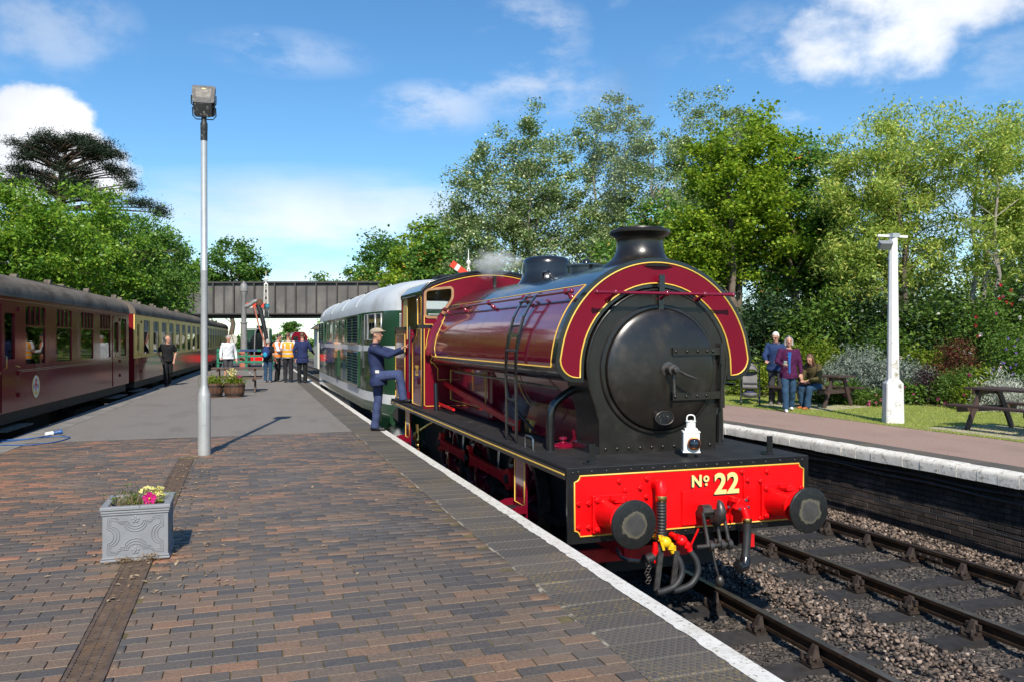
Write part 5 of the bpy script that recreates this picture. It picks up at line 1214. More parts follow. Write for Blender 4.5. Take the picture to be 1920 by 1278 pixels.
MB().box(CX - 1.31, 20.8, -.18, CX + 1.31, 26.3, .085).build('fuel_tank', M_dust, dz, bevel=.04)
for y in (19.2, 28.0):
    b_ = MB().box(CX - 1.1, y - 1.6, -.5, CX + 1.1, y + 1.6, -.12).build('bogie', M_under, dz)
    for q in (-1.3, 0, 1.3):
        for x in (-.75, .75): MB().lathe([(.5, -.06), (.5, .06)], 24, (CX + x, y + q, RAIL + .5), (1, 0, 0)).build('wheel', M_under, b_, smooth=40)
    for q in (-.65, .65): MB().lathe([(.1, 0), (.1, .3)], 10, (CX - 1.12, y + q, -.5)).build('bogie_spring', M_dust, b_, smooth=40)
g = MB(); v = [(CX - 1.0, 16.3, .098), (CX - 1.2, 17.5, .098), (CX - 1.05, 16.4, -.42), (CX - 1.1, 17.0, -.42)]
g.plate([(16.25, .099), (17.7, .099), (17.3, -.1), (16.9, -.45), (16.25, -.45)], [], lambda y, z, d: (CX - 1.06 - (y - 16.25) * .12 + d, y, z), .03); g.build('front_skirt', M_grn, dz)
MB().box(CX - 1.04, 16.24, -.42, CX + 1.04, 16.30, .098).build('front_valance', M_grn, dz)
for x in (-.865, .865): MB().lathe([(.11, 0), (.11, .3), (.2, .31), (.2, .36)], 20, (CX + x, 16.24, .12), (0, -1, 0)).build('buffer', M_under, dz, smooth=35)

# ================================================================ girder bridge and what stands beyond the platform
M_gird = pm('dark_girder_paint', (.11, .102, .094), .6, var=.25, vs=.8, bmp=.1, bs=10, dirt=(.20, .185, .17), dl=.45, dh=.75, ds=.7, dstretch=(1, 1, .5))
M_gird2 = pm('dark_girder_rib', (.055, .05, .047), .6, var=.25, vs=.8)
br = tag(empty('girder_bridge', (4, 61.9, 0), R(-21)), 'dark riveted plate girder bridge spanning the tracks', 'bridge')
Bb = lambda mb, nm, m, par=br, **k: mb.build(nm, m, par, world=False, **k)
Bb(MB().box(-24, 0, 3.55, 8.1, .05, 5.80), 'girder_web', M_gird)
Bb(MB().box(-24, -.22, 5.80, 8.1, .25, 5.92), 'top_flange', M_gird2); Bb(MB().box(-24, -.22, 3.45, 8.1, .25, 3.55), 'bottom_flange', M_gird2)
Bb(MB().box(-24, .2, 3.3, 8.1, 5.5, 3.6), 'deck', M_under); Bb(MB().box(-24, 5.2, 3.3, 8.1, 5.3, 5.9), 'far_girder', M_gird2)
x = -23.6; k = 0
while x < 8.1:
    if k % 2 == 0: Bb(MB().add([(x - .05, -.001, 3.56), (x + .05, -.001, 3.56), (x + .05, -.2, 3.56), (x - .05, -.2, 3.56), (x - .05, -.001, 5.79), (x + .05, -.001, 5.79), (x + .05, -.2, 5.79), (x - .05, -.2, 5.79)], [(0, 1, 5, 4), (1, 2, 6, 5), (2, 3, 7, 6), (3, 0, 4, 7)]), 'stiffener', M_gird2)
    else: Bb(MB().box(x - .07, -.03, 3.56, x + .07, -.001, 5.79), 'cover_strip', M_gird2)
    x += .78; k += 1
M_bluebr = None
def m_bigbrick(name, c1, c2, mort, sc=4.4):
    m, nt, p = new_mat(name); t = nt.nodes.new('ShaderNodeTexCoord'); mp = nt.nodes.new('ShaderNodeMapping'); mp.inputs['Rotation'].default_value = (R(90), 0, 0); nt.links.new(t.outputs['Object'], mp.inputs['Vector'])
    b = nt.nodes.new('ShaderNodeTexBrick'); b.inputs['Scale'].default_value = sc; b.inputs['Color1'].default_value = (*c1, 1); b.inputs['Color2'].default_value = (*c2, 1); b.inputs['Mortar'].default_value = (*mort, 1); b.inputs['Mortar Size'].default_value = .02; b.inputs['Row Height'].default_value = .33; b.inputs['Brick Width'].default_value = 1.
    nt.links.new(mp.outputs[0], b.inputs['Vector']); nt.links.new(mixrgb(nt, 1., b.outputs['Color'], ramp(nt, noise(nt, 3, 6), [(.3, (.6, .6, .6)), (.7, (1.2, 1.2, 1.2))]), 'MULTIPLY'), p.inputs['Base Color']); p.inputs['Roughness'].default_value = .8; return m
M_bluebr = m_bigbrick('blue_brick_wall', (.05, .045, .045), (.09, .075, .068), (.13, .12, .11))
M_stone = pm('buff_stone_cap', (.36, .26, .18), .85, var=.2, vs=3, bmp=.3)
Bb(MB().box(8.1, -.6, -1.3, 9.3, .9, 6.15), 'bridge_pier', M_bluebr); Bb(MB().box(8.0, -.7, 6.15, 9.4, 1.0, 6.5), 'pier_cap', M_stone, bevel=.06)
Bb(MB().box(9.3, -.3, -1.3, 17, .3, 5.2), 'wing_wall', M_bluebr); Bb(MB().box(8.3, 4.2, 3, 9.4, 6, 6.5), 'bridge_pier', M_bluebr); Bb(MB().box(8.2, 4.1, 6.5, 9.5, 6.1, 6.85), 'pier_cap', M_stone, bevel=.06)
Bb(MB().box(-30, -.5, -1.3, -10, 5.5, 5.6), 'abutment', M_bluebr)
# water crane
M_cgrey = pm('grey_crane_paint', (.22, .215, .21), .5, var=.15, vs=5, dirt=(.28, .14, .07), dl=.6, dh=.75, ds=4)
M_terra = pm('terracotta_paint', (.42, .14, .09), .6, var=.15)
wc = tag(empty('water_crane', (.09, 48.2, -.4)), 'tall grey water crane column with a domed cap and hanging hose', 'water crane')
Bw = lambda mb, nm, m, **k: mb.build(nm, m, wc, world=False, **k)
Bw(MB().lathe([(.32, 0), (.32, .1), (.26, .14), (.22, 1.2), (.26, 1.22), (.26, 1.3), (.2, 1.32)], 20), 'base', M_terra, smooth=35)
Bw(MB().lathe([(.19, 1.3), (.165, 2.9), (.20, 2.92), (.20, 2.98), (.14, 3.0), (.125, 4.5), (.19, 4.62), (.20, 4.75)], 20), 'column', M_cgrey, smooth=35)
Bw(MB().lathe([(.225, 4.74), (.225, 4.82), (.21, 5.0), (.16, 5.15), (.06, 5.24), (.03, 5.32), (0, 5.34)], 20), 'dome_cap', M_cgrey, smooth=35)
Bw(MB().tube(path([(0, 0, 3.85), (.3, -.1, 3.95), (.55, -.15, 4.15), (.8, -.2, 4.18)], 14), .12, 12), 'swan_neck', M_cgrey, smooth=50)
Bw(MB().lathe([(.18, -.16), (.2, 0), (.18, .16)], 14, (.85, -.2, 4.12), (0, 1, 0)), 'valve_wheel', pm('rust_brown', (.10, .05, .03), .8, var=.4), smooth=40)
Bw(MB().tube(path([(.75, -.2, 4.0), (.95, -.25, 3.4), (1.2, -.3, 2.2), (1.35, -.3, 1.5)], 14), [.14 - .003 * i for i in range(15)], 10), 'leather_hose', M_cable, smooth=50)
Bw(MB().tube([(.55, -.3, 3.9), (.8, -.35, 2.8), (1.4, -.4, 1.0)], .045, 6), 'support_rod', M_terra, smooth=50)
Bw(MB().tube(path([(.55, -.3, .6), (.6, -.3, 2.3), (.72, -.3, 2.6), (.9, -.3, 2.62)], 14), .035, 6), 'drain_pipe', M_cgrey, smooth=50)
Bw(MB().lathe([(.26, -.03), (.28, 0), (.26, .03)], 20, (-.62, -.4, 2.0), (0, 1, 0)), 'balance_weight', pm('pale_disc', (.5, .48, .4), .6, var=.1), smooth=35)
Bw(MB().tube([(-.75, -.4, 2.5), (-.35, -.4, 1.3), (.3, -.4, .6)], .04, 6), 'balance_lever', pm('rust_brown', (.10, .05, .03), .8), smooth=50)
# lattice signal by the water crane
M_sigw = pm('white_signal_paint', (.72, .70, .62), .5, var=.08, dirt=(.4, .33, .22), dl=.6, dh=.8, ds=6)
M_sigr = pm('signal_red', (.72, .05, .02), .45, var=.08)
def lattice_signal(loc, H, w, label, arm, ang, side=-1, L=1.25):
    r_ = tag(empty('railway_signal', loc), label, 'signal')
    Bs = lambda mb, nm, m, **k: mb.build(nm, m, r_, world=False, **k)
    g = MB(); wt = w * .45
    for a in (-1, 1):
        for b in (-1, 1): g.tube([(a * w / 2, b * w / 2, 0), (a * wt / 2, b * wt / 2, H)], .028, 5)
    ns = max(4, int(H / .42))
    for i in range(ns):
        z0_, z1_ = H * i / ns, H * (i + 1) / ns; w0, w1_ = lerp(w, wt, i / ns) / 2, lerp(w, wt, (i + 1) / ns) / 2
        for a, b in ((1, 0), (0, 1)):
            for q in (-1, 1):
                for s_ in (-1, 1):
                    P0 = (s_ * w0, q * w0, z0_) if a else (q * w0, s_ * w0, z0_); P1 = (-s_ * w1_, q * w1_, z1_) if a else (q * w1_, -s_ * w1_, z1_); g.tube([P0, P1], .014, 4)
    Bs(g, 'lattice_post', M_sigw)
    Bs(MB().lathe([(wt * .8, 0), (wt * .5, .08), (.05, .1), (.05, .2), (.11, .28), (.11, .34), (.03, .42), (.015, .85), (0, .9)], 12, (0, 0, H)), 'finial', M_sigw, smooth=40)
    za = H - arm; d = Vector((side * math.cos(ang), 0, math.sin(ang))); up = Vector((-d.z * side, 0, d.x * side)); 
    def armpt(t, s_): p = d * t + up * s_; return (p.x, -w / 2 - .06, p.z + za)
    g = MB(); g.plate([(.05, -.13), (.05, .13), (L, .15), (L, -.15)], [], lambda a, b, t: (armpt(a, b)[0], armpt(a, b)[1] + t, armpt(a, b)[2]), .03); ao = Bs(g, 'signal_arm', M_sigr)
    g = MB(); g.plate([(L - .42, -.146), (L - .42, .146), (L - .24, .149), (L - .24, -.149)], [], lambda a, b, t: (armpt(a, b)[0], armpt(a, b)[1] - .006 + t, armpt(a, b)[2]), .005); Bs(g, 'arm_stripe', M_sigw)
    g = MB(); g.box(-.14 * 1, -w / 2 - .08, za - .2, .2, -w / 2 - .02, za + .1); Bs(g, 'spectacle', M_blk)
    Bs(MB().lathe([(.12, 0), (.12, .02)], 14, (.07, -w / 2 - .09, za - .02), (0, -1, 0)), 'spectacle_lens', pm('blue_green_lens', (.02, .2, .28), .1, var=.1))
    g = MB(); g.box(-.25, -w / 2 - .02, za - .75, .3, w / 2 + .3, za - .71); Bs(g, 'lamp_platform', M_blk)
    g = MB(); g.box(-.1, -.25, -.1, .12, .05, .2); g.v = [(a, b, c + za - .55) for a, b, c in g.v]; Bs(g, 'signal_lamp', M_blk)
    return r_
lattice_signal((1.44, 53.5, -1.0), 6.1, .42, 'white lattice signal post with a level red arm beside the water crane', 1.35, 0.)
lattice_signal((9.62, 34.7, 0), 4.75, .22, 'signal with a red arm raised at a slant behind the engine cab', .32, R(34), L=1.0)
# green railing at the platform end
M_grnr = pm('green_railing_paint', (.02, .17, .10), .45, var=.12)
ra = tag(empty('platform_railing', (0, 44.5, 0)), 'green wooden railing across the end of the platform', 'railing')
for x in (-1.2, .2, 1.5): MB().box(x - .06, 44.44, 0, x + .06, 44.56, 1.15).build('post', M_grnr, ra)
for z in (.45, .75, 1.05): MB().box(-1.25, 44.40, z - .055, 1.6, 44.438, z + .055).build('rail', M_grnr, ra)
MB().box(-.1, 44.37, 1.0, .75, 44.398, 1.1).build('notice_board', pm('navy_board', (.03, .05, .14), .5), ra)
# signal box behind the far diesel end
M_sbw = pm('pale_boarding', (.55, .55, .5), .6, var=.1, vs=3)
sbx = tag(empty('signal_box', (8.0, 78, 0)), 'small white boarded signal box with a pitched roof', 'building')
MB().box(6.6, 76, -1.2, 10, 80, 2.6).build('wall', M_sbw, sbx)
MB().plate([(6.2, 2.55), (10.4, 2.55), (8.3, 4.0)], [], lambda x, z, d: (x, 75.7 + d, z), 4.6).build('roof', M_roofg, sbx)
wn_ = MB().box(6.8, 75.95, 1.2, 7.5, 76.02, 2.3).build('window', M_sbw, sbx); MB().box(6.85, 75.93, 1.25, 7.45, 75.945, 2.25).build('pane', M_pane, wn_)
wn_ = MB().box(7.8, 75.95, 1.2, 8.9, 76.02, 2.3).build('window', M_sbw, sbx); MB().box(7.85, 75.93, 1.25, 8.85, 75.945, 2.25).build('pane', M_pane, wn_)
# engines standing beyond the bridge
def far_engine(loc, label, m_, front, steam):
    e = tag(empty('railway_engine', (*loc, RAIL)), label, 'engine'); Be = lambda mb, nm, mm, **k: mb.build(nm, mm, e, world=False, **k)
    if steam:
        Be(MB().lathe([(.75, 0), (.75, 8)], 24, (0, 0, 2.3), (0, 1, 0)), 'boiler', m_, smooth=40); Be(MB().lathe([(.6, -.06), (.6, 0)], 24, (0, 0, 2.3), (0, 1, 0)), 'smokebox_door', M_blk, smooth=40)
        Be(MB().lathe([(.3, 0), (.22, .2), (.22, .55), (.3, .6)], 18, (0, .6, 3.0)), 'chimney', M_blk, smooth=40); Be(MB().lathe([(.32, 0), (.3, .3), (.1, .45)], 18, (0, 4, 3.0)), 'dome', m_, smooth=40)
        Be(MB().box(-1.3, -.6, 1.2, 1.3, 11, 1.35), 'running_plate', M_redD); Be(MB().box(-1.25, -.7, .85, 1.25, -.6, 1.35), 'buffer_beam', M_red); Be(MB().box(-1.2, 8, 1.35, 1.2, 10.5, 3.5), 'cab', m_, bevel=.15)
        for s_ in (-1, 1): Be(MB().box(s_ * .95 - .25, .4, 1.35, s_ * .95 + .25, 6, 2.4), 'side_tank', m_)
        Be(MB().lathe([(.16, 0), (.16, .1)], 14, (.45, -.75, 1.9), (0, -1, 0)), 'headlamp', M_lampw, smooth=40)
    else:
        Be(MB().plate(rounded([(-1.3, .9), (1.3, .9), (1.3, 3.0), (.8, 3.75), (-.8, 3.75), (-1.3, 3.0)], .25, 5), [], lambda x, z, d: (x, d, z), 14), 'body', m_, smooth=30)
        Be(MB().box(-1.0, -.04, 1.0, 1.0, -.005, 1.9), 'warning_panel', front)
        for s_ in (-1, 1): Be(MB().box(s_ * .6 - .4, -.03, 2.3, s_ * .6 + .4, -.004, 2.95), 'window', M_pane)
        Be(MB().box(-1.25, .2, .1, 1.25, 13.8, .9), 'underframe', M_under)
    for s_ in (-1, 1): Be(MB().lathe([(.1, 0), (.1, .4), (.2, .42), (.2, .46)], 16, (s_ * .865, -.6 if steam else 0, 1.05), (0, -1, 0)), 'buffer', M_under, smooth=35)
    for y in (1.5, 3.5, 5.5):
        for s_ in (-1, 1): Be(MB().lathe([(.5, -.06), (.5, .06)], 20, (s_ * .75, y, .5), (1, 0, 0)), 'wheel', M_under, smooth=40)
far_engine((1.3, 66.0), 'distant green steam engine with a red buffer beam under the bridge', pm('engine_green', (.015, .06, .035), .3, coat=.3), M_red, True)
far_engine((9.1, 139.0), 'distant dark red diesel engine with a yellow front panel beyond the bridge', M_mar, M_yel, False)

# ================================================================ furniture on the platforms
M_galv = pm('galvanised_steel', (.46, .47, .46), .42, .35, var=.08, vs=5, dirt=(.30, .29, .27), dl=.6, dh=.85, ds=4)
M_fl = pm('weathered_floodlight', (.022, .022, .023), .55, var=.2, dirt=(.26, .25, .23), dl=.58, dh=.66, ds=22)
lp = tag(empty('lamp_post', (-.514, 12.228, 0)), 'tall galvanised lamp post with two floodlights standing in the paving', 'lamp post')
Bl = lambda mb, nm, m, par=lp, **k: mb.build(nm, m, par, world=False, **k)
Bl(MB().lathe([(.088, -.05), (.088, .83), (.084, .86), (.05, .97), (.047, 1.0), (.047, 2.6), (.0485, 2.605), (.0485, 2.62), (.046, 2.625), (.043, 4.5)], 24), 'pole', M_galv, smooth=40)
Bl(MB().box(-.03, -.0905, .42, .03, -.085, .75), 'access_door', M_galv)
Bl(MB().lathe([(.047, 4.46), (.047, 4.60), (.049, 4.605), (.049, 4.70), (.036, 4.74), (.036, 4.86)], 20), 'spigot', M_fl, smooth=40)
Bl(MB().lathe([(.05, 0), (.05, .003)], 14, (0, -.0485, 4.66), (0, -1, 0)), 'identity_tag', M_lampw) if False else None
def floodlight(cz, yaw, tilt, nm, sc=1.0):
    T = Matrix.Translation((0, 0, cz)) @ Matrix.Rotation(yaw, 4, 'Z') @ Matrix.Rotation(tilt, 4, 'X') @ Matrix.Scale(sc, 4)
    def X(g): g.v = [tuple(T @ Vector(p)) for p in g.v]; return g
    g = MB(); o_ = rounded([(-.145, -.10), (.145, -.10), (.16, .17), (-.16, .17)], .035, 4); g.plate(o_, [], lambda x, z, d: (x, -.06 + d, z), .06); g.plate(rounded([(-.12, -.10), (.12, -.10), (.13, .1), (-.13, .1)], .04, 4), [], lambda x, z, d: (x, .0 + d, z), .10)
    h = Bl(X(g), nm, M_fl, bevel=.008)
    g = MB(); g.plate(rounded([(-.098, -.02), (.098, -.02), (.108, .125), (-.108, .125)], .012, 3), [], lambda x, z, d: (x, -.0615 + d, z), .001); Bl(X(g), 'reflector', pm('reflector_grey', (.055, .045, .038), .5, 0., var=.6, vs=12), h)
    g = MB(); g.box(-.025, -.058, .115, .025, -.0625, .128); Bl(X(g), 'led_chip', M_yel, h)
    g = MB(); g.tube([(-.165, -.02, .03), (-.165, -.01, -.09), (-.12, .0, -.14), (.12, .0, -.14), (.165, -.01, -.09), (.165, -.02, .03)], .009, 6); Bl(X(g), 'bracket', M_fl, h, smooth=60)
floodlight(5.06, R(-6), R(-14), 'floodlight', 1.0); floodlight(4.90, R(172), R(-20), 'floodlight', .95)
# concrete lamp post on the far platform
M_wcon = pm('whitewashed_concrete', (.70, .69, .66), .75, var=.07, vs=4, bmp=.25, bs=50, dirt=(.30, .25, .17), dl=.60, dh=.72, ds=3.2)
M_wcon2 = pm('whitewashed_plinth', (.66, .65, .61), .8, var=.08, vs=4, bmp=.5, bs=40, dirt=(.24, .21, .17), dl=.53, dh=.64, ds=5)
l2 = tag(empty('lamp_post', (12.10, 12.52, 0)), 'square white concrete lamp post with a flaking plinth beside the lawn', 'lamp post')
Bl2 = lambda mb, nm, m, **k: mb.build(nm, m, l2, world=False, **k)
def octo(w, z, c=.25): a, b = w / 2, w / 2 * (1 - c * 2); return [(a, -b, z), (a, b, z), (b, a, z), (-b, a, z), (-a, b, z), (-a, -b, z), (-b, -a, z), (b, -a, z)]
def stack(secs):
    g = MB(); 
    for s_ in secs: g.v += s_
    for i in range(len(secs) - 1): g.f += [(i * 8 + k, i * 8 + (k + 1) % 8, i * 8 + 8 + (k + 1) % 8, i * 8 + 8 + k) for k in range(8)]
    g.f += [tuple(range(7, -1, -1)), tuple((len(secs) - 1) * 8 + k for k in range(8))]; g.m = [0] * len(g.f); return g
for g, nm, m_ in ((stack([octo(.335, -.05, .06), octo(.31, .78, .06), octo(.20, .86, .12)]), 'plinth', M_wcon2), (stack([octo(.205, .80), octo(.185, 1.75), octo(.185, 1.76), octo(.145, 3.68)]), 'shaft', M_wcon)):
    g.v = [(a * math.cos(R(-28)) - b * math.sin(R(-28)), a * math.sin(R(-28)) + b * math.cos(R(-28)), c) for a, b, c in g.v]; Bl2(g, nm, m_)
cd_ = Vector((math.cos(R(-22)), math.sin(R(-22)), 0))
Bl2(MB().bar(cd_ * -.30 + Vector((0, 0, 3.665)), cd_ * .27 + Vector((0, 0, 3.635)), .05, .045), 'crossbar', M_wcon)
Bl2(MB().box(-.085, -.085, 3.62, .085, .085, 3.70), 'strap', M_galv)
fh = MB(); fh.plate(rounded([(-.12, -.05), (.12, -.05), (.14, .06), (-.14, .06)], .03, 3), [], lambda x, z, d: (x, d, z), .14); T = Matrix.Translation(cd_ * -.2 + Vector((-.02, -.12, 3.52))) @ Matrix.Rotation(R(-20), 4, 'Z') @ Matrix.Rotation(R(-50), 4, 'X'); fh.v = [tuple(T @ Vector(p)) for p in fh.v]; Bl2(fh, 'floodlight', pm('grey_floodlight', (.20, .21, .22), .5, var=.1))
Bl2(MB().tube([cd_ * -.27 + Vector((0, 0, 3.64)), cd_ * -.27 + Vector((0, -.03, 3.52))], .01, 6), 'bracket', M_blk)

# picnic tables
def picnic(loc, rz, label, m_, L=1.75):
    t = tag(empty('picnic_table', loc, rz), label, 'picnic table', 'picnic tables')
    B_ = lambda mb, nm, **k: mb.build(nm, m_, t, world=False, **k)
    for i in range(5): B_(MB().cbox(((i - 2) * .145, 0, .735), (.135, L, .04)), 'top_plank', bevel=.005)
    for s_ in (-1, 1):
        for i in range(2): B_(MB().cbox((s_ * (.60 + i * .125), 0, .44), (.118, L, .04)), 'seat_plank', bevel=.005)
    for y in (-L * .36, L * .36):
        for s_ in (-1, 1): B_(MB().bar((s_ * .57, y, .0), (s_ * .22, y, .715), .045, .10, (1, 0, 0)), 'leg', bevel=.004)
        B_(MB().cbox((0, y + .05, .675), (.72, .045, .08)), 'top_batten'); B_(MB().cbox((0, y + .05, .375), (1.46, .045, .10)), 'seat_bearer')
    return t
M_pbrown = pm('brown_plastic_timber', (.060, .036, .030), .55, var=.15, vs=8, bmp=.1)
M_pwood = pm('weathered_picnic_timber', (.10, .062, .045), .75, var=.3, vs=10, bmp=.2)
picnic((13.42, 16.4, .012), R(17), 'dark brown picnic table with a woman seated on its bench', M_pbrown)
picnic((12.95, 10.45, .012), R(2), 'dark brown picnic table standing empty near the white concrete post', M_pbrown)
picnic((-.15, 26.6, .002), R(88), 'weathered wooden picnic table behind the two barrel planters', M_pwood, 1.5)
M_slab = pm('pale_paving_slab', (.42, .36, .28), .9, var=.15, vs=4, bmp=.3)
for k, (x, y, rz, sx, sy) in enumerate(((13.3, 16.3, R(17), 1.9, 1.9), (12.8, 10.6, R(2), 1.7, 2.0))):
    ps = tag(empty('paved_pad', (x, y, .008), rz), kind='structure')
    for i in range(3):
        for j in range(3): MB().box(-sx / 2 + i * sx / 3 + .006, -sy / 2 + j * sy / 3 + .006, -.03, -sx / 2 + (i + 1) * sx / 3 - .006, -sy / 2 + (j + 1) * sy / 3 - .006, .004).build('paving_slab', M_slab, ps, world=False)

# grey planter with raised strapwork and roses
M_plant = pm('grey_planter', (.22, .225, .235), .6, var=.08, vs=9, bmp=.06, bs=120, dirt=(.30, .30, .30), dl=.6, dh=.8, ds=5)
M_earth = pm('dark_compost', (.045, .026, .018), .95, var=.5, vs=25, bmp=1., bs=50)
pw, pd_, ph = .468, .50, .40
pl = tag(empty('planter', (-.752, 6.77, 0)), 'square grey planter with moulded panels and a pink flower', 'planter')
Bp = lambda mb, nm, m, par=pl, **k: mb.build(nm, m, par, world=False, **k)
g = MB(); a, b = pw / 2 - .012, pd_ / 2 - .012
for x0_, y0_, x1_, y1_ in ((-a, -b, a, -b + .03), (-a, b - .03, a, b), (-a, -b + .03, -a + .03, b - .03), (a - .03, -b + .03, a, b - .03)): g.box(x0_, y0_, .0, x1_, y1_, ph - .02)
bx_ = Bp(g, 'box', M_plant)
def ringbox(o, i_, z0_, z1_):
    g = MB(); g.plate(rect(-pw / 2 + o, -pd_ / 2 + o, pw / 2 - o, pd_ / 2 - o), [rect(-pw / 2 + i_, -pd_ / 2 + i_, pw / 2 - i_, pd_ / 2 - i_)], lambda x, y, d: (x, y, z0_ + d), z1_ - z0_); return g
Bp(ringbox(-.006, .045, ph - .022, ph + .006), 'rim', M_plant, bevel=.006); Bp(ringbox(.0, .04, ph - .042, ph - .025), 'upper_moulding', M_plant, bevel=.005); Bp(ringbox(.004, .04, ph - .058, ph - .045), 'lower_moulding', M_plant, bevel=.004)
Bp(ringbox(-.002, .04, 0, .018), 'foot_moulding', M_plant, bevel=.005); Bp(ringbox(.004, .04, .02, .034), 'base_moulding', M_plant, bevel=.004)
Bp(MB().box(-a + .02, -b + .02, .05, a - .02, b - .02, ph - .055), 'compost', M_earth)
def strap(k):
    """strapwork outline on a face of half-width 1: notched rectangle with arcs in the middle of each side"""
    W_, z0_, z1_ = pw / 2 - .045 - k, .055 + k, ph - .075 - k; s1 = .115; st = .028; r_ = .045 - k * .0 ; c_ = 0
    ra = .052 + k; o = [(-W_, z0_), (-s1 - .01 + k, z0_), (-s1 - .01 + k, z0_ + st), (-ra, z0_ + st)] + [(ra * math.cos(R(t)), z0_ + st + ra * .8 * math.sin(R(t))) for t in range(165, 10, -15)]
    o += [(ra, z0_ + st), (s1 + .01 - k, z0_ + st), (s1 + .01 - k, z0_), (W_, z0_)]
    zm = (z0_ + z1_) / 2; o += [(W_, zm - ra)] + [(W_ - ra * .8 * math.sin(R(t)), zm - ra * math.cos(R(t))) for t in range(15, 170, 15)] + [(W_, zm + ra), (W_, z1_)]
    o += [(s1 + .01 - k, z1_), (s1 + .01 - k, z1_ - st), (ra, z1_ - st)] + [(ra * math.cos(R(t)), z1_ - st - ra * .8 * math.sin(R(t))) for t in range(15, 170, 15)] + [(-ra, z1_ - st), (-s1 - .01 + k, z1_ - st), (-s1 - .01 + k, z1_), (-W_, z1_)]
    o += [(-W_, zm + ra)] + [(-W_ + ra * .8 * math.sin(R(t)), zm + ra * math.cos(R(t))) for t in range(15, 170, 15)] + [(-W_, zm - ra)]; return o
for face in range(4):
    Mf = Matrix.Rotation(face * pi / 2, 4, 'Z'); off = (pd_ if face % 2 == 0 else pw) / 2 - .012; fx = 1 if face % 2 == 0 else (pd_ / pw)
    for k in (0, .011, .022):
        g = MB(); g.tube([(x * fx, -off, z) for x, z in strap(k)], .0042, 6, closed=True); g.v = [tuple(Mf @ Vector(p)) for p in g.v]; Bp(g, 'strapwork', M_plant, bx_, smooth=60)
    for z in (.075, ph - .095):
        g = MB()
        for q in range(5): a_ = R(90 + 72 * q); g.ball((.018 * math.cos(a_), -off, z + .018 * math.sin(a_)), (.013, .006, .013), 8, 6)
        g.ball((0, -off - .004, z), (.010, .006, .010), 8, 6); g.v = [tuple(Mf @ Vector(p)) for p in g.v]; Bp(g, 'rose_boss', M_plant, bx_, smooth=60)

# half-barrel planters
M_oak = pm('dark_oak_staves', (.10, .048, .026), .6, var=.3, vs=6, bmp=.2, bs=40, dirt=(.05, .03, .02), ds=5)
def barrel(loc, label):
    t = tag(empty('barrel_planter', loc), label, 'planter', 'half-barrel planters'); Bq = lambda mb, nm, m, **k: mb.build(nm, m, t, world=False, **k); prof = [(.235, 0), (.275, .15), (.29, .28), (.285, .40)]
    for k in range(16):
        a0, a1 = 2 * pi * (k + .03) / 16, 2 * pi * (k + .97) / 16; g = MB(); v = []
        for r_, z in prof: v += [(r_ * math.cos(a0), r_ * math.sin(a0), z), (r_ * math.cos(a1), r_ * math.sin(a1), z), ((r_ - .025) * math.cos(a1), (r_ - .025) * math.sin(a1), z), ((r_ - .025) * math.cos(a0), (r_ - .025) * math.sin(a0), z)]
        g.add(v, [(i * 4 + j, i * 4 + (j + 1) % 4, i * 4 + 4 + (j + 1) % 4, i * 4 + 4 + j) for i in range(3) for j in range(4)] + [(12, 13, 14, 15), (3, 2, 1, 0)]); Bq(g, 'stave', M_oak)
    for z, r_ in ((.09, .262), (.32, .291)): Bq(MB().lathe([(r_, -.022), (r_ + .004, -.022), (r_ + .004, .022), (r_, .022)], 32, (0, 0, z), cap=False), 'hoop', pm('hoop_iron', (.035, .033, .032), .6, .5, var=.3), smooth=40)
    Bq(MB().lathe([(.265, .30), (.265, .35), (0, .36)], 24), 'compost', M_earth); return t
barrel((-.79, 24.25, 0), 'half-barrel planter of green shoots with a few small flowers'); barrel((-.21, 24.15, 0), 'half-barrel planter crowded with yellow and red flowers')
# blue cable and plug lying on the platform edge
M_bluec = pm('blue_cable', (.02, .09, .27), .45, var=.1)
g = MB(); g.tube(path([(-3.7, 14.9, .012), (-3.45, 14.95, .012), (-3.2, 15.0, .02), (-2.95, 15.1, .02), (-2.72, 15.0, .012), (-2.8, 14.4, .012), (-3.1, 14.1, .012), (-3.5, 14.2, .012), (-3.85, 14.3, .012)], 60), .009, 7)
g.tube(path([(-3.85, 14.6, .012), (-3.5, 14.75, .012), (-3.2, 14.9, .03), (-3.02, 15.25, .04)], 30), .009, 7)
cb_ = tag(empty('power_cable', (-3.2, 14.9, 0)), 'blue power cable with a round plug lying on the platform edge', 'cable'); g.build('cable', M_bluec, cb_, smooth=60)
g = MB(); g.lathe([(.022, 0), (.034, .02), (.034, .09), (.042, .1), (.042, .14)], 14, (-3.02, 15.25, .06), (.9, .5, .12)); pg_ = g.build('plug', M_bluec, cb_, smooth=40); MB().lathe([(.032, -.12), (.038, -.1), (.038, .0)], 12, (-3.02, 15.25, .06), (.9, .5, .12)).build('plug_sleeve', M_lampw, cb_, smooth=40)
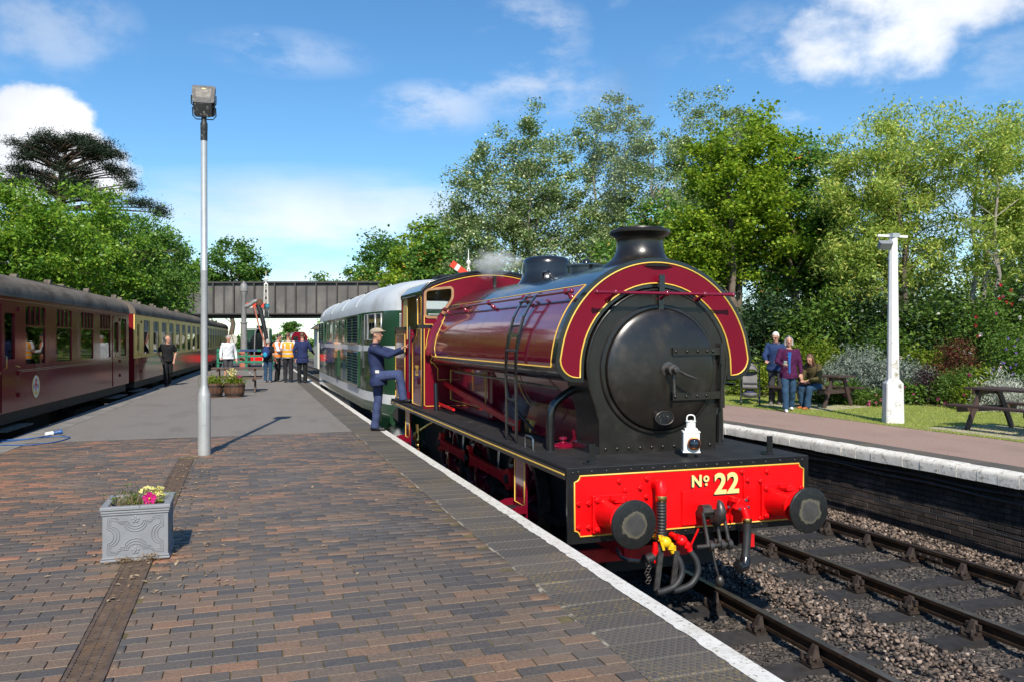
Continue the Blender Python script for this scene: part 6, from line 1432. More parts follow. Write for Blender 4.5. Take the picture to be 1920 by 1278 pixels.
# ================================================================ people
M_skin = pm('skin', (.48, .25, .17), .55, var=.08, vs=20, spec=.4)
M_eye = pm('eye_dark', (.02, .015, .012), .2); M_lip = pm('lip', (.36, .13, .11), .5)
def cloth(name, c, rough=.85, b=.35, dirt=None): return pm('cloth_' + name, c, rough, var=.18, vs=7, bmp=b, bs=26, spec=.25, dirt=dirt)
DG = None
def remesh(mb, name, mat, parent, vox=.012, it=4, ratio=1.):
    me = bpy.data.meshes.new(name); me.from_pydata(mb.v, [], mb.f); me.materials.append(mat)
    o = bpy.data.objects.new(name, me); col.objects.link(o)
    m = o.modifiers.new('r', 'REMESH'); m.mode = 'VOXEL'; m.voxel_size = vox; m.use_smooth_shade = True
    s = o.modifiers.new('s', 'SMOOTH'); s.iterations = it; s.factor = .5
    if ratio < 1: d = o.modifiers.new('d', 'DECIMATE'); d.ratio = ratio
    dg = bpy.context.evaluated_depsgraph_get(); me2 = bpy.data.meshes.new_from_object(o.evaluated_get(dg)); me2.name = name
    bpy.data.objects.remove(o); bpy.data.meshes.remove(me)
    me2.materials.clear(); me2.materials.append(mat); me2.polygons.foreach_set('use_smooth', [True] * len(me2.polygons))
    if name in ('top', 'trousers', 'safety_vest'):          # folds of the cloth
        n_ = len(me2.vertices); co = np.empty(n_ * 3, np.float32); no = np.empty(n_ * 3, np.float32); me2.vertices.foreach_get('co', co); me2.vertices.foreach_get('normal', no); co = co.reshape(-1, 3); no = no.reshape(-1, 3)
        x, y, z = co[:, 0], co[:, 1], co[:, 2]; w = np.sin(34 * z + 3.5 * np.sin(11 * x + 4 * y) + 6 * y) * .5 + np.sin(19 * z - 13 * x + 2 * np.sin(9 * y)) * .5
        co += no * (w * .0065)[:, None]; me2.vertices.foreach_set('co', co.ravel()); me2.update()
    o = bpy.data.objects.new(name, me2); col.objects.link(o); o.parent = parent; return o
def caps(g, a, b, ra, rb, n=10):
    a, b = Vector(a), Vector(b); g.tube([a, b], [ra, rb], n); g.ball(a, ra, n, 6); g.ball(b, rb, n, 6)
def loft(g, rings, n=18):
    v = []
    for c, rt, fw, rx, ry in rings: v += [Vector(c) + rt * (rx * math.cos(2 * pi * k / n)) + fw * (ry * math.sin(2 * pi * k / n)) for k in range(n)]
    N = len(rings); g.add(v, [(i * n + k, i * n + (k + 1) % n, (i + 1) * n + (k + 1) % n, (i + 1) * n + k) for i in range(N - 1) for k in range(n)] + [tuple(range(n - 1, -1, -1)), tuple((N - 1) * n + k for k in range(n))])
DEF = dict(pelvis=(0, 0, .93), neck=(0, .0, 1.47), head=(0, .025, 1.63), shR=(.185, 0, 1.41), shL=(-.185, 0, 1.41), elR=(.235, -.03, 1.13), elL=(-.235, -.03, 1.13), wrR=(.245, .06, .88), wrL=(-.245, .06, .88),
           hipR=(.09, 0, .90), hipL=(-.09, 0, .90), knR=(.10, .02, .49), knL=(-.10, .02, .49), anR=(.10, -.02, .085), anL=(-.10, -.02, .085), face=(0, 1, -.05), toeR=(.03, 1, 0), toeL=(-.03, 1, 0), handR=None, handL=None, right=(1, 0, 0))
def person(loc, rz, label, pose, top, bottom, shoes, hair, sc=1., sleeve='long', hem=-.10, girth=1., hairlen='short', extra=None, vox=.012, shorts=False, coat_open=None, point=False):
    J = dict(DEF); J.update(pose); V = {k: Vector(v) if v is not None else None for k, v in J.items()}
    root = tag(empty('person', loc, rz), label, 'person'); root.scale = (sc, sc, sc)
    rt = V['right'].normalized(); ax = (V['neck'] - V['pelvis']); L = ax.length; axn = ax.normalized(); fw = axn.cross(rt).normalized() * 1.; fw = -rt.cross(axn) if False else axn.cross(rt)
    def T(t, rx, ry, e=0.): return (V['pelvis'] + ax * t, rt, fw, rx * girth + e, ry * girth + e)
    prof = [(-.16, .150, .105), (-.04, .168, .118), (.10, .165, .115), (.28, .148, .108), (.5, .158, .115), (.72, .18, .118), (.86, .175, .10), (.95, .12, .08), (1., .06, .055)]
    g = MB(); loft(g, [T(*p) for p in prof])
    caps(g, V['neck'] - axn * .02, V['head'] - Vector((0, 0, .05)), .056, .052)
    f = V['face'].normalized(); hr = f.cross(Vector((0, 0, 1))).normalized(); hu = hr.cross(f).normalized(); H = V['head']; HM = Matrix((hr, f, hu)).transposed()
    g.ball(H + hu * .012, (.074, .093, .108), 16, 12, M=HM); g.ball(H + f * .028 - hu * .055, (.052, .058, .058), 12, 8, M=HM); g.ball(H + f * .05 - hu * .09, (.03, .032, .024), 10, 6, M=HM)
    g.tube([H + f * .085 + hu * .02, H + f * .108 - hu * .018, H + f * .088 - hu * .032], [.010, .017, .012], 8); g.ball(H + f * .078 + hu * .032, (.05, .018, .012), 10, 6, M=HM)
    for s in (-1, 1): g.ball(H + hr * s * .076 - f * .005, (.013, .022, .034), 8, 6, M=HM)
    for s, k in ((1, 'R'), (-1, 'L')):
        caps(g, V['sh' + k], V['el' + k], .052, .042); caps(g, V['el' + k], V['wr' + k], .042, .029)
        caps(g, V['hip' + k], V['kn' + k], .085, .056); caps(g, V['kn' + k], V['an' + k], .055, .04)
        t = V['toe' + k].normalized(); caps(g, V['an' + k] - t * .03 - Vector((0, 0, .045)), V['an' + k] + t * .15 - Vector((0, 0, .055)), .035, .03)
        hd = V['hand' + k]; d = (hd.normalized() if hd is not None else (V['wr' + k] - V['el' + k]).normalized()); side = d.cross(Vector((0, 0, 1)));
        if side.length < .2: side = Vector((0, 1, 0))
        side.normalize(); nn = d.cross(side); w = V['wr' + k]
        for q in (-.022, 0, .022): caps(g, w + d * .01 + side * q * .6, w + d * .082 + side * q, .016, .0135, 8)
        for i, q in enumerate((-.031, -.0105, .0105, .031)):
            ln = (.062, .076, .07, .055)[i]; curl = .35 if not (point and i == 1) else 0.
            if point and i != 1: curl, ln = 1.2, ln * .8
            a = w + d * .085 + side * q; b = a + (d * math.cos(curl * .5) - nn * math.sin(curl * .5) * (1 if nn.z > 0 else -1)) * ln * .55; c = b + (d * math.cos(curl) - nn * math.sin(curl) * (1 if nn.z > 0 else -1)) * ln * .5
            caps(g, a, b, .0105, .0098, 7); caps(g, b, c, .0098, .0085, 7)
        a = w + d * .03 - side * .028 * s; caps(g, a, a + d * .035 - side * .03 * s, .0125, .011, 7); caps(g, a + d * .035 - side * .03 * s, a + d * .07 - side * .034 * s, .011, .0095, 7)
    remesh(g, 'body', M_skin, root, vox * .8, 3, .6)
    for s in (-1, 1):
        MB().ball(H + f * .089 + hr * s * .03 + hu * .012, (.012, .006, .007), 8, 6, M=HM).build('eye', M_eye, root, world=False, smooth=60)
    MB().ball(H + f * .092 - hu * .052, (.022, .007, .006), 8, 6, M=HM).build('mouth', M_lip, root, world=False, smooth=60)
    # upper garment
    g = MB(); e = .017
    pr = [(hem, .178, .130), (hem * .5, .182, .134)] + [p for p in prof if p[0] > hem * .5 + .03 and p[0] < .9] + [(.93, .135, .085), (.985, .078, .07)]
    loft(g, [T(a, b, c, e) for a, b, c in pr])
    for k in 'RL':
        if sleeve == 'long': caps(g, V['sh' + k], V['el' + k], .072, .060); caps(g, V['el' + k], V['wr' + k].lerp(V['el' + k], .06), .060, .044)
        else: caps(g, V['sh' + k], V['sh' + k].lerp(V['el' + k], .62), .073, .068)
    remesh(g, 'top', top, root, vox, 3, .7)
    # trousers
    g = MB(); loft(g, [T(a, b, c, .012) for a, b, c in prof if a < .2])
    for k in 'RL':
        caps(g, V['hip' + k], V['kn' + k], .102, .078)
        if not shorts: g.tube([V['kn' + k], V['kn' + k].lerp(V['an' + k], .5), V['an' + k] + Vector((0, 0, -.035))], [.078, .072, .072], 14); g.ball(V['kn' + k], .078, 12, 8)
    remesh(g, 'trousers', bottom, root, vox, 3, .7)
    for k in 'RL':
        g = MB(); t = V['toe' + k].normalized(); A = V['an' + k]; dn = Vector((0, 0, 1))
        caps(g, A - t * .045 - dn * .045, A + t * .17 - dn * .055, .042, .036); g.ball(A + t * .10 - dn * .05, (.045, .045, .036), 12, 8); caps(g, A - dn * .05, A + dn * .005, .042, .046)
        g.v = [(x, y, max(z, A.z - .085)) for x, y, z in g.v]; remesh(g, 'shoe', shoes, root, .011, 2, .6)
    if hair:
        g = MB(); g.ball(H + hu * .03 - f * .016, (.083, .098, .105), 16, 12, M=HM)
        if hairlen == 'bob':
            for s in (-1, 1): caps(g, H + hr * s * .07 - f * .01 + hu * .04, H + hr * s * .078 - f * .0 - hu * .085, .032, .028)
            caps(g, H - f * .06 + hu * .02, H - f * .06 - hu * .08, .06, .05)
        if hairlen == 'long':
            for s in (-1, 1): caps(g, H + hr * s * .06 + hu * .04, H + hr * s * .085 - f * -.01 - hu * .24, .04, .03)
            caps(g, H - f * .06 + hu * .03, H - f * .05 - hu * .28, .06, .05)
        bm_ = bmesh.new(); me = bpy.data.meshes.new('t'); me.from_pydata(g.v, [], g.f)
        o = remesh(g, 'hair', hair, root, .012, 2, .6)
        # uncover the face
        me = o.data; b = bmesh.new(); b.from_mesh(me)
        kill = []
        for v in b.verts:
            p = v.co - H; ff, uu, rr = p.dot(f), p.dot(hu), abs(p.dot(hr))
            lowcut = -.02 if hairlen == 'short' else -9
            if (ff > .035 and uu < .065 and rr < .075) or (hairlen == 'short' and uu < -.035) or (hairlen == 'short' and ff > .0 and uu < .02) or (hairlen == 'bald' and uu > .03): kill.append(v)
        bmesh.ops.delete(b, geom=kill, context='VERTS'); b.to_mesh(me); b.free()
    if extra: extra(root, V, dict(rt=rt, fw=fw, ax=ax, T=T, H=H, f=f, hr=hr, hu=hu, HM=HM))
    return root
Bc = lambda mb, nm, m, par, **k: mb.build(nm, m, par, world=False, **k)
navyc = cloth('navy_drill', (.022, .032, .085)); blkc = cloth('black', (.012, .012, .013)); jean = cloth('blue_denim', (.025, .06, .11)); blksh = pm('black_leather', (.014, .013, .012), .4, var=.2)
greyh = pm('grey_hair', (.34, .32, .29), .7, var=.3, vs=40, bmp=.6, bs=120); whiteh = pm('white_hair', (.66, .64, .6), .7, var=.2, vs=40, bmp=.6, bs=120); brownh = pm('brown_hair', (.10, .045, .022), .55, var=.35, vs=40, bmp=.6, bs=120); darkh = pm('dark_hair', (.03, .02, .015), .6, var=.3, vs=40, bmp=.6, bs=120)
def glasses(root, V, K):
    H, f, hr, hu = K['H'], K['f'], K['hr'], K['hu']; g = MB()
    for s in (-1, 1):
        g.tube([H + f * .098 + hr * (s * .031 + .022 * math.cos(t)) + hu * (.012 + .017 * math.sin(t)) for t in [2 * pi * i / 10 for i in range(10)]], .003, 5, closed=True); g.tube([H + f * .095 + hr * s * .055 + hu * .018, H + hr * s * .08 + hu * .018], .003, 5)
    Bc(g, 'spectacles', M_blk, root)
def cap_extra(root, V, K):
    glasses(root, V, K); H, f, hr, hu, HM = K['H'], K['f'], K['hr'], K['hu'], K['HM']
    g = MB(); g.ball(H + hu * .072 + f * .005, (.098, .122, .062), 18, 10, M=HM); g.ball(H + hu * .062 + f * .10, (.075, .075, .016), 16, 8, M=HM); g.ball(H + hu * .045 - f * .04, (.09, .075, .06), 14, 8, M=HM)
    remesh(g, 'flat_cap', cloth('tweed', (.33, .27, .20), b=.6), root, .01, 2, .7)
    p = K['T'](.12, .2, .14); g = MB(); g.cbox(p[0] + K['rt'] * .19 + K['fw'] * .06, (.012, .07, .05), (0, R(12), 0)); Bc(g, 'pocket_rag', cloth('white_rag', (.7, .68, .62)), root)
    g = MB(); c = K['T'](.99, .07, .065)[0]; g.tube([c + K['rt'] * .082 * math.cos(t) + K['fw'] * .078 * math.sin(t) + Vector((0, 0, .012 + .012 * math.cos(t))) for t in [2 * pi * i / 20 for i in range(20)]], .017, 6, closed=True); Bc(g, 'collar', navyc, root, smooth=60)
fd = (.88, -.475); rzf = lambda dx, dy: math.atan2(-dx, dy)
person((2.21, 14.33, 0), rzf(*fd), 'man in navy overalls and flat cap climbing onto the engine footplate',
       dict(pelvis=(0, .09, 1.0), neck=(0, .03, 1.54), head=(0, .065, 1.705), shR=(.18, .06, 1.46), shL=(-.18, .07, 1.46), elR=(.19, .34, 1.36), elL=(-.15, .36, 1.40), wrR=(.13, .56, 1.46), wrL=(-.10, .62, 1.47), handR=(-.05, .75, .55), handL=(0, 1, .05),
            hipR=(.09, .12, .98), hipL=(-.09, .06, .97), knR=(.12, .52, 1.03), anR=(.11, .60, .615), knL=(-.085, .06, .53), anL=(-.085, 0, .085), face=(.05, 1, .05), toeR=(0, 1, 0), toeL=(0, 1, 0)),
       navyc, cloth('blue_overall', (.045, .062, .14)), blksh, darkh, sc=1.0, hem=-.34, extra=cap_extra, vox=.011, point=True)
walk = dict(anR=(.08, .16, .085), knR=(.09, .14, .49), anL=(-.08, -.18, .13), knL=(-.09, .0, .49), toeL=(-.02, 1, -.25))
pock = dict(elR=(.29, -.06, 1.15), wrR=(.20, .10, .92), elL=(-.29, -.06, 1.15), wrL=(-.20, .10, .92), handR=(-.3, .3, -1), handL=(.3, .3, -1))
person((-2.5, 30.7, 0), rzf(.28, -.96), 'bald man in black polo shirt strolling beside the carriages', {**walk, **pock, 'face': (-.75, 1, 0)}, blkc, blkc, blksh, greyh, 1.0, 'short', -.14, 1.12, 'bald')
def camera_bag(root, V, K):
    g = MB(); w = V['wrR'] + Vector((0, .04, -.1)); g.cbox(w, (.13, .1, .09)); g.lathe([(.04, 0), (.04, .1)], 12, w, (0, 1, -.3)); Bc(g, 'camera', M_blk, root)
person((-.52, 32.9, 0), rzf(.25, -.97), 'grey-haired man in white jacket and shorts behind the picnic table', {'face': (-.5, 1, -.35), 'head': (0, .05, 1.61), 'elR': (.27, .0, 1.12), 'wrR': (.30, .14, .90), 'elL': (-.28, -.02, 1.13), 'wrL': (-.29, .08, .88)}, cloth('white_jacket', (.62, .63, .64)), cloth('grey_shorts', (.06, .06, .065)), blksh, greyh, 1.02, 'long', -.14, 1.15, 'short', extra=camera_bag, shorts=True)
def backpack(root, V, K):
    c = K['T'](.55, .1, .1)[0] - K['fw'] * .22; g = MB(); g.ball(c, (.16, .11, .24), 16, 10); g.ball(c + Vector((0, -.08, -.08)), (.12, .07, .13), 12, 8); b_ = remesh(g, 'backpack', cloth('backpack_blue', (.02, .04, .13)), root, .015, 2, .7)
    g = MB(); g.ball(c + Vector((0, -.135, -.09)), (.085, .03, .10), 12, 8); Bc(g, 'backpack_panel', cloth('backpack_cyan', (.02, .28, .42)), b_, smooth=60)
    g = MB()
    for s in (-1, 1): g.tube([c + Vector((s * .09, .05, .2)), V['neck'] + K['rt'] * s * .12 + Vector((0, .0, .0)), K['T'](.75, .1, .1)[0] + K['rt'] * s * .13 + K['fw'] * .16, K['T'](.4, .1, .1)[0] + K['rt'] * s * .17], .018, 6)
    Bc(g, 'straps', cloth('backpack_blue', (.02, .04, .13)), b_)
person((.93, 31.9, 0), rzf(.35, .93), 'grey-haired man in jeans wearing a blue backpack', {'face': (.5, 1, 0), 'wrL': (-.22, .2, .95), 'wrR': (.28, .12, .9)}, blkc, jean, pm('tan_trainers', (.28, .24, .2), .7, var=.2), greyh, .93, 'short', -.12, 1.05, 'short', extra=backpack)
hv = pm('hi_vis_orange', (.90, .20, .008), .7, var=.06, vs=10, bmp=.2, bs=25); hv2 = pm('hi_vis_amber', (.92, .34, .01), .7, var=.06, vs=10, bmp=.2, bs=25); refl = pm('reflective_tape', (.62, .62, .60), .35, .3, var=.05); shirtw = cloth('white_shirt', (.72, .72, .72))
def vest(mat):
    def ex(root, V, K):
        pr = [(-.06, .186, .14), (.1, .184, .138), (.28, .172, .132), (.5, .178, .138), (.72, .196, .142), (.87, .185, .125), (.95, .15, .105)]
        g = MB(); loft(g, [K['T'](a, b, c, .026) for a, b, c in pr]); v_ = remesh(g, 'safety_vest', mat, root, .014, 3, .7)
        for a in (.14, .40):
            g = MB(); r_ = [K['T'](a + d, np.interp(a, [p[0] for p in pr], [p[1] for p in pr]), np.interp(a, [p[0] for p in pr], [p[2] for p in pr]), .031) for d in (0, .09)]; loft(g, r_); Bc(g, 'reflective_band', refl, v_, smooth=60)
        for s in (-1, 1):
            for q in (-1, 1):
                g = MB(); pts = [K['T'](a, 1, 1)[0] + K['rt'] * (s * .10) + K['fw'] * (q * (np.interp(a, [p[0] for p in pr], [p[2] for p in pr]) * .86 + .034)) for a in (.45, .6, .75, .86)]
                for p0, p1 in zip(pts[:-1], pts[1:]): g.bar(p0, p1, .045, .008, K['fw'])
                Bc(g, 'shoulder_tape', refl, v_)
    return ex
person((1.30, 32.5, 0), rzf(.75, -.2), 'dark-haired man in orange safety vest looking down at his hands', {'face': (-.1, 1, -.4), 'head': (0, .06, 1.61), 'elR': (.24, .08, 1.14), 'wrR': (.10, .30, 1.12), 'elL': (-.24, .08, 1.14), 'wrL': (-.08, .30, 1.14)}, shirtw, blkc, blksh, darkh, 1.05, 'long', -.1, 1.02, 'short', extra=vest(hv))
person((1.66, 31.7, 0), rzf(.15, .98), 'man in bright amber safety vest standing with his back turned', {'face': (.6, 1, -.3), 'elR': (.26, .05, 1.14), 'wrR': (.16, .24, 1.02), 'elL': (-.26, .02, 1.14), 'wrL': (-.14, .22, 1.0)}, shirtw, cloth('dark_trousers', (.02, .02, .024)), blksh, brownh, 1.06, 'short', -.1, 1.02, 'short', extra=vest(hv2))
person((2.14, 31.1, 0), rzf(.12, .98), 'man in long blue work coat beside the diesel engine', {'face': (.3, 1, -.2), 'elR': (.30, .06, 1.15), 'wrR': (.36, .26, 1.06), 'elL': (-.28, .0, 1.12)}, cloth('blue_coat', (.018, .027, .085)), blkc, blksh, brownh, 1.07, 'long', -.42, 1.12, 'short')
def navyx(root, V, K):
    glasses(root, V, K); g = MB(); c = K['T'](.99, .07, .065)[0]; g.tube([c + K['rt'] * .085 * math.cos(t) + K['fw'] * .08 * math.sin(t) + Vector((0, 0, .02)) for t in [2 * pi * i / 20 for i in range(20)]], .02, 6, closed=True); Bc(g, 'collar', cloth('collar_mauve', (.10, .07, .09)), root, smooth=60)
    g = MB(); g.cbox(V['shL'].lerp(V['elL'], .35) + Vector((-.072, .01, 0)), (.012, .05, .03)); Bc(g, 'sleeve_badge', shirtw, root)
person((12.72, 16.98, 0), rzf(-.72, -.69), 'white-haired man in navy jacket pushing a pushchair', {'face': (.25, 1, -.35), 'head': (0, .07, 1.6), 'neck': (0, .04, 1.46), 'elR': (.24, .16, 1.16), 'wrR': (.16, .40, 1.05), 'elL': (-.25, .14, 1.16), 'wrL': (-.12, .40, 1.05), 'handR': (-.3, 1, -.2), 'handL': (.3, 1, -.2)}, cloth('navy_jacket', (.02, .04, .11)), cloth('charcoal_trousers', (.045, .043, .045)), pm('grey_trainers', (.12, .115, .11), .7, var=.3), whiteh, 1.05, 'long', -.22, 1.12, 'short', extra=navyx)
def purplex(root, V, K):
    H, f, hr, hu = K['H'], K['f'], K['hr'], K['hu']
    g = MB(); g.tube([H + hr * .075 * math.cos(t) + hu * (.085 + .03 * math.sin(t)) + f * (.03 + .02 * math.sin(t)) for t in [pi * i / 10 for i in range(11)]], .008, 6); Bc(g, 'sunglasses_on_head', M_blk, root, smooth=60)
    g = MB(); pts = [(-.06, .02, .02), (.3, .022, .02), (.6, .03, .02), (.85, .045, .02)]; v = []
    for a, b, c in pts: p, rt, fw, rx, ry = K['T'](a, .1, .118); v += [p + fw * (ry + .034) - rt * b, p + fw * (ry + .034) + rt * b]
    g.add(v, [(i * 2, i * 2 + 1, i * 2 + 3, i * 2 + 2) for i in range(3)]); Bc(g, 'blue_jumper', cloth('blue_jumper', (.02, .09, .30)), root)
    g = MB(); w = V['wrR'] + Vector((-.04, .09, .03)); g.cbox(w, (.075, .012, .14), (R(-35), 0, 0)); Bc(g, 'phone', pm('phone_case', (.35, .5, .45), .3, var=.05), root)
    g = MB()
    for q in range(4): g.ball(K['T'](.0 + q * .22, .1, .1)[0] + K['rt'] * .055 + K['fw'] * .158, .010, 6, 5)
    Bc(g, 'jacket_studs', M_steel, root)
person((11.80, 15.30, 0), rzf(-.50, -.86), 'woman in purple coat and jeans looking up with a phone in hand', {**walk, 'face': (0, 1, 0), 'elR': (.27, .06, 1.16), 'wrR': (.16, .27, 1.10), 'handR': (-.5, 1, .1), 'elL': (-.25, .0, 1.14), 'wrL': (-.27, .05, .90)}, cloth('purple_coat', (.062, .008, .045)), jean, pm('white_trainers', (.75, .74, .72), .6, var=.05), greyh, .97, 'long', -.30, 1.08, 'bob', extra=purplex)
def seatx(root, V, K):
    g = MB(); g.ball(V['knR'].lerp(V['hipR'], .4) + Vector((.03, 0, .09)), (.14, .2, .07), 14, 8); g.ball(V['knR'] + Vector((.05, -.05, -.12)), (.07, .09, .2), 12, 8); remesh(g, 'bag_on_lap', cloth('brown_bag', (.10, .055, .05)), root, .016, 2, .7)
    g = MB(); c = K['T'](.97, .07, .065)[0]; g.tube([c + K['rt'] * .09 * math.cos(t) + K['fw'] * .085 * math.sin(t) for t in [2 * pi * i / 20 for i in range(20)]], .024, 6, closed=True); Bc(g, 'collar', cloth('brown_cord', (.05, .03, .025)), root, smooth=60)
sd = rzf(-.93, -.36)
person((12.93, 15.78, 0), sd, 'brown-haired woman in olive jacket seated on the picnic bench', {'pelvis': (0, -.05, .55), 'neck': (0, .14, 1.04), 'head': (0, .24, 1.17), 'shR': (.17, .12, .99), 'shL': (-.17, .12, .99), 'elR': (.22, .22, .72), 'elL': (-.22, .22, .72), 'wrR': (.10, .42, .68), 'wrL': (-.08, .42, .68), 'hipR': (.09, .0, .52), 'hipL': (-.09, .0, .52), 'knR': (.13, .42, .50), 'knL': (-.10, .44, .49), 'anR': (.12, .36, .085), 'anL': (-.08, .50, .085), 'face': (0, 1, -.55)},
       cloth('olive_wax', (.085, .065, .025)), jean, pm('tan_boots', (.42, .12, .03), .45, var=.15), brownh, 1.0, 'long', -.20, 1.02, 'long', extra=seatx)
# pushchair
M_pgrey = cloth('pushchair_grey', (.16, .155, .15), b=.2); M_pdark = cloth('pushchair_dark', (.05, .05, .052), b=.2)
pc = tag(empty('pushchair', (12.12, 17.22, .004), rzf(-.55, -.83)), 'grey folding pushchair with a hooded seat at the edge of the lawn', 'pushchair')
for s in (-1, 1):
    Bc(MB().tube(path([(s * .22, .34, .12), (s * .23, .12, .5), (s * .23, -.18, .85), (s * .22, -.36, 1.02)], 16), .014, 8), 'side_tube', M_blk, pc, smooth=60)
    Bc(MB().tube([(s * .22, -.28, .10), (s * .23, .1, .55)], .013, 8), 'rear_leg', M_blk, pc, smooth=60)
    for y, r_ in ((.34, .07), (-.28, .075)):
        w = Bc(MB().lathe([(r_ - .022, -.018), (r_, -.018), (r_, .018), (r_ - .022, .018)], 20, (s * .22, y, r_), (1, 0, 0), cap=False), 'wheel', M_cable, pc, smooth=40); Bc(MB().lathe([(r_ - .02, -.012), (r_ - .02, .012)], 16, (s * .22, y, r_), (1, 0, 0)), 'hub', pm('hub_grey', (.35, .35, .35), .5), w, smooth=40)
Bc(MB().tube([(-.22, -.36, 1.02), (-.1, -.40, 1.03), (.1, -.40, 1.03), (.22, -.36, 1.02)], .017, 8), 'handle', M_blk, pc, smooth=60)
Bc(MB().tube([(-.22, -.28, .1), (.22, -.28, .1)], .012, 6), 'axle', M_blk, pc); Bc(MB().tube([(-.22, .3, .2), (.22, .3, .2)], .012, 6), 'footrest_bar', M_blk, pc)
g = MB(); v = []
for y, z in ((.22, .46), (.02, .42), (-.06, .46), (-.24, .82)): v += [(-.18, y, z), (.18, y, z), (.18, y - .02, z - .05), (-.18, y - .02, z - .05)]
g.add(v, [(i * 4 + j, i * 4 + (j + 1) % 4, i * 4 + 4 + (j + 1) % 4, i * 4 + 4 + j) for i in range(3) for j in range(4)] + [(0, 1, 2, 3), (15, 14, 13, 12)]); Bc(g, 'seat', M_pgrey, pc, bevel=.015)
hd_ = MB(); nu, nv_ = 14, 9; v = []
for i in range(nv_ + 1):
    b_ = R(-70 + 150 * i / nv_)                                      # from the back of the hood round to its front lip
    for k in range(nu + 1): a_ = pi * k / nu; v.append((.205 * math.cos(a_), -.27 + .27 * math.sin(b_) * max(.25, math.sin(a_)), .74 + .30 * math.sin(a_) * (.35 + .65 * math.cos(b_))))
hd_.add(v, [(i * (nu + 1) + k, i * (nu + 1) + k + 1, (i + 1) * (nu + 1) + k + 1, (i + 1) * (nu + 1) + k) for i in range(nv_) for k in range(nu)]); ho = Bc(hd_, 'hood', M_pgrey, pc, smooth=60)
for i in (3, 5, 7, 9): Bc(MB().tube([Vector(p) + Vector((0, 0, .004)) for p in v[i * (nu + 1):(i + 1) * (nu + 1)]], .006, 5), 'hood_rib', M_pdark, ho, smooth=60)
Bc(MB().box(-.17, .16, .50, .17, .24, .56), 'bumper_bar', M_pdark, pc, bevel=.02)
g = MB(); g.ball((0, .02, .26), (.19, .22, .10), 14, 8); g.v = [(x, y, min(z, .30)) for x, y, z in g.v]; Bc(g, 'basket', M_pgrey, pc, smooth=60)
g = MB(); g.ball((0, .02, .31), (.14, .14, .05), 12, 8); Bc(g, 'blanket', pm('spotted_blanket', (.05, .06, .14), .9, var=.9, vs=30), pc, smooth=60)
# ================================================================ trees and planting
def gp(px, d):
    """ground point seen in column px of the photograph at depth d"""
    th = R(18.6); r = (px - 960) / 1503 * d; return (r * math.cos(th) + d * math.sin(th), -r * math.sin(th) + d * math.cos(th))
def zt(py, d): return CAMH + (635.3 - py) * d / 1503
def leaf_arrays(C, N, lw, r, up=.45, droop=0., jit=.35):
    """quads for leaves: C centres n x 3, lw = (length, width)"""
    n = len(C)
    nv = r.normal(0, 1, (n, 3)); nv[:, 2] = np.abs(nv[:, 2]) * (1 + up) + up; nv /= np.linalg.norm(nv, axis=1, keepdims=True)
    t = r.normal(0, 1, (n, 3)); t[:, 2] -= droop; t -= nv * (t * nv).sum(1, keepdims=True); t /= np.linalg.norm(t, axis=1, keepdims=True)
    b = np.cross(nv, t); s = r.uniform(1 - jit, 1 + jit, n)[:, None]
    L, Wd = lw; V = np.empty((n, 4, 3))
    V[:, 0] = C - t * L * .5 * s; V[:, 1] = C + b * Wd * .5 * s + nv * Wd * .12 * s; V[:, 2] = C + t * L * .5 * s - nv * L * .08 * s; V[:, 3] = C - b * Wd * .5 * s + nv * Wd * .12 * s
    return V.reshape(-1, 3), np.arange(4 * n).reshape(-1, 4)
M_bark = pm('grey_brown_bark', (.13, .10, .075), .9, var=.35, vs=5, bmp=.8, bs=18)
M_barkp = pm('pale_poplar_bark', (.24, .21, .17), .85, var=.35, vs=4, bmp=.6, bs=18)
M_barkd = pm('dark_pine_bark', (.07, .045, .033), .9, var=.35, vs=5, bmp=.8, bs=14)
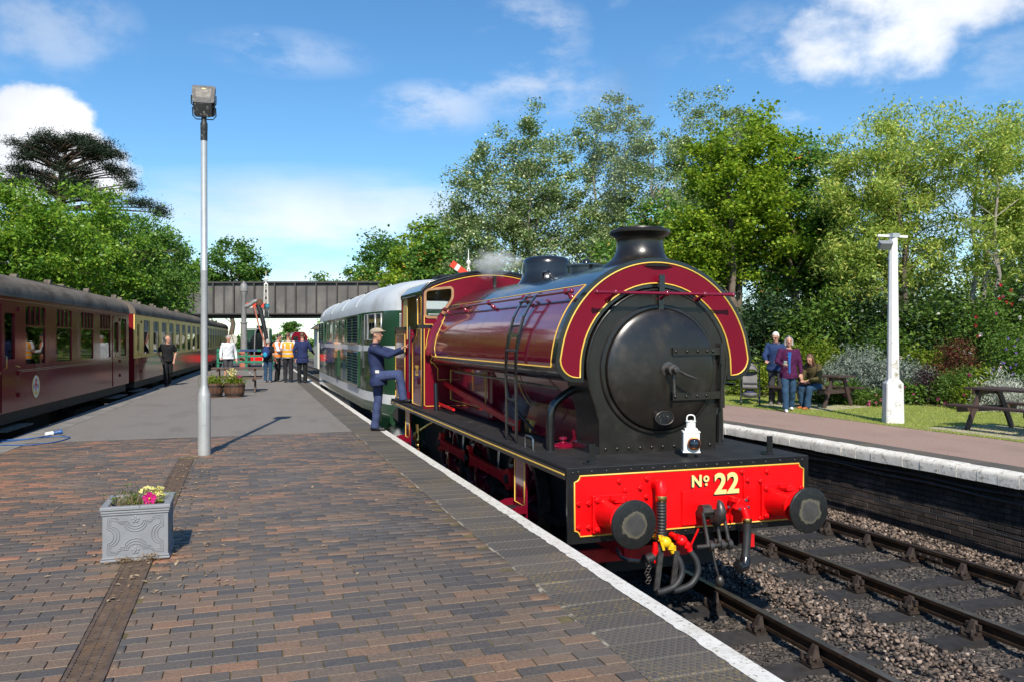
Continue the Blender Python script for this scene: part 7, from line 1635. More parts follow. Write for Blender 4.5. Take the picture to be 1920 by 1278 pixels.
def tree(name, label, base, blobs, nleaf, lw, mat, seed, nclump=150, cr=.6, trunk=.16, bark=None, stems=1, group=None, up=.45, droop=0., flat=.7, z0=0., plume=0., lean=(0, 0)):
    """blobs: (dx, dy, z, rx, ry, rz) round the base; leaves gather in clumps on limbs"""
    r = np.random.default_rng(seed); bx, by = base
    root = tag(empty(name, (bx, by, z0)), label, 'tree', group)
    vol = np.array([b[3] * b[4] * b[5] for b in blobs]); pick = r.choice(len(blobs), nclump, p=vol / vol.sum())
    d = r.normal(0, 1, (nclump, 3)); d /= np.linalg.norm(d, axis=1, keepdims=True); rad = r.uniform(.08, 1, nclump) ** .42
    B = np.array(blobs)[pick]; cen = B[:, :3] + d * rad[:, None] * B[:, 3:6]
    if plume:
        k = r.uniform(0, 1, nclump) < plume; cen[k, 2] += r.uniform(.05, .26, k.sum()) * B[k, 5]
    cen[:, 2] = np.maximum(cen[:, 2], .8)
    w = r.uniform(.5, 1.5, nclump); cnt = np.maximum(8, (nleaf * w / w.sum())).astype(int)
    idx = np.repeat(np.arange(nclump), cnt); n = len(idx)
    spread = cr * r.uniform(.55, 1.35, nclump)
    P = cen[idx] + r.normal(0, .5, (n, 3)) * spread[idx][:, None] * np.array([1, 1, flat])
    V, F = leaf_arrays(P, n, lw, r, up, droop)
    np_mesh('crown', V, F, [mat], root)
    # trunk and limbs
    g = MB(); top = max(b[2] + b[5] * .4 for b in blobs); tips = []
    for s in range(stems):
        a = 2 * pi * s / max(1, stems) + r.uniform(0, 1); ox = 0 if stems == 1 else .35
        pts = [Vector((ox * math.cos(a), ox * math.sin(a), -.3))]; H = top * r.uniform(.8, 1.); tgt = np.array(blobs[s % len(blobs)])
        for i in range(1, 9):
            t = i / 8; pts.append(Vector((lerp(ox * math.cos(a), tgt[0] * .6 + ox * 2.5 * math.cos(a), t) + r.normal(0, .09), lerp(ox * math.sin(a), tgt[1] * .6 + ox * 2.5 * math.sin(a), t) + r.normal(0, .09), H * t)))
        g.tube(pts, [trunk * (1 - .86 * i / 8) * (1.25 if i == 0 else 1) for i in range(9)], 8); tips.append(pts)
    allp = [(p, trunk * (1 - .86 * i / 8)) for pts in tips for i, p in enumerate(pts) if i > 1]
    for c in cen[r.permutation(nclump)[:min(nclump, 90)]]:
        c = Vector(c); best = min(allp, key=lambda q: (q[0] - c).length + (2.5 if q[0].z > c.z - .25 else 0)); p, rr = best
        mid = p.lerp(c, .5) + Vector((r.normal(0, .12), r.normal(0, .12), .12 * (c - p).length)); q = min(rr * .5, .012 + .012 * (c - p).length)
        g.tube([p, mid, c], [q, q * .65, q * .25], 5, cap=False)
    g.build('trunk', bark or M_bark, root, world=False, smooth=60)
    return root
G_poplar = m_leaf('aspen_leaf', [(0, (0.115, 0.196, 0.057)), (.45, (0.193, 0.289, 0.093)), (.8, (0.308, 0.393, 0.162)), (1, (0.771, 0.785, 0.508))], .3, .42, .45)
G_syc = m_leaf('sycamore_leaf', [(0, (0.118, 0.213, 0.017)), (.5, (0.212, 0.347, 0.025)), (.85, (0.329, 0.448, 0.039)), (1, (0.470, 0.526, 0.067))], .42, .45, .35)
G_sycd = m_leaf('dark_sycamore_leaf', [(0, (0.069, 0.173, 0.035)), (.6, (0.142, 0.287, 0.046)), (.95, (0.253, 0.402, 0.071)), (1, (0.790, 0.344, 0.085))], .35, .42, .35)
G_ash = m_leaf('ash_leaf', [(0, (0.187, 0.293, 0.053)), (.5, (0.313, 0.441, 0.079)), (.85, (0.484, 0.559, 0.119)), (1, (0.751, 0.694, 0.188))], .4, .45, .35)
G_dark = m_leaf('dark_evergreen_leaf', [(0, (0.019, 0.045, 0.018)), (.6, (0.035, 0.075, 0.027)), (1, (0.079, 0.128, 0.045))], .15, .4, .4)
G_left = m_leaf('hedgerow_leaf', [(0, (0.085, 0.182, 0.019)), (.5, (0.152, 0.299, 0.025)), (.85, (0.247, 0.418, 0.040)), (1, (0.400, 0.508, 0.073))], .42, .42, .4)
G_leftd = m_leaf('oak_leaf', [(0, (0.056, 0.139, 0.026)), (.6, (0.101, 0.225, 0.034)), (1, (0.202, 0.321, 0.060))], .35, .42, .35)
G_pine = m_leaf('pine_needle', [(0, (.010, .02, .010)), (.6, (.02, .036, .016)), (1, (.05, .06, .028))], .1, .5, .3)
gR, gL, gF = 'trees behind the far platform', 'trees on the bank behind the carriages', 'trees beyond the bridge'
d = 40; tree('aspen_tree', 'tall open aspen with pale limbs rising behind the engine cab', gp(985, d), [(-1.6, .6, 8.6, 2.6, 2.2, 3.2), (.6, 0, 9.0, 2.4, 2.2, 3.8), (2.0, -.5, 6.5, 2.2, 2, 3.0), (-.6, 0, 5.2, 2.8, 2, 2.2), (-2.6, .8, 6.8, 1.5, 1.5, 2.2)], 58000, (.118, .095), G_poplar, 11, 330, .55, .17, M_barkp, 4, gR, plume=.2)
d = 42; tree('aspen_tree', 'tallest aspen, standing behind the engine chimney', gp(1150, d), [(0, 0, 10.5, 2.3, 2, 4.2), (1.5, -.5, 8.2, 2.2, 2, 3.8), (-.6, 0, 5.8, 2.2, 2, 2.6), (2.4, -.8, 5.5, 1.8, 1.8, 2.4)], 56000, (.118, .095), G_poplar, 12, 310, .55, .17, M_barkp, 4, gR, plume=.2)
d = 46; tree('aspen_tree', 'aspen whose silvery top shows over the bright green sycamore', gp(1335, d), [(0, 0, 12, 2.6, 2, 4.0), (-1.6, .4, 10.2, 1.8, 1.8, 3.2), (1.4, -.4, 11, 1.8, 1.8, 3.4), (0, 0, 6.5, 2.4, 2, 3)], 40000, (.125, .10), G_poplar, 13, 240, .52, .17, M_barkp, 3, gR, plume=.25)
d = 30; tree('sycamore_tree', 'bright green sycamore just behind the engine smokebox', gp(1385, d), [(-.6, 0, 6.6, 2.0, 1.9, 2.7), (.6, 0, 7.6, 1.9, 1.8, 2.3), (-1.6, .4, 4.6, 1.8, 1.6, 1.9), (1.3, -.2, 5.2, 1.6, 1.6, 1.6)], 44000, (.135, .11), G_syc, 14, 230, .5, .20, M_bark, 3, gR, plume=.15)
d = 31; tree('sycamore_tree', 'dark green sycamore with brown seed clusters beside the bright one', gp(1508, d), [(.2, 0, 6.4, 1.7, 1.7, 3.0), (-.5, 0, 4.6, 1.8, 1.7, 1.7), (.9, 0, 5.2, 1.5, 1.5, 2.2)], 34000, (.135, .11), G_sycd, 15, 170, .48, .20, M_bark, 2, gR, plume=.15)
d = 27.5; tree('ash_tree', 'feathery ash tree rising behind the white concrete post', gp(1680, d), [(-.8, .2, 6.6, 1.7, 1.6, 2.4), (.8, 0, 7.4, 1.5, 1.5, 2.2), (-1.2, .3, 4.4, 1.5, 1.5, 1.6), (.6, 0, 4.6, 1.6, 1.5, 1.5)], 44000, (.15, .048), G_ash, 16, 210, .55, .14, M_bark, 3, gR, up=.2, droop=.5, plume=.3)
d = 26; tree('ash_tree', 'airy ash tree with bare stems showing sky beside the rose bushes', gp(1850, d), [(-.3, 0, 7.6, 1.3, 1.4, 1.8), (1.4, 0, 7.0, 1.7, 1.6, 2.2), (.4, 0, 5.0, 1.5, 1.4, 1.6), (2.6, 0, 5.6, 1.5, 1.5, 2.4)], 27000, (.15, .048), G_ash, 17, 160, .55, .12, M_barkp, 4, gR, up=.2, droop=.5, plume=.3)
d = 33; tree('conifer_tree', 'very dark conifer half hidden by the airy ash', gp(1925, d), [(0, 0, 4.6, 1.8, 1.8, 3.4), (.8, 0, 3.2, 2, 2, 2.4)], 14000, (.22, .08), G_dark, 18, 110, .6, .2, M_barkd, 1, gR)
d = 36; tree('sycamore_tree', 'sycamore filling the gap between the aspens and the bright sycamore', gp(1240, d), [(0, 0, 5.2, 2.2, 2, 2.8), (-1.5, 0, 4, 1.8, 1.8, 2), (1.8, 0, 4.2, 1.8, 1.8, 2.4)], 19000, (.17, .13), G_sycd, 19, 140, .6, .16, M_bark, 2, gR, plume=.2)
d = 52; tree('lime_tree', 'dense dark lime tree behind the engine cab roof', gp(845, d), [(0, 0, 6.8, 2.6, 2.5, 3.2), (1.8, 0, 5.2, 2.2, 2.2, 2.6), (-1.6, 0, 5, 2, 2, 2.4)], 17000, (.23, .19), G_sycd, 20, 130, .75, .2, M_bark, 1, gR)
d = 56; tree('lime_tree', 'sunlit lime tree behind the bridge pier', gp(800, d), [(0, 0, 7.4, 1.8, 2, 3.0), (-1.0, 0, 5.4, 1.8, 2, 2.2)], 11000, (.23, .19), G_syc, 21, 90, .7, .18, M_bark, 1, gR)
d = 82; tree('oak_tree', 'rounded dark oak above the middle of the bridge', gp(738, d), [(0, 0, 8.6, 3.6, 3, 4.4), (-2.6, 0, 6.4, 2.2, 2, 2.6), (2.2, 0, 7.2, 2.4, 2, 3)], 14000, (.30, .25), G_leftd, 22, 120, .95, .3, M_bark, 1, gF)
d = 74; tree('walnut_tree', 'sparse spreading tree with thin branches above the bridge parapet', gp(640, d), [(0, 0, 6.4, 3.2, 2, 1.2), (1.6, 0, 7.4, 1.4, 1.4, 1.2), (-2.0, 0, 6.0, 1.6, 1.4, .7)], 4200, (.28, .22), G_sycd, 23, 46, .65, .14, M_bark, 1, gF)
d = 105; tree('oak_tree', 'small round oak under the bridge beside the white signal box', gp(632, d), [(0, 0, 3.8, 2.6, 2.4, 2.6), (3, 0, 4.0, 2.6, 2.4, 2.6)], 7000, (.30, .25), G_left, 24, 60, .9, .3, M_bark, 1, gF)
d = 160; tree('oak_tree', 'tiny distant tree seen against the sky under the bridge', gp(545, d), [(0, 0, 3.9, 1.6, 1.6, 1.1)], 1500, (.45, .38), G_leftd, 25, 30, .7, .2, M_bark, 1, gF)
# left bank
for k, (px, d, top, wd, n, mt, lb) in enumerate(((-110, 30, 320, 3.0, 22000, G_left, 'ash tree spreading over the near end of the maroon carriage'), (35, 33, 345, 3.2, 26000, G_left, 'bright green ash tree in front of the pine trunk'), (150, 38, 372, 3.2, 26000, G_left, 'yellow-green ash tree under the drooping outer limbs of the pine'), (245, 43, 402, 3.0, 22000, G_leftd, 'darker green sycamore behind the gap between the first two carriages'), (283, 49, 425, 2.7, 18000, G_left, 'lower ash tree behind the middle of the nearer cream and red carriage'), (335, 62, 475, 2.3, 11000, G_leftd, 'dark tree leaning over the carriage beside the bridge'))):
    z = zt(top, d) - .9; hh = z * .5
    tree('ash_tree' if k != 3 else 'sycamore_tree', lb, gp(px, d), [(0, 0, z - hh * .52, wd * .7, wd * .7, hh * .62), (wd * .55, -.4, z - hh * .9, wd * .55, wd * .55, hh * .6), (-wd * .55, .4, z - hh * .8, wd * .6, wd * .6, hh * .62), (.3, -1.0, z - hh * 1.35, wd * .75, wd * .55, hh * .5)], n, (.19, .10), mt, 40 + k, 170, .62, .2, M_bark, 2, gL, z0=.9, up=.3, droop=.3, plume=.2)
d = 74; tree('oak_tree', 'dark round tree rising over the bridge end on the carriage side', gp(435, d), [(0, 0, 7.4, 3.0, 2.6, 3.2), (-2.2, 0, 6.4, 2.2, 2, 2.6), (1.9, 0, 6.2, 1.5, 1.6, 1.9)], 13000, (.27, .23), G_leftd, 50, 110, .85, .3, M_bark, 1, gL)
for k, (px, d, top, rx, lb) in enumerate(((1270, 35, 470, 2.6, 'tall thicket behind the engine dome'), (1400, 35, 480, 2.6, 'tall thicket under the bright green sycamore'), (1520, 34, 480, 2.5, 'tall thicket under the dark green sycamore'), (1640, 33, 470, 2.5, 'tall thicket under the feathery ash'), (1760, 32, 470, 2.4, 'tall thicket between the two ash trees'), (1990, 30, 450, 2.6, 'tall thicket beyond the dark conifer'))):
    H = zt(top, d); tree('thicket', lb, gp(px, d), [(0, 0, H * .5, rx, rx * .8, H * .48), (-rx * .6, 0, H * .4, rx * .6, rx * .6, H * .4), (rx * .6, 0, H * .42, rx * .6, rx * .6, H * .4)], 12000, (.15, .11), G_sycd if k % 2 else G_ash, 300 + k, 110, .6, .08, M_bark, 4, gR)
for k, (x, y, H, lb) in enumerate(((10.5, 44, 4.6, 'added thicket at the near foot of the bridge pier'), (12.5, 50, 5.4, 'added thicket beside the brick wing wall'), (9.8, 55, 4.6, 'added thicket close against the bridge pier'), (15, 60, 6.2, 'added thicket above the wing wall end'), (16, 72, 7, 'added thicket beyond the bridge on the far bank'), (12.2, 76, 5.6, 'added thicket just behind the signal box'), (15.5, 86, 6.5, 'added thicket farther along the line behind the signal box'), (19, 98, 7.5, 'added tall distant thicket behind the signal box'), (14, 112, 6.0, 'added distant thicket beside the far red diesel'))):  # unseen thickets added to keep the white horizon out of carriage reflections
    tree('thicket', lb, (x, y), [(0, 0, H * .5, 2.0, 2.6, H * .45), (1.5, 1.5, H * .45, 1.8, 2, H * .42)], 9000, (.2, .16), G_sycd, 330 + k, 80, .7, .08, M_bark, 3, gR)
r = np.random.default_rng(77); n = 9000; wx = r.uniform(-60, 150, n); wz = 2.6 + 1.0 * np.sin(wx * .21) + .7 * np.sin(wx * .57 + 1)
V, F = leaf_arrays(np.stack([wx, 205 + r.normal(0, 2.5, n), r.uniform(-1.2, 1, n) * wz * .5 + wz * .4], 1), n, (1.0, .8), r, .3); tag(np_mesh('added_woodland', V, F, [G_leftd]), 'added low line of distant woodland masking the white horizon', 'woodland', kind='stuff')  # leaf band added to cut the white horizon and its reflection
# flat-topped pine: tiers of needles on level limbs
d = 58; px0, py0 = gp(110, d); r = np.random.default_rng(60)
pine = tag(empty('pine_tree', (px0, py0, 1)), 'black flat-topped pine standing above the trees behind the carriages', 'tree')
rt_ = Vector((math.cos(R(18.6)), -math.sin(R(18.6)), 0)); g = MB(); pts = [Vector((0, 0, 0)), Vector((.1, 0, 4)), Vector((-.1, 0, 8)), Vector((.05, 0, 11)), Vector((.3, 0, 13)), Vector((.5, 0, 14.4))]
g.tube(pts, [.42, .38, .33, .27, .18, .08], 10); cl = []
for (zl, lo, hi, dz_) in ((11.3, -1.2, 7.0, -.55), (12.0, -3.9, 6.0, -.25), (12.8, -3.9, 5.2, .05), (13.6, -3.6, 4.6, .2), (14.3, -2.8, 3.4, .15), (14.9, -1.4, 2.2, .1)):
    for _ in range(17):
        u = r.uniform(lo, hi); w = r.normal(0, 1.0); c = rt_ * u + Vector((rt_.y, -rt_.x, 0)) * -w + Vector((0, 0, zl + dz_ * abs(u) / 3 + r.normal(0, .16))); cl.append(c)
        p = Vector((.05, 0, zl - .5 - .12 * abs(u))); g.tube([p, p.lerp(c, .6) + Vector((0, 0, .1)), c], [.10, .06, .02], 5, cap=False)
g.build('trunk', M_barkd, pine, world=False, smooth=60)
cl = np.array([tuple(c) for c in cl]); idx = np.repeat(np.arange(len(cl)), 560); P = cl[idx] + r.normal(0, 1, (len(idx), 3)) * np.array([.36, .36, .20])
V, F = leaf_arrays(P, len(P), (.18, .042), r, .1, -.9); np_mesh('crown', V, F, [G_pine], pine)

# shrubs of the border
def shrub(name, label, px, d, top, rx, mat, seed, n, lw, flowers=None, ry=None, h0=0., up=.4, droop=0., cr=.22, spiky=0., cat='shrub', base=None, nclump=60):
    r = np.random.default_rng(seed); x, y = gp(px, d) if base is None else base; H = top if base is not None else zt(top, d)
    root = tag(empty(name, (x, y, h0)), label, cat, 'shrubs and flowers of the border' if base is None else None); ry = ry or rx
    dv = r.normal(0, 1, (nclump, 3)); dv[:, 2] = np.abs(dv[:, 2]); dv /= np.linalg.norm(dv, axis=1, keepdims=True); cen = dv * (r.uniform(.1, 1, nclump) ** .4)[:, None] * np.array([rx, ry, H * .92 - h0]); cen[:, 2] += .05
    idx = np.repeat(np.arange(nclump), n // nclump); P = cen[idx] + r.normal(0, 1, (len(idx), 3)) * cr * np.array([.6, .6, .55]); P[:, 2] = np.maximum(P[:, 2], .02)
    V, F = leaf_arrays(P, len(P), lw, r, up, droop); np_mesh('foliage', V, F, [mat], root)
    g = MB()
    for c in cen[:26]: c = Vector(c); g.tube([(c.x * .12, c.y * .12, 0), (c.x * .5, c.y * .5, c.z * .62), c], [.012, .008, .003], 4, cap=False)
    g.build('stems', M_bark, root, world=False)
    for fm, num, sz in flowers or []:
        dv = r.normal(0, 1, (num, 3)); dv[:, 2] = np.abs(dv[:, 2]) * .8; dv /= np.linalg.norm(dv, axis=1, keepdims=True); dv[:, 1] = -np.abs(dv[:, 1]) if num > 3 else dv[:, 1]
        c = dv * np.array([rx, ry, H - h0]) * r.uniform(.9, 1.1, (num, 1)); idx = np.repeat(np.arange(num), 7); a = np.tile(np.arange(7) * 2 * pi / 7, num)
        P = c[idx] + np.stack([np.cos(a) * sz * .5, np.full(len(a), -.02), np.sin(a) * sz * .5], 1); V, F = leaf_arrays(P, len(P), (sz * .8, sz * .7), r, .1); tag(np_mesh('flowers', V, F, [fm], root), kind='stuff')
    return root
def petal(name, c): return m_leaf('petal_' + name, [(0, tuple(x * .75 for x in c)), (1, c)], .3, .6, .2)
P_pink, P_mag, P_white, P_red, P_pur, P_yel, P_pale, P_or = petal('pink', (.75, .16, .34)), petal('magenta', (.62, .03, .25)), petal('white', (.8, .76, .72)), petal('red', (.6, .02, .04)), petal('violet', (.25, .14, .50)), petal('yellow', (.80, .62, .08)), petal('pale_pink', (.78, .48, .52)), petal('orange', (.8, .25, .02))
L_grey = m_leaf('grey_green_leaf', [(0, (.10, .13, .10)), (.6, (.19, .23, .18)), (1, (.36, .39, .32))], .15, .6); L_yg = m_leaf('yellow_green_leaf', [(0, (.08, .14, .01)), (.6, (.15, .22, .015)), (1, (.28, .32, .03))], .35, .5)
L_mid = m_leaf('mid_green_leaf', [(0, (.05, .105, .014)), (.6, (.095, .175, .024)), (1, (.17, .26, .045))], .3, .45); L_red = m_leaf('copper_leaf', [(0, (.05, .012, .010)), (.6, (.12, .035, .022)), (1, (.22, .09, .045))], .25, .5)
L_prp = m_leaf('purple_leaf', [(0, (.02, .010, .014)), (1, (.075, .04, .045))], .2, .5); L_sil = m_leaf('silver_leaf', [(0, (.3, .32, .27)), (1, (.55, .56, .48))], .15, .6)
for k, (px, d, top, rx) in enumerate(((1330, 30, 560, 2.0), (1440, 28, 540, 1.9), (1545, 27, 545, 1.8), (1640, 26.5, 530, 1.8), (1730, 26, 545, 1.7), (1815, 25.5, 520, 1.7), (1900, 25, 530, 1.7), (1980, 24, 500, 1.8), (1230, 33, 560, 2.3))):
    shrub('evergreen_shrub', ['broad dark evergreen hidden behind the engine tank', 'dark evergreen behind the man with the pushchair', 'dark evergreen behind the seated woman', 'dark evergreen behind the grey-leaved bushes', 'dark evergreen behind the yellow-green bush next to the white post', 'dark evergreen behind the copper-leaved bush', 'dark evergreen under the airy ash tree', 'dark evergreen at the end of the rose bushes', 'dark evergreen hidden behind the engine boiler'][k], px, d, top, rx, G_dark if k % 2 else L_mid, 80 + k, 9500, (.15, .08), cr=.5, nclump=80)
shrub('grey_leaved_shrub', 'large pale grey-green bush behind the first picnic table', 1612, 22.5, 648, 1.15, L_grey, 100, 13000, (.10, .022), cr=.22, up=-.2, droop=-1., nclump=90)
shrub('grey_leaved_shrub', 'darker grey-green bush beside the white concrete post', 1690, 21.8, 672, .95, L_grey, 101, 9000, (.10, .022), cr=.2, up=-.2, droop=-1., nclump=80)
shrub('golden_shrub', 'tall yellow-green leafy bush beside the large grey-green bush', 1528, 24.5, 610, 1.1, L_yg, 102, 6500, (.09, .05), cr=.3)
shrub('golden_shrub', 'low yellow-green bush behind the pushchair', 1425, 23.5, 680, .9, L_yg, 103, 5000, (.09, .05), cr=.25)
shrub('golden_shrub', 'yellow-green bush between the white concrete post and the copper-leaved bush', 1735, 22.5, 655, .9, L_yg, 104, 5500, (.09, .05), cr=.25)
shrub('copper_shrub', 'copper-red leaved bush behind the pink mallow', 1795, 21.5, 636, .85, L_red, 105, 7500, (.055, .03), cr=.22)
shrub('purple_shrub', 'dusky purple-leaved bush at the foot of the copper one', 1738, 20.6, 694, .55, L_prp, 106, 4500, (.05, .03), cr=.16)
shrub('mallow', 'fine-leaved green bush dotted with pink flowers', 1795, 20.0, 690, .75, L_mid, 107, 8000, (.07, .022), [(P_pink, 9, .07), (P_mag, 4, .08)], cr=.2)
shrub('violet_shrub', 'green bush sprinkled with violet flowers near the empty picnic table', 1893, 20.5, 632, .95, L_mid, 108, 8000, (.07, .04), [(P_pur, 60, .05), (P_pale, 14, .04)], cr=.24)
shrub('silver_shrub', 'silvery twiggy bush behind the empty picnic table', 1885, 18.2, 700, .65, L_sil, 109, 3800, (.09, .014), cr=.18, up=-.3, droop=-1.2)
shrub('rose_bush', 'tall rambling rose with red and white blooms', 1855, 23.0, 540, 1.3, L_mid, 110, 9000, (.09, .06), [(P_red, 12, .07), (P_white, 5, .09), (P_mag, 8, .06)], cr=.35, nclump=80)
shrub('rose_bush', 'rose bush with a few pale pink blooms beside the white post', 1672, 23.5, 600, .9, L_mid, 111, 6000, (.09, .06), [(P_pale, 5, .13)], cr=.3)
shrub('low_plant', 'low clump of pink flowers in front of the grey-green bush', 1640, 19.8, 736, .5, L_mid, 112, 2600, (.06, .03), [(P_pink, 14, .05), (P_mag, 6, .05)], cr=.14)
shrub('low_plant', 'low green clump with white specks behind the seated woman', 1575, 20.6, 715, .7, L_mid, 113, 4200, (.12, .03), [(P_white, 5, .04), (P_mag, 7, .05)], cr=.18)
shrub('low_plant', 'low green clump with orange flowers near the empty picnic table', 1835, 18.8, 722, .6, L_yg, 114, 3600, (.07, .035), [(P_or, 6, .05), (P_mag, 4, .05)], cr=.16)
shrub('low_plant', 'leafy green clump between the post and the mallow', 1708, 20.4, 722, .45, L_mid, 115, 3000, (.08, .05), [(P_mag, 8, .04)], cr=.14)
shrub('low_plant', 'tall-stemmed green plants between the mallow and the violet bush', 1850, 20.2, 690, .5, L_yg, 116, 3600, (.1, .04), cr=.18)
shrub('low_plant', 'green leaves past the end of the second picnic table', 1940, 18.5, 700, .7, L_mid, 117, 3600, (.1, .04), cr=.18)
# garden soil under the border
g = MB(); xs = [gp(p, d_) for p, d_ in ((1300, 24), (1450, 22.3), (1560, 20.6), (1700, 20.0), (1830, 18.8), (2000, 17.8))]; xe = [gp(p, 45) for p in (1300, 1450, 1560, 1700, 1830, 2000)]
for i in range(5): g.add([(*xs[i], .010), (*xs[i + 1], .010), (*xe[i + 1], .010), (*xe[i], .010)], [(0, 1, 2, 3)])
tag(g.build('border_soil', pm('border_soil', (.05, .038, .025), .95, var=.5, vs=4, bmp=.8, bs=20)), kind='structure')
# flowers in the grey planter
pe = bpy.data.objects['planter']; r = np.random.default_rng(5)
def strands(name, mat, n, c, sp, hgt, wd, par, lean=.5):
    V = []; 
    for i in range(n):
        b = np.array([c[0] + r.normal(0, sp), c[1] + r.normal(0, sp), c[2]]); t = b + np.array([r.normal(0, hgt * lean), r.normal(0, hgt * lean), hgt * r.uniform(.4, 1.)]); m = (b + t) / 2 + r.normal(0, hgt * .12, 3); s = np.array([r.normal(), r.normal(), 0]); s = s / np.linalg.norm(s) * wd
        V += [b - s, b + s, m + s, m - s, m - s, m + s, t + s * .3, t - s * .3]
    return tag(np_mesh(name, np.array(V), np.arange(len(V)).reshape(-1, 4), [mat], par), kind='stuff')
L_dry = m_leaf('dry_stem', [(0, (.22, .14, .08)), (1, (.45, .34, .22))], .2, .7)
strands('dry_stems', L_dry, 240, (-.03, -.05, .35), .065, .16, .0016, pe); strands('green_shoots', L_yg, 110, (.04, -.03, .35), .07, .13, .003, pe); strands('grass_stems', L_yg, 14, (.11, .05, .35), .02, .19, .002, pe, .12)
def tuft(name, mat, n, c, sp, lw, par):
    P = np.array(c) + r.normal(0, 1, (n, 3)) * np.array(sp); V, F = leaf_arrays(P, n, lw, r, .3); return tag(np_mesh(name, V, F, [mat], par), kind='stuff')
tuft('leaves', L_mid, 110, (-.07, .0, .42), (.06, .05, .04), (.034, .02), pe); tuft('leaves', L_yg, 150, (.07, -.07, .40), (.06, .05, .03), (.026, .015), pe)
tuft('yellow_flowers', petal('lemon', (.85, .78, .30)), 110, (.11, -.04, .465), (.035, .03, .022), (.03, .027), pe); tuft('yellow_flowers', petal('lemon', (.85, .78, .30)), 18, (.045, -.03, .49), (.008, .008, .012), (.024, .022), pe)
fl = empty('pink_flower', (.085, -.13, .435)); fl.parent = pe
for k in range(5):
    a = 2 * pi * k / 5 + .3; g = MB(); v = [(0, 0, 0)]
    for j in range(9): t = -1 + 2 * j / 8; rr = .05 * (1 - .25 * abs(t) ** 2.5) * (1 + .06 * math.cos(j * 3)); v.append((rr * math.cos(a + t * .66), -.012 + .006 * math.cos(j * 2.2), rr * math.sin(a + t * .66)))
    g.add(v, [(0, j, j + 1) for j in range(1, 9)]); g.build('petal', petal('hot_pink', (.82, .03, .28)), fl, world=False, smooth=60)
MB().ball((0, -.012, 0), (.008, .006, .008), 8, 6).build('flower_eye', P_yel, fl, world=False, smooth=60)
# flowers in the barrels
ba, bb2 = bpy.data.objects['barrel_planter'], bpy.data.objects['barrel_planter.001']
for q in (ba, bb2):
    strands('green_shoots', L_yg, 160, (0, 0, .34), .12, .32, .006, q, .3); tuft('leaves', L_yg, 380, (0, 0, .46), (.13, .13, .07), (.05, .03), q)
tuft('yellow_flowers', P_yel, 14, (-.05, 0, .62), (.12, .1, .05), (.04, .035), ba)
tuft('yellow_flowers', petal('lemon', (.85, .78, .30)), 130, (-.08, -.05, .66), (.07, .06, .09), (.045, .04), bb2); tuft('red_flowers', P_mag, 40, (.10, -.06, .55), (.06, .05, .04), (.05, .045), bb2); tuft('white_flowers', P_white, 22, (.42, .2, .66), (.02, .02, .03), (.05, .045), bb2)
# dry leaf litter along the drain and the planter
n = 800; lx = rng.normal(-.35, .9, n); ly = rng.uniform(5.5, 13.5, n); k = rng.uniform(0, 1, n) < .45; lx[k] = rng.normal(-.58, .18, k.sum()); lx = np.clip(lx, -3.6, 1.8)
V, F = leaf_arrays(np.stack([lx, ly, np.full(n, .008)], 1), n, (.04, .02), rng, 3.); tag(np_mesh('leaf_litter', V, F, [L_dry]), 'dry leaf scraps scattered over the brick paving', 'leaf litter', kind='stuff')
n = 260; c = np.concatenate([np.stack([rng.normal(-.83, .03, n // 2), rng.normal(6.49, .015, n // 2), rng.uniform(.004, .035, n // 2)], 1), np.stack([rng.normal(-.65, .04, n // 2), rng.normal(6.50, .015, n // 2), rng.uniform(.004, .05, n // 2)], 1)])
V, F = leaf_arrays(c, len(c), (.03, .006), rng, .2); tag(np_mesh('dry_weeds', V, F, [L_dry]), 'withered weeds at the foot of the grey planter', 'weeds', kind='stuff')

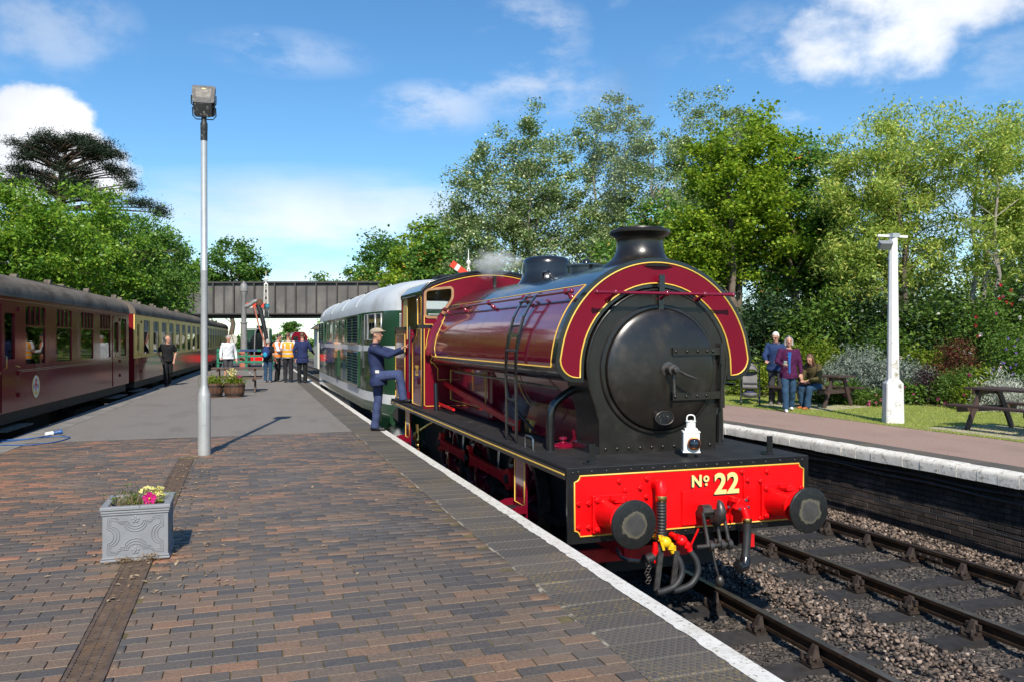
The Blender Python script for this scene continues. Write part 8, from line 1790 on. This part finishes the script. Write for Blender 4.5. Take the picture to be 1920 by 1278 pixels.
# ================================================================ steam and smoke
def puff(name, label, loc, rad, dens, seed, scale=3., col_=(1, 1, 1), sx=(1, 1, 1)):
    m = bpy.data.materials.new(name); m.use_nodes = True; nt = m.node_tree
    for q in list(nt.nodes): nt.nodes.remove(q)
    o = nt.nodes.new('ShaderNodeOutputMaterial'); v = nt.nodes.new('ShaderNodeVolumePrincipled'); nt.links.new(v.outputs[0], o.inputs['Volume']); v.inputs['Color'].default_value = (*col_, 1); v.inputs['Anisotropy'].default_value = -.35
    t = nt.nodes.new('ShaderNodeTexCoord'); l = nt.nodes.new('ShaderNodeVectorMath'); l.operation = 'LENGTH'; nt.links.new(t.outputs['Object'], l.inputs[0])
    n_ = noise(nt, scale, 5, .6, 'Object'); fall = nmath(nt, 'SUBTRACT', 1.0, l.outputs['Value'], clamp=True)
    k = smooth(nt, nmath(nt, 'ADD', n_, nmath(nt, 'MULTIPLY', fall, .55)), .62, .95); nt.links.new(nmath(nt, 'MULTIPLY', k, dens), v.inputs['Density'])
    b = MB(); b.ball((0, 0, 0), 1.0, 20, 14); ob = b.build(name, m, None, smooth=60); ob.location = loc; ob.scale = tuple(rad * q for q in sx); return tag(ob, label, 'steam', kind='stuff')
puff('steam_wisp', 'thin white steam drifting from the engine safety valve', (3.80, 12.15, 2.85), .42, 2.6, 1, 2.2, sx=(1.35, 1, .75))
puff('steam_wisp', 'steam drifting round the rear engine steps', (2.78, 14.7, -.25), .42, 2.0, 2, 2.)
puff('steam_wisp', 'faint steam beside the engine boiler', (3.10, 9.0, .85), .26, 1.4, 3, 2.)
puff('smoke_haze', 'faint grey smoke above the engine chimney', (4.0, 8.0, 4.1), 1.0, .20, 4, 1.4, (.35, .36, .38), sx=(.55, .8, 1.35))
# fine fixings too small to pick apart stay joined
for o in bpy.data.objects:
    n_ = o.name.split('.')[0]
    if n_ in ('rivet_row', 'hexagon_bolts', 'bolts', 'rivets', 'steel_nuts', 'vent_bars', 'vent_glass', 'seat_backs', 'battery_boxes', 'straps', 'jacket_studs', 'safety_chain', 'spectacles', 'stems', 'plate_lettering'): o['kind'] = 'stuff'
